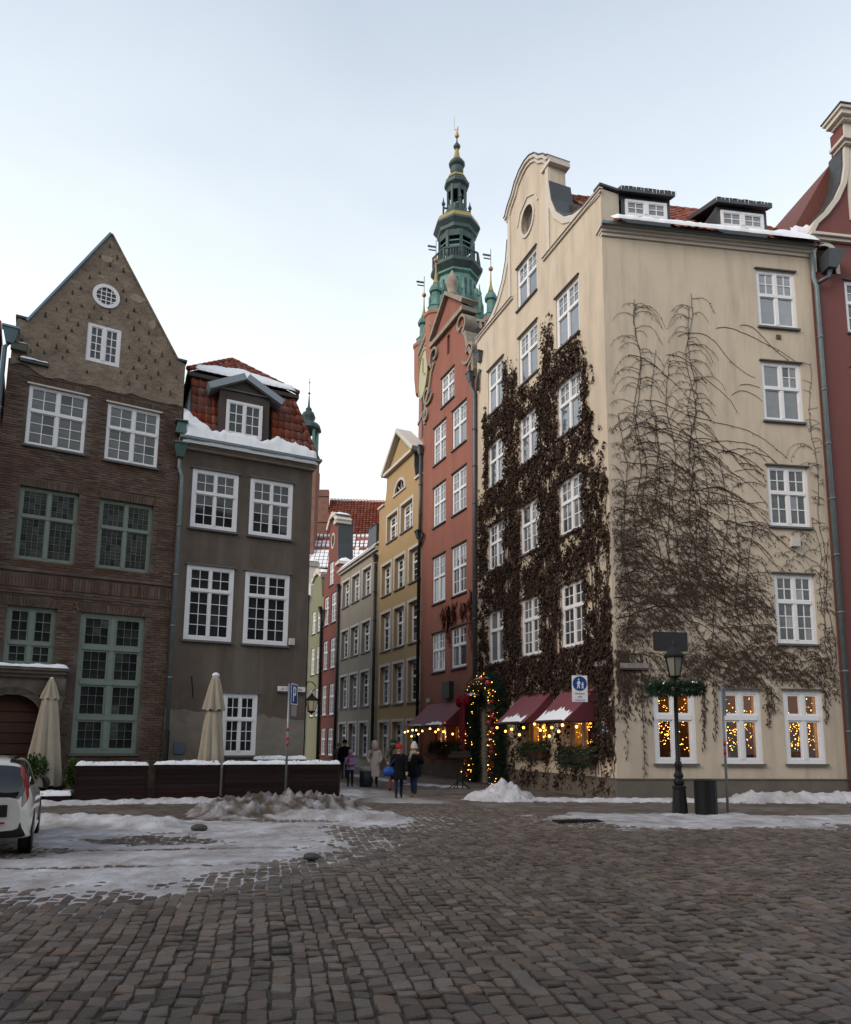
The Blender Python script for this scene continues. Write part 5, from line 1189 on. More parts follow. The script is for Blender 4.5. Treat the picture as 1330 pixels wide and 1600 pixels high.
def stem(x, z0, z1, lean, bp0, branch, r=.015):
    pts = []; z = z0; xx = x; ph = rng.random()*6
    while z < z1:
        pts.append((xx, z)); z += .11; xx += lean*.11 + .035*math.sin(z*1.7+ph) * .6 + rng.gauss(0, .018)
    run(pts, r, r*.55, .12)
    for (px, pz) in pts:
        if rng.random() < branch:
            hi = sstep(8, 15, pz); L = rng.uniform(.35, 1.0)*(1 + .3*hi)
            arch(px, pz, rng.choice((-1, 1)), L, bp0*(1-hi*.55))
for (x, z0, z1, ln) in ((.95, 8.2, 17.1, -.01), (1.05, 9, 16.9, .02), (1.9, 7.5, 15.2, -.03), (2.35, 7.0, 15.0, .0), (2.95, 6.0, 17.5, .02), (3.05, 7.0, 16.9, .0), (2.8, 6.5, 14.3, .03), (1.5, 6.2, 13.0, .03), (.6, 6.5, 12.8, .03), (3.9, 6.0, 11.6, .06), (4.4, 5.6, 10.4, .03), (2.2, 6.0, 12.4, -.05), (.45, 5.0, 10.8, .0), (3.4, 5.0, 12.8, -.04), (4.9, 5.5, 9.3, .02)):
    stem(x, z0, z1, ln, .65, .34)
for (z0, z1) in ((3.9, 14.0), (4.2, 15.2), (3.7, 11.5)): stem(7.55 + rng.uniform(-.08, .15), z0, z1, .0, .3, .30, .012)
for k in range(112):                     # long runs sweeping right and down
    x = rng.uniform(.3, 5.0); z = rng.uniform(4.6, 12.6) - .5*max(0, x-3) if k > 10 else rng.uniform(11.5, 16.9)
    if k > 100: x = rng.uniform(.05, .6); z = rng.uniform(4.5, 9.5)
    L = rng.uniform(2.0, 4.6); a0 = rng.uniform(.1, .5); a1 = rng.uniform(-.95, -.45); n = int(L/.1); pts = []; ph = rng.random()*6
    for i in range(n):
        pts.append((x, z)); t = i/n; a = a0 + (a1-a0)*min(1, t*2.2) + .25*math.sin(t*7+ph); x += .1*math.cos(a); z += .1*math.sin(a) + rng.gauss(0, .010)
    run(pts, .0105 if k < 101 else .022, .007, .30 if k > 10 else .08)
def vden(x, z):
    n = fbm(x*.8, z*.8, 2.0)
    k = sstep(14.2, 8.0, z + .72*max(0, x-.8)) * sstep(3.0, 4.1, z + 1.2*n) * (.46 + .75*sstep(11.5, 6, z + .8*x))
    return k * (.72 + 1.0*n)
for _ in range(9000):                   # tangle of short arched twigs and dry tendrils
    x = rng.uniform(.05, 7.8); z = rng.uniform(3.0, 13.5)
    if rng.random() > vden(x, z) or not free(x, z): continue
    if rng.random() < .72: arch(x, z, rng.choice((-1, 1)), rng.uniform(.25, .9), .45, .0068)
    else:
        for _ in range(3): 
            xx, zz = x + rng.gauss(0, .10), z + rng.gauss(0, .10)
            if free(xx, zz): bit(xx, zz, 1.05)
for (x, z0, z1) in ((.35, 1.4, 4.6), (.42, 2.6, 4.5), (2.95, 1.7, 3.4), (3.35, 2.0, 3.6), (5.2, 2.4, 3.7), (5.35, 2.8, 3.7), (.9, .75, 4.0), (7.25, 2.6, 3.9), (3.0, 2.4, 3.6)):
    pts = [(x + rng.gauss(0, .02), z1 - (z1-z0)*i/20) for i in range(21)]; run(pts, .010, .006, .9)
    for p in pts: bit(p[0] + rng.gauss(0, .05), p[1], 1.6)
for _ in range(700):
    x = abs(rng.gauss(0, .55)) + .03; z = rng.uniform(2.4, 4.8)
    if free(x, z) and rng.random() < sstep(2.2, 4.2, z): bit(x, z, 2.0)
vb.build('stems', STEM, vine, MD, kind='stuff'); bits.build('tendrils', mat('dry_tendril', (.058, .038, .027), .9, island=.4), vine, MD, kind='stuff')
# a wisp of the creeper hanging on the terracotta house
MO = frame(P0, 156)
wsp = thing('creeper_wisp', (*P0, 0), 'reddish brown creeper wisp hanging between two windows of the terracotta house', 'creeper'); wb = MB(); rng = random.Random(14)
for k in range(46):
    x = -rng.uniform(.15, 4.2); z = 8.55 - rng.random()*.5 if x < -.9 else rng.uniform(6, 9.5); l = rng.uniform(.5, 1.9)
    pts = [(x + rng.gauss(0, .03) + .1*math.sin(i*.8+k), -.03, z - l*i/9) for i in range(10)]
    if any(any(a < p[0] < b_ and c < p[2] < d for (a, b_, c, d) in hO) for p in pts): continue
    wb.tube(pts, .013, 3, False)
    for p in pts:
        for _ in range(3):
            xx, zz = p[0]+rng.gauss(0, .07), p[2]+rng.gauss(0, .05); wb.add([(xx, -.03, zz), (xx+.03, -.06, zz-.08), (xx, -.05, zz-.16), (xx-.03, -.02, zz-.08)], [(0, 1, 2, 3)])
wb.build('foliage', mat('red_brown_creeper', (.085, .038, .030), .9, island=.4), wsp, MO, kind='stuff')

# ------------------------------------------------------------------ awnings, lights, garland
AWN = mat('burgundy_awning_cloth', (.15, .022, .034), .8, var=(.11, .018, .028), vs=6, va=.6, bump=.25, bs=40, sheen=.2)
BULB = mat('warm_bulb', (1, .7, .3), .4, emit=(1.0, .36, .06), es=6.5)
FAIRY = mat('warm_fairy_bulb', (1, .7, .3), .4, emit=(1.0, .40, .045), es=6.5)
def awning(M, x0, x1, lab, bays=1, drop=1.15, out=1.2, ztop=3.64, sag=.03, snow=None):
    t = thing('awning', (M @ Vector(((x0+x1)/2, 0, 0))), lab, 'awning', M=M @ Matrix.Translation(((x0+x1)/2, 0, 0)))
    nx, ny = 10, 8; w = (x1-x0)/bays
    for b_ in range(bays):
        a0, a1 = x0 + b_*w + .01, x0 + (b_+1)*w - .01; m = MB()
        for j in range(ny+1):
            for i in range(nx+1):
                u, v = i/nx, j/ny; m.v.append((a0+(a1-a0)*u, -out*v - .02, ztop - drop*v - sag*4*u*(1-u)*v*.6 - .05*math.sin(v*math.pi)))
        n = nx+1
        for j in range(ny):
            for i in range(nx): m.f.append((j*n+i, (j+1)*n+i, (j+1)*n+i+1, j*n+i+1))
        k = len(m.v); m.v += [(p[0], p[1], p[2]-.02) for p in m.v[:k]]; m.f += [tuple(i+k for i in q[::-1]) for q in m.f[:]]
        m.build('cloth', AWN, t, M, True)
    for a in (x0, x1):
        MB().add([(a, -.02, ztop-.03), (a, -.02, ztop-drop), (a, -out*.98, ztop-drop-.02)], [(0, 1, 2)]).build('side_cloth', AWN, t, M)
        MB().tube([(a, -.02, ztop-drop-.02), (a, -out-.02, ztop-drop-.02)], .018, 5).build('arm', IRON, t, M)
    MB().tube([(x0-.03, -out-.03, ztop-drop-.02), (x1+.03, -out-.03, ztop-drop-.02)], .022, 6).build('front_bar', IRON, t, M)
    if snow:
        for (s0, s1, f) in snow:
            m = MB(); nx, ny = 26, 6
            for j in range(ny+1):
                for i in range(nx+1):
                    u = i/nx; x = s0+(s1-s0)*u; reach = f*(.6+.6*u*(1-u)*4*.5+.5*fbm(x*6, f*9)) ; v = 1 - reach*j/ny
                    th = .035*(1 - j/ny)**.5*min(1, min(i, nx-i)*.6) + .008
                    m.v.append((x, -out*v - .03, ztop - drop*v - .05*math.sin(v*math.pi) + th))
            n = nx+1
            for j in range(ny):
                for i in range(nx): m.f.append((j*n+i, j*n+i+1, (j+1)*n+i+1, (j+1)*n+i))
            m.build('awning_snow', SNOW, t, M, True, kind='stuff')
    return t
awning(MC, -6.05, -3.75, 'burgundy awning over the shop window next to the garlanded door', snow=[(-5.6, -4.0, .30)])
awning(MC, -3.05, -1.0, 'burgundy awning below the pedestrian sign, snow along its lower edge', snow=[(-2.95, -1.1, .45)])
awning(MO, -5.35, -1.0, 'wide double burgundy awning on the terracotta house', bays=2, out=1.3, snow=[(-2.9, -1.1, .18), (-4.9, -3.4, .08)])
def bulbs(M, pts, lab, wire=True):
    t = thing('string_lights', (M @ Vector((pts[0][0], pts[0][1], 0))), lab, 'string lights', M=M @ Matrix.Translation((pts[0][0], pts[0][1], 0)))
    for p in pts: MB().ball((p[0], p[1], p[2]), .045, 8, 6).build('bulb', BULB, t, M, True)
    if wire: MB().tube([(p[0], p[1], p[2]+.07) for p in pts], .008, 4, False).build('wire', IRON, t, M)
    return t
rng = random.Random(31)
bulbs(MC, [(-5.9, -1.2, 2.32), (-5.3, -1.15, 2.18), (-4.7, -1.2, 2.25), (-4.2, -1.15, 2.05), (-3.8, -1.2, 2.3)], 'warm bulbs strung below the awning next to the garlanded door')
bulbs(MC, [(-3.1, -1.15, 2.42), (-2.8, -1.1, 2.2), (-2.5, -1.15, 2.3), (-2.2, -1.1, 2.0), (-1.95, -1.15, 2.28), (-1.6, -1.1, 2.15), (-1.2, -1.2, 2.35), (-1.0, -.8, 2.3)], 'warm bulbs strung below the awning under the pedestrian sign')
bulbs(MO, [(-5.4, -1.3, 2.2), (-5.0, -1.3, 2.25), (-4.75, -1.2, 2.0), (-4.4, -1.3, 2.3), (-4.15, -1.2, 2.3), (-3.9, -1.2, 2.1), (-3.2, -1.3, 2.25), (-2.3, -1.3, 2.35), (-1.9, -1.2, 2.2), (-1.5, -1.25, 2.3), (-1.05, -1.2, 2.2), (-.7, -.9, 2.1)], 'warm bulbs strung below the wide awning on the terracotta house')
def fairy(M, x0, x1, z0, z1, y0, y1, n, lab, seed, m=None, pts=None):
    rg = random.Random(seed); b = MB(); strands = max(2, n//9)
    for s in range(strands):
        za, zb = rg.uniform(z0, z1), rg.uniform(z0, z1); k = n//strands; sag = rg.uniform(.05, .3)
        xa, xb = x0 + rg.uniform(0, .3)*(x1-x0), x1 - rg.uniform(0, .3)*(x1-x0)
        for i in range(k):
            t = i/max(1, k-1); b.octa((xa+(xb-xa)*t + rg.gauss(0, .03), rg.uniform(y0, y1), min(z1, max(z0, za+(zb-za)*t - sag*4*t*(1-t) + rg.gauss(0, .04)))), rg.choice((.008, .010, .014, .019)))
    return b.build('fairy_lights', m or FAIRY, None, M, label=lab, cat='fairy lights')
for k, (v, w) in enumerate(zip(hD[4:], ('leftmost, behind the street lamp', 'middle, behind the grey sign post', 'rightmost, next to the drainpipe'))):
    fairy(MD, v[0]+.22, v[1]+.28, v[2]+.30, v[3]-.10, .53, .80, 170, 'warm fairy lights inside the ground floor side window %s' % w, 60+k)
for k, (v, w) in enumerate(zip(gC, ('beside the garlanded door', 'below the pedestrian sign'))):
    fairy(MC, v[0]+.12, v[1]-.12, v[2]+.3, v[3]-.1, .17, .28, 80, 'warm fairy lights in the shop window %s' % w, 70+k)
for k, (v, w) in enumerate(zip(gO, ('nearer the garlanded door', 'farther from the garlanded door'))):
    fairy(MO, v[0]+.12, v[1]-.12, v[2]+.4, v[3]-.1, .17, .28, 70, 'warm fairy lights in the terracotta house window %s' % w, 80+k)
# things standing inside the side windows: little trees and parcels, seen as silhouettes
FIR = mat('fir_green', (.026, .058, .034), .8, var=(.015, .034, .021), vs=6, island=.4)
def needles(b, c, r, n, rg, l=.16, sq=(1, 1, 1)):
    for _ in range(n):
        d = Vector((rg.gauss(0, 1), rg.gauss(0, 1), rg.gauss(0, 1))).normalized(); p = Vector(c) + Vector((d.x*sq[0], d.y*sq[1], d.z*sq[2]))*r*rg.random()**.4
        e = (d + Vector((rg.gauss(0, .5), rg.gauss(0, .5), rg.gauss(0, .5)))).normalized()*l*rg.uniform(.6, 1.3); s = e.cross(Vector((rg.random(), rg.random(), rg.random()))).normalized()*.012
        b.add([p-s, p+s, p+e+s*.3, p+e-s*.3], [(0, 1, 2, 3)])
for k, v in enumerate(hD[4:]):
    cx = v[0]+.45 if k != 1 else v[1]-.5
    t = thing('indoor_fir', (MD @ Vector((cx, 1.3, 0))), 'dark fir tree standing inside the %s lit side window' % ('left', 'middle', 'right')[k], 'christmas tree', M=MD @ Matrix.Translation((cx, 1.3, .35)))
    b = MB(); rg = random.Random(k)
    for j in range(9): needles(b, (cx, 1.3, .9+j*.24), .42*(1-j/10), 60, rg, .16, (1, 1, .4))
    b.build('foliage', FIR, t, MD, kind='stuff'); MB().tube([(cx, 1.3, .36), (cx, 1.3, 2.9)], .03, 6).build('trunk', STEM, t, MD)
    px = v[1]-.45 if k != 1 else v[0]+.45
    bx_ = MB().box(px-.17, px+.17, .62, .9, 1.0, 1.5).build('gift_parcel', mat('patterned_paper', (.30, .29, .30), .6, var=(.08, .08, .10), vs=16, va=1.0), None, MD, label='patterned gift parcel on the sill inside the %s side window' % ('left', 'middle', 'right')[k], cat='parcel')
    MB().box(px-.02, px+.02, .615, .905, .999, 1.505).build('ribbon', mat('red_ribbon', (.25, .02, .03), .4), bx_, MD)
# garland around the shop door
gl = thing('garland_arch', (MC @ Vector((-8.7, -.3, 0))), 'fir garland arch with red baubles and lights around the shop door', 'garland', M=MC @ Matrix.Translation((-8.7, -.3, 0)))
rg = random.Random(44); gb = MB(); path = []
for i in range(14): path.append((-10.0 + .05*math.sin(i), -.42, .25 + 3.3*i/13))
for i in range(1, 12): t = math.pi*(1 - i/12); path.append((-8.75 + 1.25*math.cos(t), -.36, 3.55 + .75*math.sin(t)))
for i in range(14): path.append((-7.5 + .05*math.cos(i), -.40, 3.55 - 3.3*i/13))
for p in path: needles(gb, p, .44, 480, rg, .17)
gb.build('foliage', FIR, gl, MC, kind='stuff')
fl = MB()
for p in path:
    for _ in range(4):
        d = Vector((rg.gauss(0, 1), -abs(rg.gauss(0, 1))-.3, rg.gauss(0, .8))).normalized()*rg.uniform(.30, .45); fl.octa((p[0]+d.x, p[1]+d.y, p[2]+d.z), rg.choice((.010, .014, .018, .024)))
fl.build('fairy_bulbs', FAIRY, gl, MC, kind='stuff')
RED = mat('red_bauble', (.42, .014, .032), .22, ior=1.5, coat=.4)
for (i, dx, dz, r) in ((1, -.2, 0, .13), (3, -.22, 0, .12), (4, .1, .1, .08), (6, -.2, .05, .10), (7, -.1, 0, .09), (8, -.22, .1, .13), (9, -.15, .2, .11), (17, 0, .1, .12), (20, .1, .1, .14), (22, .05, .1, .14), (24, 0, 0, .10), (27, .05, 0, .12), (29, -.1, 0, .14), (31, 0, .1, .10), (33, .1, 0, .10), (35, -.1, 0, .09), (37, 0, 0, .08), (0, .1, .1, .10), (2, .05, .15, .10), (5, -.25, 0, .12), (10, -.1, 0, .12), (12, .1, 0, .10), (14, -.1, .1, .12), (26, .1, .1, .10), (28, .2, 0, .12), (30, .15, 0, .11), (32, -.1, .1, .12), (34, .1, .1, .11), (36, .1, .1, .10)):
    p = path[i]; MB().ball((p[0]+dx, p[1]-.27, p[2]+dz), r, 14, 9).build('bauble', RED, gl, MC, True)
bow = MB(); c = (-9.95, -.85, 3.55)
for s in (-1, 1): bow.lathe([(.05, 0), (.17, .12), (.20, .26), (.12, .36), (.02, .38)], 10, (0, 0, 0)); 
bow.v = [((q[2] if i < len(bow.v)//2 else -q[2])*1.5 + c[0], q[1]*.9 + c[1], q[0]*1.4 + c[2]) for i, q in enumerate(bow.v)]
bow.box(c[0]+.02, c[0]+.30, c[1]-.05, c[1]-.02, 1.5, c[2]).box(c[0]-.24, c[0]-.04, c[1]-.04, c[1]-.01, 1.9, c[2])
bow.build('bow', mat('dark_red_velvet', (.20, .008, .018), .8, spec=.15), gl, MC)
snow_strip(gl, MC, -10.2, -9.3, -.75, -.25, 3.78, .12, 12, 5, 91); snow_strip(gl, MC, -9.4, -8.4, -.6, -.2, 4.45, .08, 12, 4, 92)
# window boxes
TERRA = mat('terracotta_box', (.10, .038, .022), .8, var=(.07, .03, .02), vs=5)
for k, (M, x0, x1, z, lab) in enumerate(((MC, -5.75, -4.0, 1.22, 'terracotta window box with fir twigs under the awning beside the door'), (MC, -2.95, -1.0, 1.10, 'terracotta window box with drooping fir twigs below the pedestrian sign'), (MO, -4.6, -3.1, 1.15, 'bushy window box at the far terracotta house window'), (MO, -2.6, -.9, 1.15, 'bushy window box at the near terracotta house window'))):
    t = thing('window_box', (M @ Vector(((x0+x1)/2, -.2, 0))), lab, 'window box', M=M @ Matrix.Translation(((x0+x1)/2, -.2, z)))
    MB().hexa([(x0+.05, -.30, z), (x1-.05, -.30, z), (x1-.05, -.04, z), (x0+.05, -.04, z), (x0, -.36, z+.24), (x1, -.36, z+.24), (x1, -.04, z+.24), (x0, -.04, z+.24)]).build('box', TERRA, t, M)
    b = MB(); rg = random.Random(k+7); n = int((x1-x0)/.16)
    for i in range(n+1): needles(b, (x0 + (x1-x0)*i/n, -.25, z+.34 + rg.uniform(-.1, .1)), .26, 80, rg, .20, (1, .8, .9))
    for i in range(n if k == 1 else n//2): needles(b, (x0 + (x1-x0)*rg.random(), -.42, z+.1 - rg.random()*.25), .16, 40, rg, .2)
    b.build('fir_twigs', FIR, t, M, kind='stuff')
# ------------------------------------------------------------------ terrace: planters, parasols, shrubs
FP = (-9.45, 19.68); MF = frame(FP, 70.85)
BOARD = mat('dark_brown_board', (.021, .0115, .0115), .85, spec=.15, var=(.032, .018, .016), vs=10, va=.7, bump=.4, bs=60, rnd=.3)
def planter(x0, x1, z1, d, y0, lab, boards=8, snow=.10, seed=0, z0=.02):
    t = thing('planter_box', (MF @ Vector(((x0+x1)/2, y0, 0))), lab, 'planter', 'dark board planters around the terrace', M=MF @ Matrix.Translation(((x0+x1)/2, y0, 0)))
    h = (z1-z0)/boards
    for i in range(boards):
        a, b_ = z0 + i*h + .004, z0 + (i+1)*h - .004; j = random.uniform(-.003, .003)
        MB().box(x0+.02, x1-.02, y0+j, y0+.025, a, b_).build('board', BOARD, t, MF)
        MB().box(x1-.02, x1+.003+j, y0+.03, y0+d, a, b_).build('board', BOARD, t, MF)
    MB().box(x0, x0+.045, y0-.012, y0+.03, z0, z1+.01).build('post', BOARD, t, MF); MB().box(x1-.045, x1+.006, y0-.012, y0+.03, z0, z1+.01).build('post', BOARD, t, MF)
    MB().box(x0+.01, x1-.025, y0+.04, y0+d, z0, z1-.03).build('core', DARKW, t, MF)
    snow_strip(t, MF, x0-.02, x1+.02, y0-.03, y0+d, z1+.012, snow, 34, 6, seed)
    tw = MB(); rg = random.Random(seed)
    for k in range(5):
        x = rg.uniform(x0+.1, x1-.1); needles(tw, (x, y0+.08, z1+.03), .07, 14, rg, .10)
    tw.build('dry_twigs', mat('dry_twig', (.05, .04, .03), .9), t, MF, kind='stuff')
    return t
planter(-.06, 1.77, 1.04, .45, 0, 'dark board planter with snow on top, leftmost tall one below the green window', seed=51)
planter(1.95, 3.74, 1.06, .45, 0, 'dark board planter with snow on top, below the closed parasol', seed=52)
planter(3.83, 5.66, 1.06, .45, 0, 'dark board planter with snow on top, left of the parking sign post', seed=53)
planter(5.69, 7.27, 1.06, .45, 0, 'dark board planter with snow on top, at the alley corner', seed=54)
planter(4.85, 6.5, 1.16, .4, 1.5, 'second-row dark planter with snow against the grey house', seed=55)
planter(-1.05, -.14, .24, .5, -.02, 'low dark planter with snow beside the parked car', boards=2, seed=56, snow=.12)
planter(-.30, .05, .62, .5, .9, 'small snow-topped planter behind the low one', boards=3, seed=57)
def shrub(x, y, z, r, h, n, lab, m, seed):
    t = thing('potted_shrub', (MF @ Vector((x, y, 0))), lab, 'shrub', M=MF @ Matrix.Translation((x, y, 0)))
    b = MB(); rg = random.Random(seed)
    for _ in range(n):
        d = Vector((rg.gauss(0, 1), rg.gauss(0, 1), rg.gauss(0, 1))).normalized(); p = Vector((x, y, z)) + Vector((d.x*r, d.y*r, d.z*h))*rg.random()**.45
        e = (d + Vector((0, 0, .3)) + Vector((rg.gauss(0, .4), rg.gauss(0, .4), rg.gauss(0, .4)))).normalized()*.085; s = e.cross(Vector((rg.random(), rg.random(), rg.random()))).normalized()*.026
        b.add([p, p+e*.5+s, p+e, p+e*.5-s], [(0, 1, 2, 3)])
    b.build('foliage', m, t, MF, kind='stuff')
    MB().tube([(x, y, .05), (x, y, z)], .025, 6).build('stem', STEM, t, MF)
    MB().lathe([(.16, 0), (.21, .38), (.19, .38), (.18, .34)], 12, (x, y, .02)).build('pot', mat('grey_pot', (.12, .13, .14), .7), t, MF, True)
LAUREL = mat('laurel_leaf', (.040, .080, .022), .5, var=(.025, .050, .015), vs=5, island=.45)
shrub(-1.18, .55, .98, .34, .36, 1100, 'green laurel bush beside the parked car', LAUREL, 3)
shrub(-.18, .45, .80, .18, .42, 800, 'slim green conifer at the end of the tall planter', mat('thuja_leaf', (.060, .095, .020), .6, var=(.035, .06, .015), vs=5, island=.4), 4)
CANV = mat('beige_canvas', (.40, .345, .27), .85, var=(.34, .29, .225), vs=3, va=.7, bump=.3, bs=60)
def parasol(x, y, z0, z1, r0, r1, lab, tiers, seed, snowcap):
    t = thing('closed_parasol', (MF @ Vector((x, y, 0))), lab, 'parasol', 'closed beige parasols', M=MF @ Matrix.Translation((x, y, 0)))
    MB().tube([(x, y, 0), (x, y, z1)], .03, 10).build('pole', IRON, t, MF, True)
    MB().box(x-.35, x+.35, y-.35, y+.35, .0, .08).build('foot', IRON, t, MF)
    def fold(za, zb, ra, rb, nm, ph):
        n, m = 64, 16; b = MB()
        for j in range(m+1):
            v = j/m; z = zb + (za-zb)*v; rr = rb + (ra-rb)*v**.8
            for k in range(n):
                a = 2*math.pi*k/n; f = 1 + .22*v**.4*math.sin(7*a+ph) + .10*v*math.sin(13*a+ph*2+v*1.5) + .05*fbm(math.cos(a)*2+seed, math.sin(a)*2, v*2)
                b.v.append((x + rr*f*math.cos(a+.15*v), y + rr*f*math.sin(a+.15*v), z + .03*math.sin(7*a+ph)*v))
        for j in range(m):
            for k in range(n): b.f.append((j*n+k, (j+1)*n+k, (j+1)*n+(k+1) % n, j*n+(k+1) % n))
        b.f.append(tuple(range(n)))
        b.build(nm, CANV, t, MF, True)
    if tiers == 2: fold(z1-1.05, z1-.02, .29, .10, 'upper_canopy', seed); fold(z0, z1-1.0, r0, .20, 'canopy', seed+1)
    else: fold(z1-.62, z1-.02, .22, .05, 'upper_canopy', seed); fold(z0, z1-.50, r0, r1, 'canopy', seed+1)
    MB().lathe([(.10, 0), (.12, .06), (.08, .12), (.02, .14)] if snowcap else [(.04, 0), (.05, .03), (.01, .05)], 10, (x, y, z1-.03)).build('snow_cap', SNOW, t, MF, True)
parasol(-.98, 1.0, .46, 3.50, .43, .17, 'closed beige parasol in front of the brick house doorway', 1, 2.0, False)
parasol(3.53, 1.0, .95, 3.72, .34, .2, 'closed beige parasol with a two-tier canopy and snow cap before the grey house', 2, 4.0, True)

# ------------------------------------------------------------------ posts, signs, lamps, bins
GALV = mat('galvanised_steel', (.26, .27, .28), .45, metal=.6, var=(.18, .19, .20), vs=6)
SBLUE = mat('sign_blue', (.008, .055, .22), .35, spec=.5); SWHITE = mat('sign_white', (.74, .74, .74), .35); SRED = mat('sign_red', (.42, .02, .025), .4)
sp = (-4.02, 21.0); Ms = frame(sp, 9)       # parking sign turned along the kerb
t = thing('parking_sign', (*sp, 0), 'blue parking sign on a grey post standing in the dirty snow heap', 'sign', M=Ms)
MB().tube([(0, 0, 0), (0, 0, 3.45)], .035, 10).build('post', GALV, t, Ms, True)
pl = MB().slab(rect(-.02, .56, 2.84, 3.46), [], -.07, -.05).build('sign_plate', SBLUE, t, Ms)
MB().slab(rect(-.02, .56, 2.84, 3.46), [rect(.01, .53, 2.87, 3.43)], -.074, -.0705).build('white_border', SWHITE, pl, Ms)
MB().slab([(.15, 2.93), (.23, 2.93), (.23, 3.10), (.36, 3.11), (.41, 3.16), (.41, 3.33), (.36, 3.38), (.15, 3.38)], [rect(.23, .335, 3.175, 3.315)], -.075, -.0706).build('letter_p', SWHITE, pl, Ms)
MB().slab(rect(.10, .52, 2.50, 2.82), [], -.07, -.055).build('sign_plate', mat('dull_plate', (.30, .29, .27), .5), t, Ms)
for z in (1.62, 1.80, 2.05): MB().tube([(0, 0, z), (0, 0, z+.10)], .0375, 10).build('red_sticker', SRED, t, Ms, True)
sq = (7.84, 18.72); Mq = frame(sq, 25)
t = thing('sign_post', (*sq, 0), 'grey sign post with edge-on plate and red bands beside the black bin', 'sign', M=Mq)
MB().tube([(0, 0, 0), (-.03, 0, 3.3)], .033, 10).build('post', GALV, t, Mq, True)
MB().slab(rect(-.10, .42, 2.55, 3.27), [], -.06, -.04).build('sign_plate', mat('sign_back_grey', (.16, .20, .24), .4, metal=.4), t, Mq)
MB().slab(rect(-.06, .38, 2.62, 3.2), [], -.065, -.0605).build('sign_face', mat('sign_face_blue', (.05, .12, .20), .4), t, Mq)
for z in (1.52, 1.74): MB().tube([(-.015, 0, z), (-.017, 0, z+.15)], .036, 10).build('red_band', SRED, t, Mq, True)
# pedestrian zone sign on an arm from the house corner
Mp = frame((4.58, 21.0), 84)
t = thing('pedestrian_sign', (4.58, 21.0, 0), 'white plate with blue disc of adult and child walking, over the awning', 'sign', M=Mp)
pl = MB().slab(rect(-.23, .24, 2.99, 3.77), [], 0, .02).build('sign_plate', SWHITE, t, Mp)
MB().slab(arc(.005, 3.53, .215, 0, 350, 35), [], -.006, -.0005).build('blue_disc', SBLUE, pl, Mp)
fig = MB()
def tri(pts): fig.slab(pts, [], -.010, -.0065)
tri([(-.055, 3.60), (-.015, 3.62), (.005, 3.60), (.0, 3.52), (-.005, 3.50), (.01, 3.40), (-.01, 3.38), (-.035, 3.48), (-.065, 3.38), (-.085, 3.385), (-.06, 3.50)])
tri(arc(-.03, 3.655, .022, 0, 330, 11)); tri([(-.055, 3.595), (-.09, 3.53), (-.08, 3.51), (-.05, 3.56)]); tri([(.0, 3.60), (.05, 3.53), (.07, 3.51), (.06, 3.495), (.01, 3.56)])
tri([(.075, 3.53), (.105, 3.535), (.135, 3.50), (.105, 3.50), (.11, 3.45), (.12, 3.38), (.10, 3.38), (.09, 3.43), (.065, 3.38), (.05, 3.385), (.075, 3.46), (.06, 3.50)]); tri(arc(.095, 3.56, .018, 0, 330, 11))
fig.build('pictogram', SWHITE, pl, Mp)
text(pl, Mp, 'Nie dotyczy', .060, INK, .005, -.004, 3.235); MB().slab(arc(-.03, 3.13, .028, 0, 330, 11), [arc(-.03, 3.13, .02, 0, 330, 11)], -.005, -.0005).slab(arc(.045, 3.13, .028, 0, 330, 11), [arc(.045, 3.13, .02, 0, 330, 11)], -.005, -.0005).ribbon([(-.03, 3.13), (.0, 3.175), (.045, 3.13)], -.004, .004, -.006, -.0006).build('bicycle_mark', SRED, pl, Mp)
MB().box(-.15, .16, -.005, -.0005, 3.02, 3.065).build('blue_line', mat('pale_blue_print', (.35, .42, .66), .4), pl, Mp)
MB().tube([(.1, .03, 3.3), (1.15, .55, 3.3)], .025, 6).tube([(.1, .03, 3.0), (1.15, .55, 3.05)], .015, 6).build('arm', IRON, t, Mp)
bs = MB().box(-.80, -.52, -.02, -.002, 1.78, 2.32).build('blue_wall_notice', mat('notice_blue', (.02, .12, .30), .4), None, MC, label='small narrow blue notice on the cream wall near the corner', cat='notice')
MB().box(-.72, -.60, -.024, -.0205, 2.08, 2.22).box(-.74, -.58, -.024, -.0205, 1.96, 2.02).box(-.72, -.60, -.024, -.0205, 1.84, 1.9).build('white_print', SWHITE, bs, MC)
# cast-iron street lamp
lp = (6.45, 18.28); Ml = Matrix.Translation((*lp, 0))
LAMPK = mat('black_lamp_paint', (.010, .0105, .011), .5, var=(.016, .016, .017), vs=8, spec=.25)
t = thing('street_lamp', (*lp, 0), 'black cast-iron street lamp with lantern head before the cream side wall', 'street lamp', M=Ml)
MB().lathe([(.215, 0), (.215, .06), (.19, .09), (.175, .35), (.15, .66), (.17, .69), (.17, .73), (.11, .77)], 8, (0, 0, 0), R(22.5)).build('base', LAMPK, t, Ml)
MB().lathe([(.10, .76), (.13, .82), (.14, .88), (.09, .93), (.115, .97), (.12, 1.02), (.085, 1.08), (.078, 1.2), (.10, 1.24), (.08, 1.34), (.06, 1.36), (.052, 2.4), (.046, 3.30), (.08, 3.34), (.05, 3.40), (.09, 3.44), (.10, 3.48), (.05, 3.50)], 16).build('column', LAMPK, t, Ml, True)
ln = MB()
for k in range(6):
    a = R(60*k + 15); ca, sa = math.cos(a), math.sin(a); ln.tube([(.145*ca, .145*sa, 3.52), (.235*ca, .235*sa, 4.02)], .014, 4)
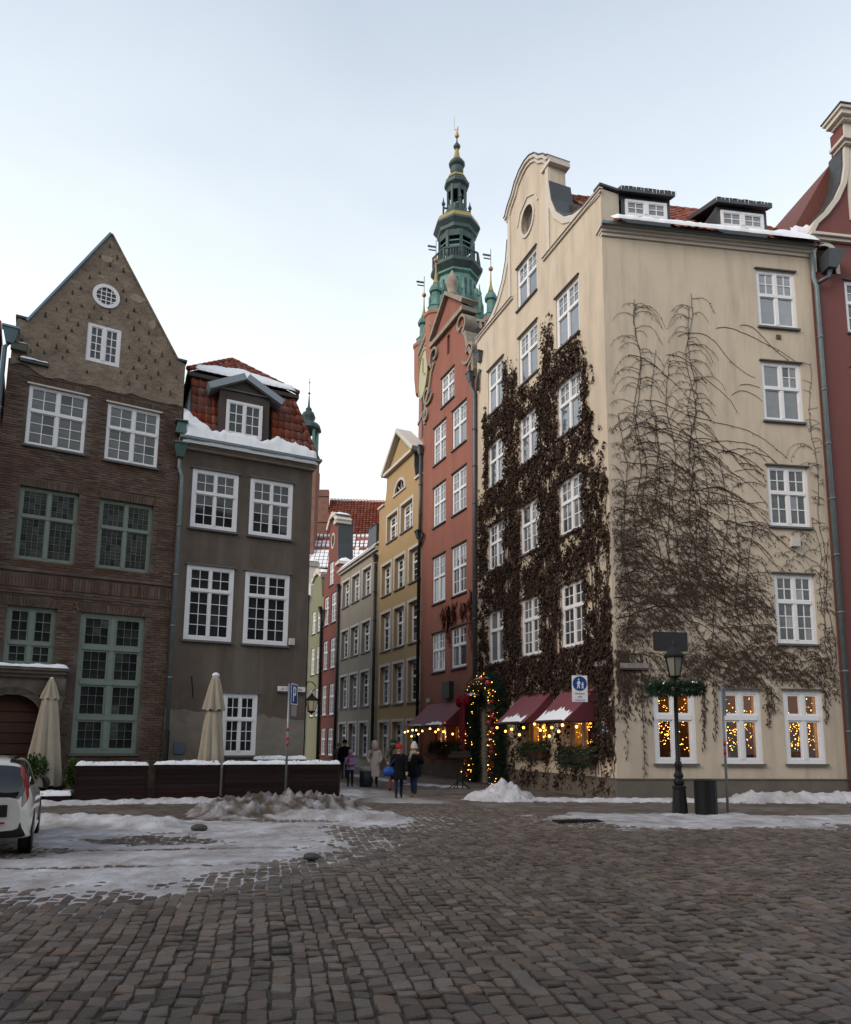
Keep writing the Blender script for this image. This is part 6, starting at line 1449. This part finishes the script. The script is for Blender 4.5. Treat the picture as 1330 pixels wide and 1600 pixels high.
ln.lathe([(.15, 3.49), (.165, 3.52), (.15, 3.54)], 6, (0, 0, 0), R(15)); ln.lathe([(.285, 4.02), (.29, 4.06), (.21, 4.14), (.19, 4.17), (.115, 4.28), (.10, 4.30), (.10, 4.34), (.05, 4.37), (.025, 4.44), (.005, 4.50)], 6, (0, 0, 0), R(15))
ln = ln.build('lantern', LAMPK, t, Ml)
PANEL = mat('milky_lamp_glass', (.24, .235, .20), .25, var=(.18, .175, .15), vs=3)
for k in range(6):
    a0, a1 = R(60*k+15), R(60*k+75); q = [(.135*math.cos(a0), .135*math.sin(a0), 3.54), (.135*math.cos(a1), .135*math.sin(a1), 3.54), (.225*math.cos(a1), .225*math.sin(a1), 4.01), (.225*math.cos(a0), .225*math.sin(a0), 4.01)]
    MB().add(q + [(p[0]*.97, p[1]*.97, p[2]) for p in q], [(0, 1, 2, 3), (7, 6, 5, 4), (0, 4, 5, 1), (1, 5, 6, 2), (2, 6, 7, 3), (3, 7, 4, 0)]).build('glass_panel', PANEL, ln, Ml)
wr = thing('christmas_wreath', (*lp, 3.2), 'green fir wreath with silver baubles hung around the street lamp', 'wreath', M=Matrix.Translation((*lp, 3.2)))
wb = MB(); rg = random.Random(8); sv = []
for k in range(40):
    a = 2*math.pi*k/40; needles(wb, (.55*math.cos(a), .55*math.sin(a), 3.2), .135, 110, rg, .14, (1, 1, .8))
wb.build('foliage', FIR, wr, Ml, kind='stuff')
SILV = mat('silver_bauble', (.62, .55, .47), .2, metal=.85)
for k in range(22):
    a = 2*math.pi*k/22 + rg.uniform(-.1, .1); rr = .60 + rg.uniform(-.05, .07); MB().ball((rr*math.cos(a), rr*math.sin(a), 3.2 + rg.uniform(-.10, .12)), rg.uniform(.040, .058), 10, 7).build('bauble', SILV, wr, Ml, True)
for k in range(4): a = R(90*k+30); MB().tube([(.55*math.cos(a), .55*math.sin(a), 3.24), (.3*math.cos(a), .3*math.sin(a), 3.42), (.06*math.cos(a), .06*math.sin(a), 3.46)], .008, 4).build('hanger', SILV, wr, Ml)
# bins
bn = Matrix.Translation((7.08, 18.2, 0))
t = thing('litter_bin', (7.08, 18.2, 0), 'round black ribbed litter bin between street lamp and sign post', 'bin', M=bn)
b = MB(); n = 48
for (r_, z) in ((.25, .03), (.265, .08), (.265, .86), (.25, .90), (.19, .91), (.18, .86)):
    for k in range(n): rr = r_ + (.008 if k % 4 < 2 and .07 < z < .87 else 0); b.v.append((rr*math.cos(2*math.pi*k/n), rr*math.sin(2*math.pi*k/n), z))
b.f = [(i*n+k, i*n+(k+1) % n, (i+1)*n+(k+1) % n, (i+1)*n+k) for i in range(5) for k in range(n)] + [tuple(range(n))[::-1], tuple(5*n+k for k in range(n))]
b.build('drum', LAMPK, t, bn); MB().lathe([(.27, .86), (.28, .88), (.27, .90)], 32).build('rim', IRON, t, bn, True)
ab = Matrix.Translation((-2.27, 27.9, 0))
t = thing('alley_bin', (-2.27, 27.9, 0), 'small dark bin with pale lid standing in the alley beside the beige coat', 'bin', M=ab)
MB().lathe([(.21, 0), (.23, .02), (.24, .60), (.22, .61)], 20).build('drum', mat('dark_green_bin', (.018, .026, .025), .5), t, ab, True)
MB().lathe([(.235, .612), (.25, .63), (.25, .74), (.20, .78), (.02, .79)], 20).build('lid', mat('pale_lid', (.30, .28, .25), .6), t, ab, True)
# menu stand by the terracotta house
em = frame((1.35, 27.2), 100)
t = thing('menu_stand', (1.35, 27.2, 0), 'dark metal menu stand before the terracotta house', 'stand', M=em)
for a in (-.10, .10): MB().tube([(a, 0, .04), (a, 0, 1.22)], .022, 6).build('leg', IRON, t, em)
for (a, c) in ((-.42, -.2), (.42, -.2), (-.3, .3), (.3, .3)): MB().tube([(0, 0, .35), (a, c, .02)], .02, 6).build('foot', IRON, t, em)
MB().hexa([(-.42, -.22, 1.16), (.42, -.22, 1.16), (.42, .16, 1.24), (-.42, .16, 1.24), (-.42, -.23, 1.20), (.42, -.23, 1.20), (.42, .15, 1.29), (-.42, .15, 1.29)]).build('tray', IRON, t, em)
MB().box(-.36, .36, .14, .17, 1.27, 1.42).build('menu_board', DARKW, t, em)
# wall lantern at the grey house corner
wl_ = Matrix.Translation((-3.86, 24.25, 0))
t = thing('wall_lantern', (-3.86, 24.25, 2.7), 'black wall lantern on a curled bracket at the grey house corner', 'lantern', M=wl_)
MB().tube([(-.32, .12, 3.55), (-.15, .05, 3.78), (.0, .0, 3.75), (.12, 0, 3.62), (.08, 0, 3.48), (0, 0, 3.45), (0, 0, 3.36)], .018, 5).tube([(-.34, .12, 2.5), (-.34, .12, 3.9)], .03, 6).build('bracket', IRON, t, wl_)
MB().lathe([(.04, 3.36), (.06, 3.30), (.16, 3.22), (.24, 3.17), (.24, 3.13), (.20, 3.12)], 6).build('cap', IRON, t, wl_)
MB().lathe([(.20, 3.12), (.12, 2.78), (.10, 2.76)], 6).build('glass', mat('warm_milky_glass', (.34, .30, .22), .3, emit=(1, .8, .5), es=.05), t, wl_)
fr_ = MB()
for k in range(6): a = R(60*k); fr_.tube([(.205*math.cos(a), .205*math.sin(a), 3.13), (.125*math.cos(a), .125*math.sin(a), 2.77)], .012, 4)
fr_.lathe([(.12, 2.78), (.14, 2.75), (.05, 2.70), (.02, 2.64)], 6); fr_.build('cage', IRON, t, wl_)

# ------------------------------------------------------------------ parked car
Mc = frame((-6.84, 10.89), 64) ; CARW = mat('pearl_white_car_paint', (.62, .60, .56), .22, var=(.50, .47, .42), vs=1.5, va=.6, coat=.7)
t = thing('parked_car', (-6.84, 10.89, 0), 'white hatchback parked at the left edge, seen from behind', 'car', M=Mc)
ST = [  # y, z_bottom, w_bottom, w_side, z_belt, w_belt, z_roof, w_roof
    (-.02, .42, .60, .70, .86, .64, .90, .48), (.06, .30, .72, .80, .97, .74, 1.10, .62), (.22, .27, .76, .845, 1.03, .785, 1.36, .61), (.42, .26, .78, .86, 1.01, .80, 1.485, .60),
    (1.0, .24, .79, .865, .98, .81, 1.51, .61), (1.7, .24, .79, .865, .95, .81, 1.50, .60), (2.2, .24, .79, .86, .93, .80, 1.42, .58), (2.75, .24, .79, .86, .93, .79, 1.06, .66), (3.1, .25, .78, .85, .90, .76, .96, .66), (3.5, .28, .72, .80, .80, .70, .86, .58), (3.68, .36, .55, .64, .66, .56, .70, .45)]
def ring(s):
    y, zb, wb_, ws, zt, wt, zr, wr_ = s
    return [(0, zb), (wb_, zb), (ws*.985, zb+.10), (ws, .60), (ws*.985, .60+(zt-.60)*.55), (wt, zt), (wt+(wr_-wt)*.5+.025, zt+(zr-zt)*.5), (wr_+.02, zt+(zr-zt)*.88), (wr_*.62, zr-.004), (0, zr)]
RG = [ring(s) for s in ST]; YS = [s[0] for s in ST]
def cr(p0, p1, p2, p3, t): return .5*((2*p1) + (-p0+p2)*t + (2*p0-5*p1+4*p2-p3)*t*t + (-p0+3*p1-3*p2+p3)*t**3)
def car_pt(a, b_, side=1, off=0.0):
    def at(i, k): i = max(0, min(len(RG)-1, i)); k2 = abs(k) if k < 0 else k; sgn = -1 if k < 0 else 1; k2 = min(k2, 9) if k2 <= 9 else 18-k2; sg2 = -1 if k > 9 else 1; return Vector((RG[i][k2][0]*sgn*sg2, YS[i], RG[i][k2][1]))
    i = int(min(a, len(RG)-1.0001)); k = int(min(b_, 8.9999)); ta, tb = a-i, b_-k
    rows = [cr(at(ii, k-1), at(ii, k), at(ii, k+1), at(ii, k+2), tb) for ii in (i-1, i, i+1, i+2)]
    p = cr(*rows, ta)
    if off: c = Vector((0, min(max(p.y, .8), 2.6), .7)); p = p + (p-c).normalized()*off
    return (p.x*side, p.y, p.z)
def car_patch(a0, a1, b0, b1, na, nb, side, off=0.0, b=None, skew=None):
    b = b or MB(); vs = []
    for i in range(na+1):
        for j in range(nb+1):
            u, v = i/na, j/nb; aa, bb_ = a0+(a1-a0)*u, b0+(b1-b0)*v
            if skew: aa, bb_ = skew(u, v)
            vs.append(car_pt(aa, bb_, side, off))
    n = nb+1; fs = []
    for i in range(na):
        for j in range(nb): q = (i*n+j, i*n+j+1, (i+1)*n+j+1, (i+1)*n+j); fs.append(q if side < 0 else q[::-1])
    return b.add(vs, fs)
body = MB()
for s in (1, -1): car_patch(0, 9.999, 0, 9, 60, 36, s, 0, body)
body.add([car_pt(0, k*.25, 1) for k in range(37)] + [car_pt(0, k*.25, -1) for k in range(36, -1, -1)], [tuple(range(74))])
body.build('body', CARW, t, Mc, True)
CG = mat('car_glass', (.008, .010, .012), .03, ior=1.6, coat=.3); BLK = mat('black_trim', (.012, .012, .013), .5)
for s in (1, -1):
    car_patch(0, 0, 0, 0, 24, 10, s, .006, None, lambda u, v: (2.55 + 4.1*u, 5.25 + (2.4 - .9*max(0, u-.72)/.28)*v)).build('side_window', CG, t, Mc, True)
    tl_ = car_patch(.3, 2.2, 4.3, 7.2, 14, 12, s, .012, None, lambda u, v: (.25 + 1.05*u + 1.35*v, 4.0 + 3.0*v + .5*u*(1-v))).build('tail_light', mat('tail_light_red', (.26, .006, .015), .15, coat=.8), t, Mc, True)
    car_patch(.3, 2.2, 4.3, 7.2, 8, 8, s, .016, None, lambda u, v: (.22 + .42*u + 1.0*v*.55, 4.05 + 1.35*v + .2*u)).build('clear_lens', mat('smoky_lens', (.16, .13, .12), .15, coat=.8), tl_, Mc, True)
    MB().lathe([(.09, 0), (.11, .05), (.08, .10), (.02, .12)], 10, (0, 0, 0), 0, 1.0, .55).build('mirror', BLK, t, Mc @ Matrix.Translation((s*.90, 2.15, 1.0)) @ Matrix.Rotation(R(80*s), 4, 'Y'), True)
    for y in (.62, 3.02):
        MB().lathe([(.36, 0), (.36, .012), (.30, .014)], 28).build('wheel_arch', BLK, t, Mc @ Matrix.Translation((s*.852, y, .33)) @ Matrix.Rotation(R(90*s), 4, 'Y'))
        w = MB().lathe([(.20, -.20), (.29, -.20), (.315, -.16), (.315, -.03), (.29, .0), (.20, .0)], 32).build('tyre', mat('tyre_rubber', (.014, .014, .014), .85, bump=.3, bs=40), t, Mc @ Matrix.Translation((s*.872, y, .315)) @ Matrix.Rotation(R(90*s), 4, 'Y'), True)
        rim = MB().lathe([(.20, -.02), (.205, .004), (.18, .0), (.05, -.03), (.02, -.01)], 20)
        rim.build('rim', mat('alloy_rim', (.35, .36, .37), .35, metal=.8), w, WM[w], True)
car_patch(0, 0, 0, 0, 16, 16, 1, .010, None, lambda u, v: (.15 + 2.0*u, 5.1 + 3.9*v)).build('tailgate_glass', CG, t, Mc, True)
car_patch(0, 0, 0, 0, 16, 16, -1, .010, None, lambda u, v: (.15 + 2.0*u, 5.1 + 3.9*v)).build('tailgate_glass', CG, t, Mc, True)
for s in (1, -1): car_patch(0, 0, 0, 0, 8, 8, s, .012, None, lambda u, v: (.02 + .9*u, .2 + 2.1*v*(1-.5*u))).build('lower_bumper', BLK, t, Mc, True)
MB().box(-.5, .5, -.05, -.03, .52, .545).build('reflector', mat('reflector_red', (.30, .01, .015), .25), t, Mc)
MB().box(-.52, .52, -.035, -.02, .62, .80).build('plate_recess', BLK, t, Mc)
for s in (1, -1): MB().tube([(s*.45, .55, 1.508), (s*.46, 1.4, 1.525), (s*.45, 2.0, 1.49)], .008, 5).build('roof_seam', BLK, t, Mc)
# ------------------------------------------------------------------ people
SKIN = mat('skin', (.42, .24, .17), .6)
def person(x, y, face, H, label, top, legs, shoes, hat=None, hatm=None, coat=None, hood=None, scarf=None, arms='down', stride=.10, bag=None, gender=1.0, extras=None):
    """one continuous skinned figure, clothes as children; face = azimuth the person looks towards"""
    s = H/1.72
    Mx = Matrix.Translation((x, y, 0)) @ Matrix.Rotation(R(-face), 4, 'Z') @ Matrix.Scale(s, 4)
    t = thing('person', (x, y, 0), label, 'person', 'people walking in the alley', M=Mx)
    V, E_, Rr = [], [], []
    def v(p, r, par=None):
        V.append(p); Rr.append(r if isinstance(r, tuple) else (r, r))
        if par is not None: E_.append((par, len(V)-1))
        return len(V)-1
    pel = v((0, 0, .93), (.15, .115)); wa = v((0, .0, 1.08), (.135, .10), pel); ch = v((0, .0, 1.28), (.165, .115), wa); sh = v((0, -.01, 1.42), (.11, .085), ch)
    nk = v((0, .0, 1.50), .055, sh); hd0 = v((0, .015, 1.56), .075, nk); hd1 = v((0, .02, 1.64), .098, hd0); hd2 = v((0, .01, 1.71), .075, hd1)
    ns = v((0, .118, 1.605), .016, hd1)
    for sd in (-1, 1):
        hp = v((sd*.09, 0, .88), .095, pel); st_ = stride*sd
        kn = v((sd*.095, st_*.75+.02, .49), .068, hp); an = v((sd*.095, st_*1.2 - .02, .09), .048, kn); v((sd*.105, st_*1.2+.13, .04), (.042, .035), an)
        so = v((sd*.17, -.01, 1.40), .072, sh)
        if arms == 'pocket': el = v((sd*.27, -.07, 1.13), .055, so); wrp = (sd*.20, .10, .98)
        elif arms == 'front': el = v((sd*.24, .0, 1.14), .055, so); wrp = (sd*.07, .20, 1.10)
        elif arms == 'up' and sd == -1: el = v((sd*.30, .06, 1.20), .055, so); wrp = (sd*.20, .16, 1.46)
        else: el = v((sd*.225, -.02 - .05*sd, 1.13), .055, so); wrp = (sd*.235, .06 - .10*sd, .88)
        wri = v(wrp, .034, el)
        d = (Vector(wrp) - Vector(V[el])).normalized(); pa = v(tuple(Vector(wrp) + d*.055), (.036, .022), wri)
        side = d.cross(Vector((0, 1, 0)));  side = side.normalized() if side.length > .05 else Vector((1, 0, 0))
        for f in range(4):
            b0 = Vector(V[pa]) + side*(f-1.5)*.018 + d*.02; i0 = v(tuple(b0), .011, pa); i1 = v(tuple(b0 + d*.032 + Vector((0, .008, 0))), .010, i0); v(tuple(b0 + d*(.05 - .006*abs(f-1)) + Vector((0, .024, 0))), .008, i1)
        th = v(tuple(Vector(wrp) + d*.03 + side*sd*.035 + Vector((0, .015, 0))), .011, wri); v(tuple(Vector(wrp) + d*.06 + side*sd*.045 + Vector((0, .03, 0))), .009, th)
    me = bpy.data.meshes.new('body'); me.from_pydata(V, E_, [])
    o = bpy.data.objects.new('body_tmp', me); col.objects.link(o)
    md = o.modifiers.new('skin', 'SKIN'); md.use_smooth_shade = True
    for i, sv_ in enumerate(me.skin_vertices[0].data): sv_.radius = Rr[i]; sv_.use_root = (i == 0)
    sb = o.modifiers.new('sub', 'SUBSURF'); sb.levels = 1; sb.render_levels = 1
    dg = bpy.context.evaluated_depsgraph_get(); dg.update()
    m2 = bpy.data.meshes.new_from_object(o.evaluated_get(dg)); bpy.data.objects.remove(o); m2.name = 'body'
    m2.materials.clear()
    for m in (SKIN, top, legs, shoes): m2.materials.append(m)
    hands = [V[i] for i in range(len(V)) if Rr[i][0] <= .036 and V[i][2] > .5 and abs(V[i][0]) > .02]
    for p in m2.polygons:
        c = p.center; k = 1
        if c.z > 1.485: k = 0
        elif c.z < .13: k = 3
        elif c.z < .86 and abs(c.x) < .20 and not any((Vector(q)-c).length < .06 for q in hands): k = 2
        elif any((Vector(q)-c).length < .045 for q in hands): k = 0
        p.material_index = k; p.use_smooth = True
    put('body', m2, t, Mx)
    MB().ball((-.036, .108, 1.640), .011, 6, 4).ball((.036, .108, 1.640), .011, 6, 4).build('eyes', INK, t, Mx)
    MB().ball((0, .104, 1.565), .018, 8, 4, .35).build('mouth', mat('lip', (.30, .10, .09), .6), t, Mx)
    for sd in (-1, 1): MB().ball((sd*.098, .01, 1.625), .022, 6, 4, 1.4).build('ear', SKIN, t, Mx)
    if coat:
        zb, wbt, m = coat; b = MB(); n = 28
        prof = [(zb, wbt), (zb+.02, wbt*1.01), ((zb+1.0)/2, (wbt+.19)/2+.02), (.98, .205), (1.10, .185), (1.28, .205), (1.40, .185), (1.455, .105), (1.475, .085)]
        for j, (z, w) in enumerate(prof):
            for k in range(n):
                a = 2*math.pi*k/n; f = 1 + .04*math.sin(5*a + z*3) * (1 if z < .9 else .5) + .03*math.sin(z*48)*(1 if m.name.startswith('quilt') else .0)
                b.v.append((w*f*math.cos(a), w*f*.74*math.sin(a) - .0, z))
        b.f = [(i*n+k, i*n+(k+1) % n, (i+1)*n+(k+1) % n, (i+1)*n+k) for i in range(len(prof)-1) for k in range(n)]
        b.build('coat', m, t, Mx, True)
        for sd in (-1, 1):
            pts = [Vector((sd*.15, -.01, 1.41))] + [Vector(V[i]) for i in (0,)][:0]
            ei = [i for i in range(len(V)) if abs(Rr[i][0]-.055) < 1e-6 and V[i][0]*sd > .1][0]; wi = [i for i in range(len(V)) if abs(Rr[i][0]-.034) < 1e-6 and V[i][0]*sd > 0.0][0]
            MB().tube([(sd*.13, -.01, 1.42), (sd*.185, -.01, 1.37), V[ei], tuple((Vector(V[ei])+Vector(V[wi]))/2), V[wi]], [.07, .098, .082, .072, .062], 12).build('sleeve', m, t, Mx, True)
    if hat:
        if hat == 'beanie': pr = [(.110, 1.655), (.118, 1.68), (.112, 1.74), (.085, 1.80), (.04, 1.83), (.01, 1.835)]
        elif hat == 'tall': pr = [(.110, 1.65), (.120, 1.68), (.115, 1.74), (.085, 1.82), (.05, 1.88), (.02, 1.90)]
        else: pr = [(.112, 1.66), (.116, 1.69), (.10, 1.75), (.05, 1.79), (.01, 1.795)]
        hb = MB().lathe(pr, 20, (0, .012, 0)).lathe([(.122, 1.65), (.126, 1.675), (.122, 1.70)], 20, (0, .012, 0))
        if hat == 'pom': hb.ball((0, .01, 1.82), .04, 10, 6)
        hb.build('hat', hatm, t, Mx, True)
    if hood: 
        b = MB(); n = 20
        for j in range(8):
            v_ = j/7; ph = R(-75 + 165*v_)
            for k in range(n): a = R(40 + 280*k/(n-1)) - R(0); rr = .135*math.cos(ph*.55); b.v.append((rr*math.sin(a), -rr*math.cos(a)*-1*(.95), 1.50 + .32*v_ - .02*math.cos(a)))
        b.v = [(p[0], p[1]*-1 + .01 if False else p[1], p[2]) for p in b.v]
        b.f = [(i*n+k, i*n+k+1, (i+1)*n+k+1, (i+1)*n+k) for i in range(7) for k in range(n-1)]
        k0 = len(b.v); b.v.append((0, -.01, 1.84)); b.f += [(7*n+k, 7*n+k+1, k0) for k in range(n-1)]
        b.v = [(p[0], -p[1], p[2]) for p in b.v]
        b.build('hood', hood, t, Mx, True)
    if scarf: MB().lathe([(.10, 1.44), (.14, 1.46), (.15, 1.50), (.135, 1.55), (.11, 1.575), (.08, 1.56)], 18, (0, .02, 0)).tube([(.05, .13, 1.48), (.09, .17, 1.36), (.12, .16, 1.22)], [.05, .05, .045], 8).build('scarf', scarf, t, Mx, True)
    if extras: extras(t, Mx)
    return t
BLKC = mat('black_wool', (.010, .010, .012), .95, spec=.1); JEAN = mat('blue_denim', (.018, .035, .085), .85); DARKT = mat('dark_trousers', (.014, .014, .016), .9); BOOT = mat('dark_boot', (.016, .013, .012), .6)
QUILT = mat('quilted_beige_down', (.60, .50, .45), .7, var=(.48, .39, .35), vs=8)
def bag_blue(t, M): MB().lathe([(.05, -.16), (.17, -.12), (.19, .02), (.12, .14), (.04, .16)], 14, (0, 0, 0), 0, 1.15, .7).build('bag', mat('blue_nylon_bag', (.01, .06, .30), .5), t, M @ Matrix.Translation((.33, .02, .88)), True); MB().tube([(.33, .0, 1.02), (.2, .1, 1.25), (-.08, .1, 1.44)], .015, 5).build('bag_strap', mat('blue_strap', (.01, .05, .22), .6), t, M)
person(-.80, 22.75, 172, 1.63, 'person in black coat and red beanie carrying a bright blue bag', BLKC, mat('navy_trousers', (.012, .016, .035), .9), BOOT, 'pom', mat('red_knit', (.38, .012, .018), .9), (.62, .27, BLKC), arms='down', stride=.11, extras=bag_blue)
def knit(t, M): MB().ball((-.20, .17, 1.50), .05, 10, 6).build('glove', mat('pink_glove', (.50, .24, .20), .8), t, M, True); MB().box(.17, .27, .08, .16, .95, 1.12).build('bag', BLKC, t, M)
person(-.33, 23.2, 200, 1.62, 'person in black jacket, jeans and tan boots with pale hat and scarf', BLKC, JEAN, mat('tan_boot', (.30, .16, .05), .7), 'tall', mat('cream_knit', (.52, .48, .42), .9), (.70, .24, BLKC), scarf=mat('beige_scarf', (.34, .29, .23), .9, var=(.18, .15, .12), vs=12), arms='up', stride=-.10, extras=knit)
person(-1.95, 27.98, 182, 1.68, 'person in long quilted beige coat with raised hood and pink scarf', QUILT, DARKT, BOOT, None, None, (.42, .22, QUILT), hood=QUILT, scarf=mat('pink_scarf', (.36, .20, .21), .9), arms='pocket', stride=.06)
def muff(t, M): MB().lathe([(.03, -.10), (.07, -.08), (.08, 0), (.07, .08), (.03, .10)], 10).build('muff', mat('ochre_bag', (.33, .20, .06), .8), t, M @ Matrix.Translation((0, .22, 1.10)) @ Matrix.Rotation(R(90), 4, 'Y'), True)
person(-2.86, 27.86, 176, 1.36, 'child in purple patterned jacket and lilac hat holding an ochre bag', mat('purple_pattern', (.36, .22, .46), .8, var=(.20, .16, .44), vs=9, va=1.0, stain=(.50, .22, .26), ss=6, sa=.9), DARKT, BOOT, 'beanie', mat('lilac_knit', (.30, .26, .33), .9), (.84, .23, MATS['purple_pattern']), arms='front', stride=.05, scarf=mat('rose_scarf', (.36, .10, .12), .9), extras=muff)
person(-3.72, 33.5, -15, 1.74, 'person all in black walking away up the alley', BLKC, mat('brown_trousers', (.05, .03, .028), .9), BOOT, 'cap', BLKC, (.80, .25, BLKC), arms='down', stride=.10)
GREYC = mat('grey_coat', (.10, .10, .105), .9)
person(-4.12, 34.6, -20, 1.60, 'person in grey coat left of the black-clad walker', GREYC, DARKT, BOOT, 'cap', mat('grey_knit', (.14, .135, .14), .9), (.66, .23, GREYC), arms='down', stride=.08)
KHAKI = mat('khaki_parka', (.125, .11, .085), .9)
person(-1.12, 26.0, 178, 1.80, 'person in khaki parka with dark hood and orange trousers behind the red beanie', KHAKI, mat('rust_trousers', (.28, .055, .030), .9), BOOT, 'cap', mat('dark_green_cap', (.022, .028, .022), .9), (.80, .25, KHAKI), scarf=mat('dark_fur', (.03, .028, .022), .95), arms='pocket', stride=.09)
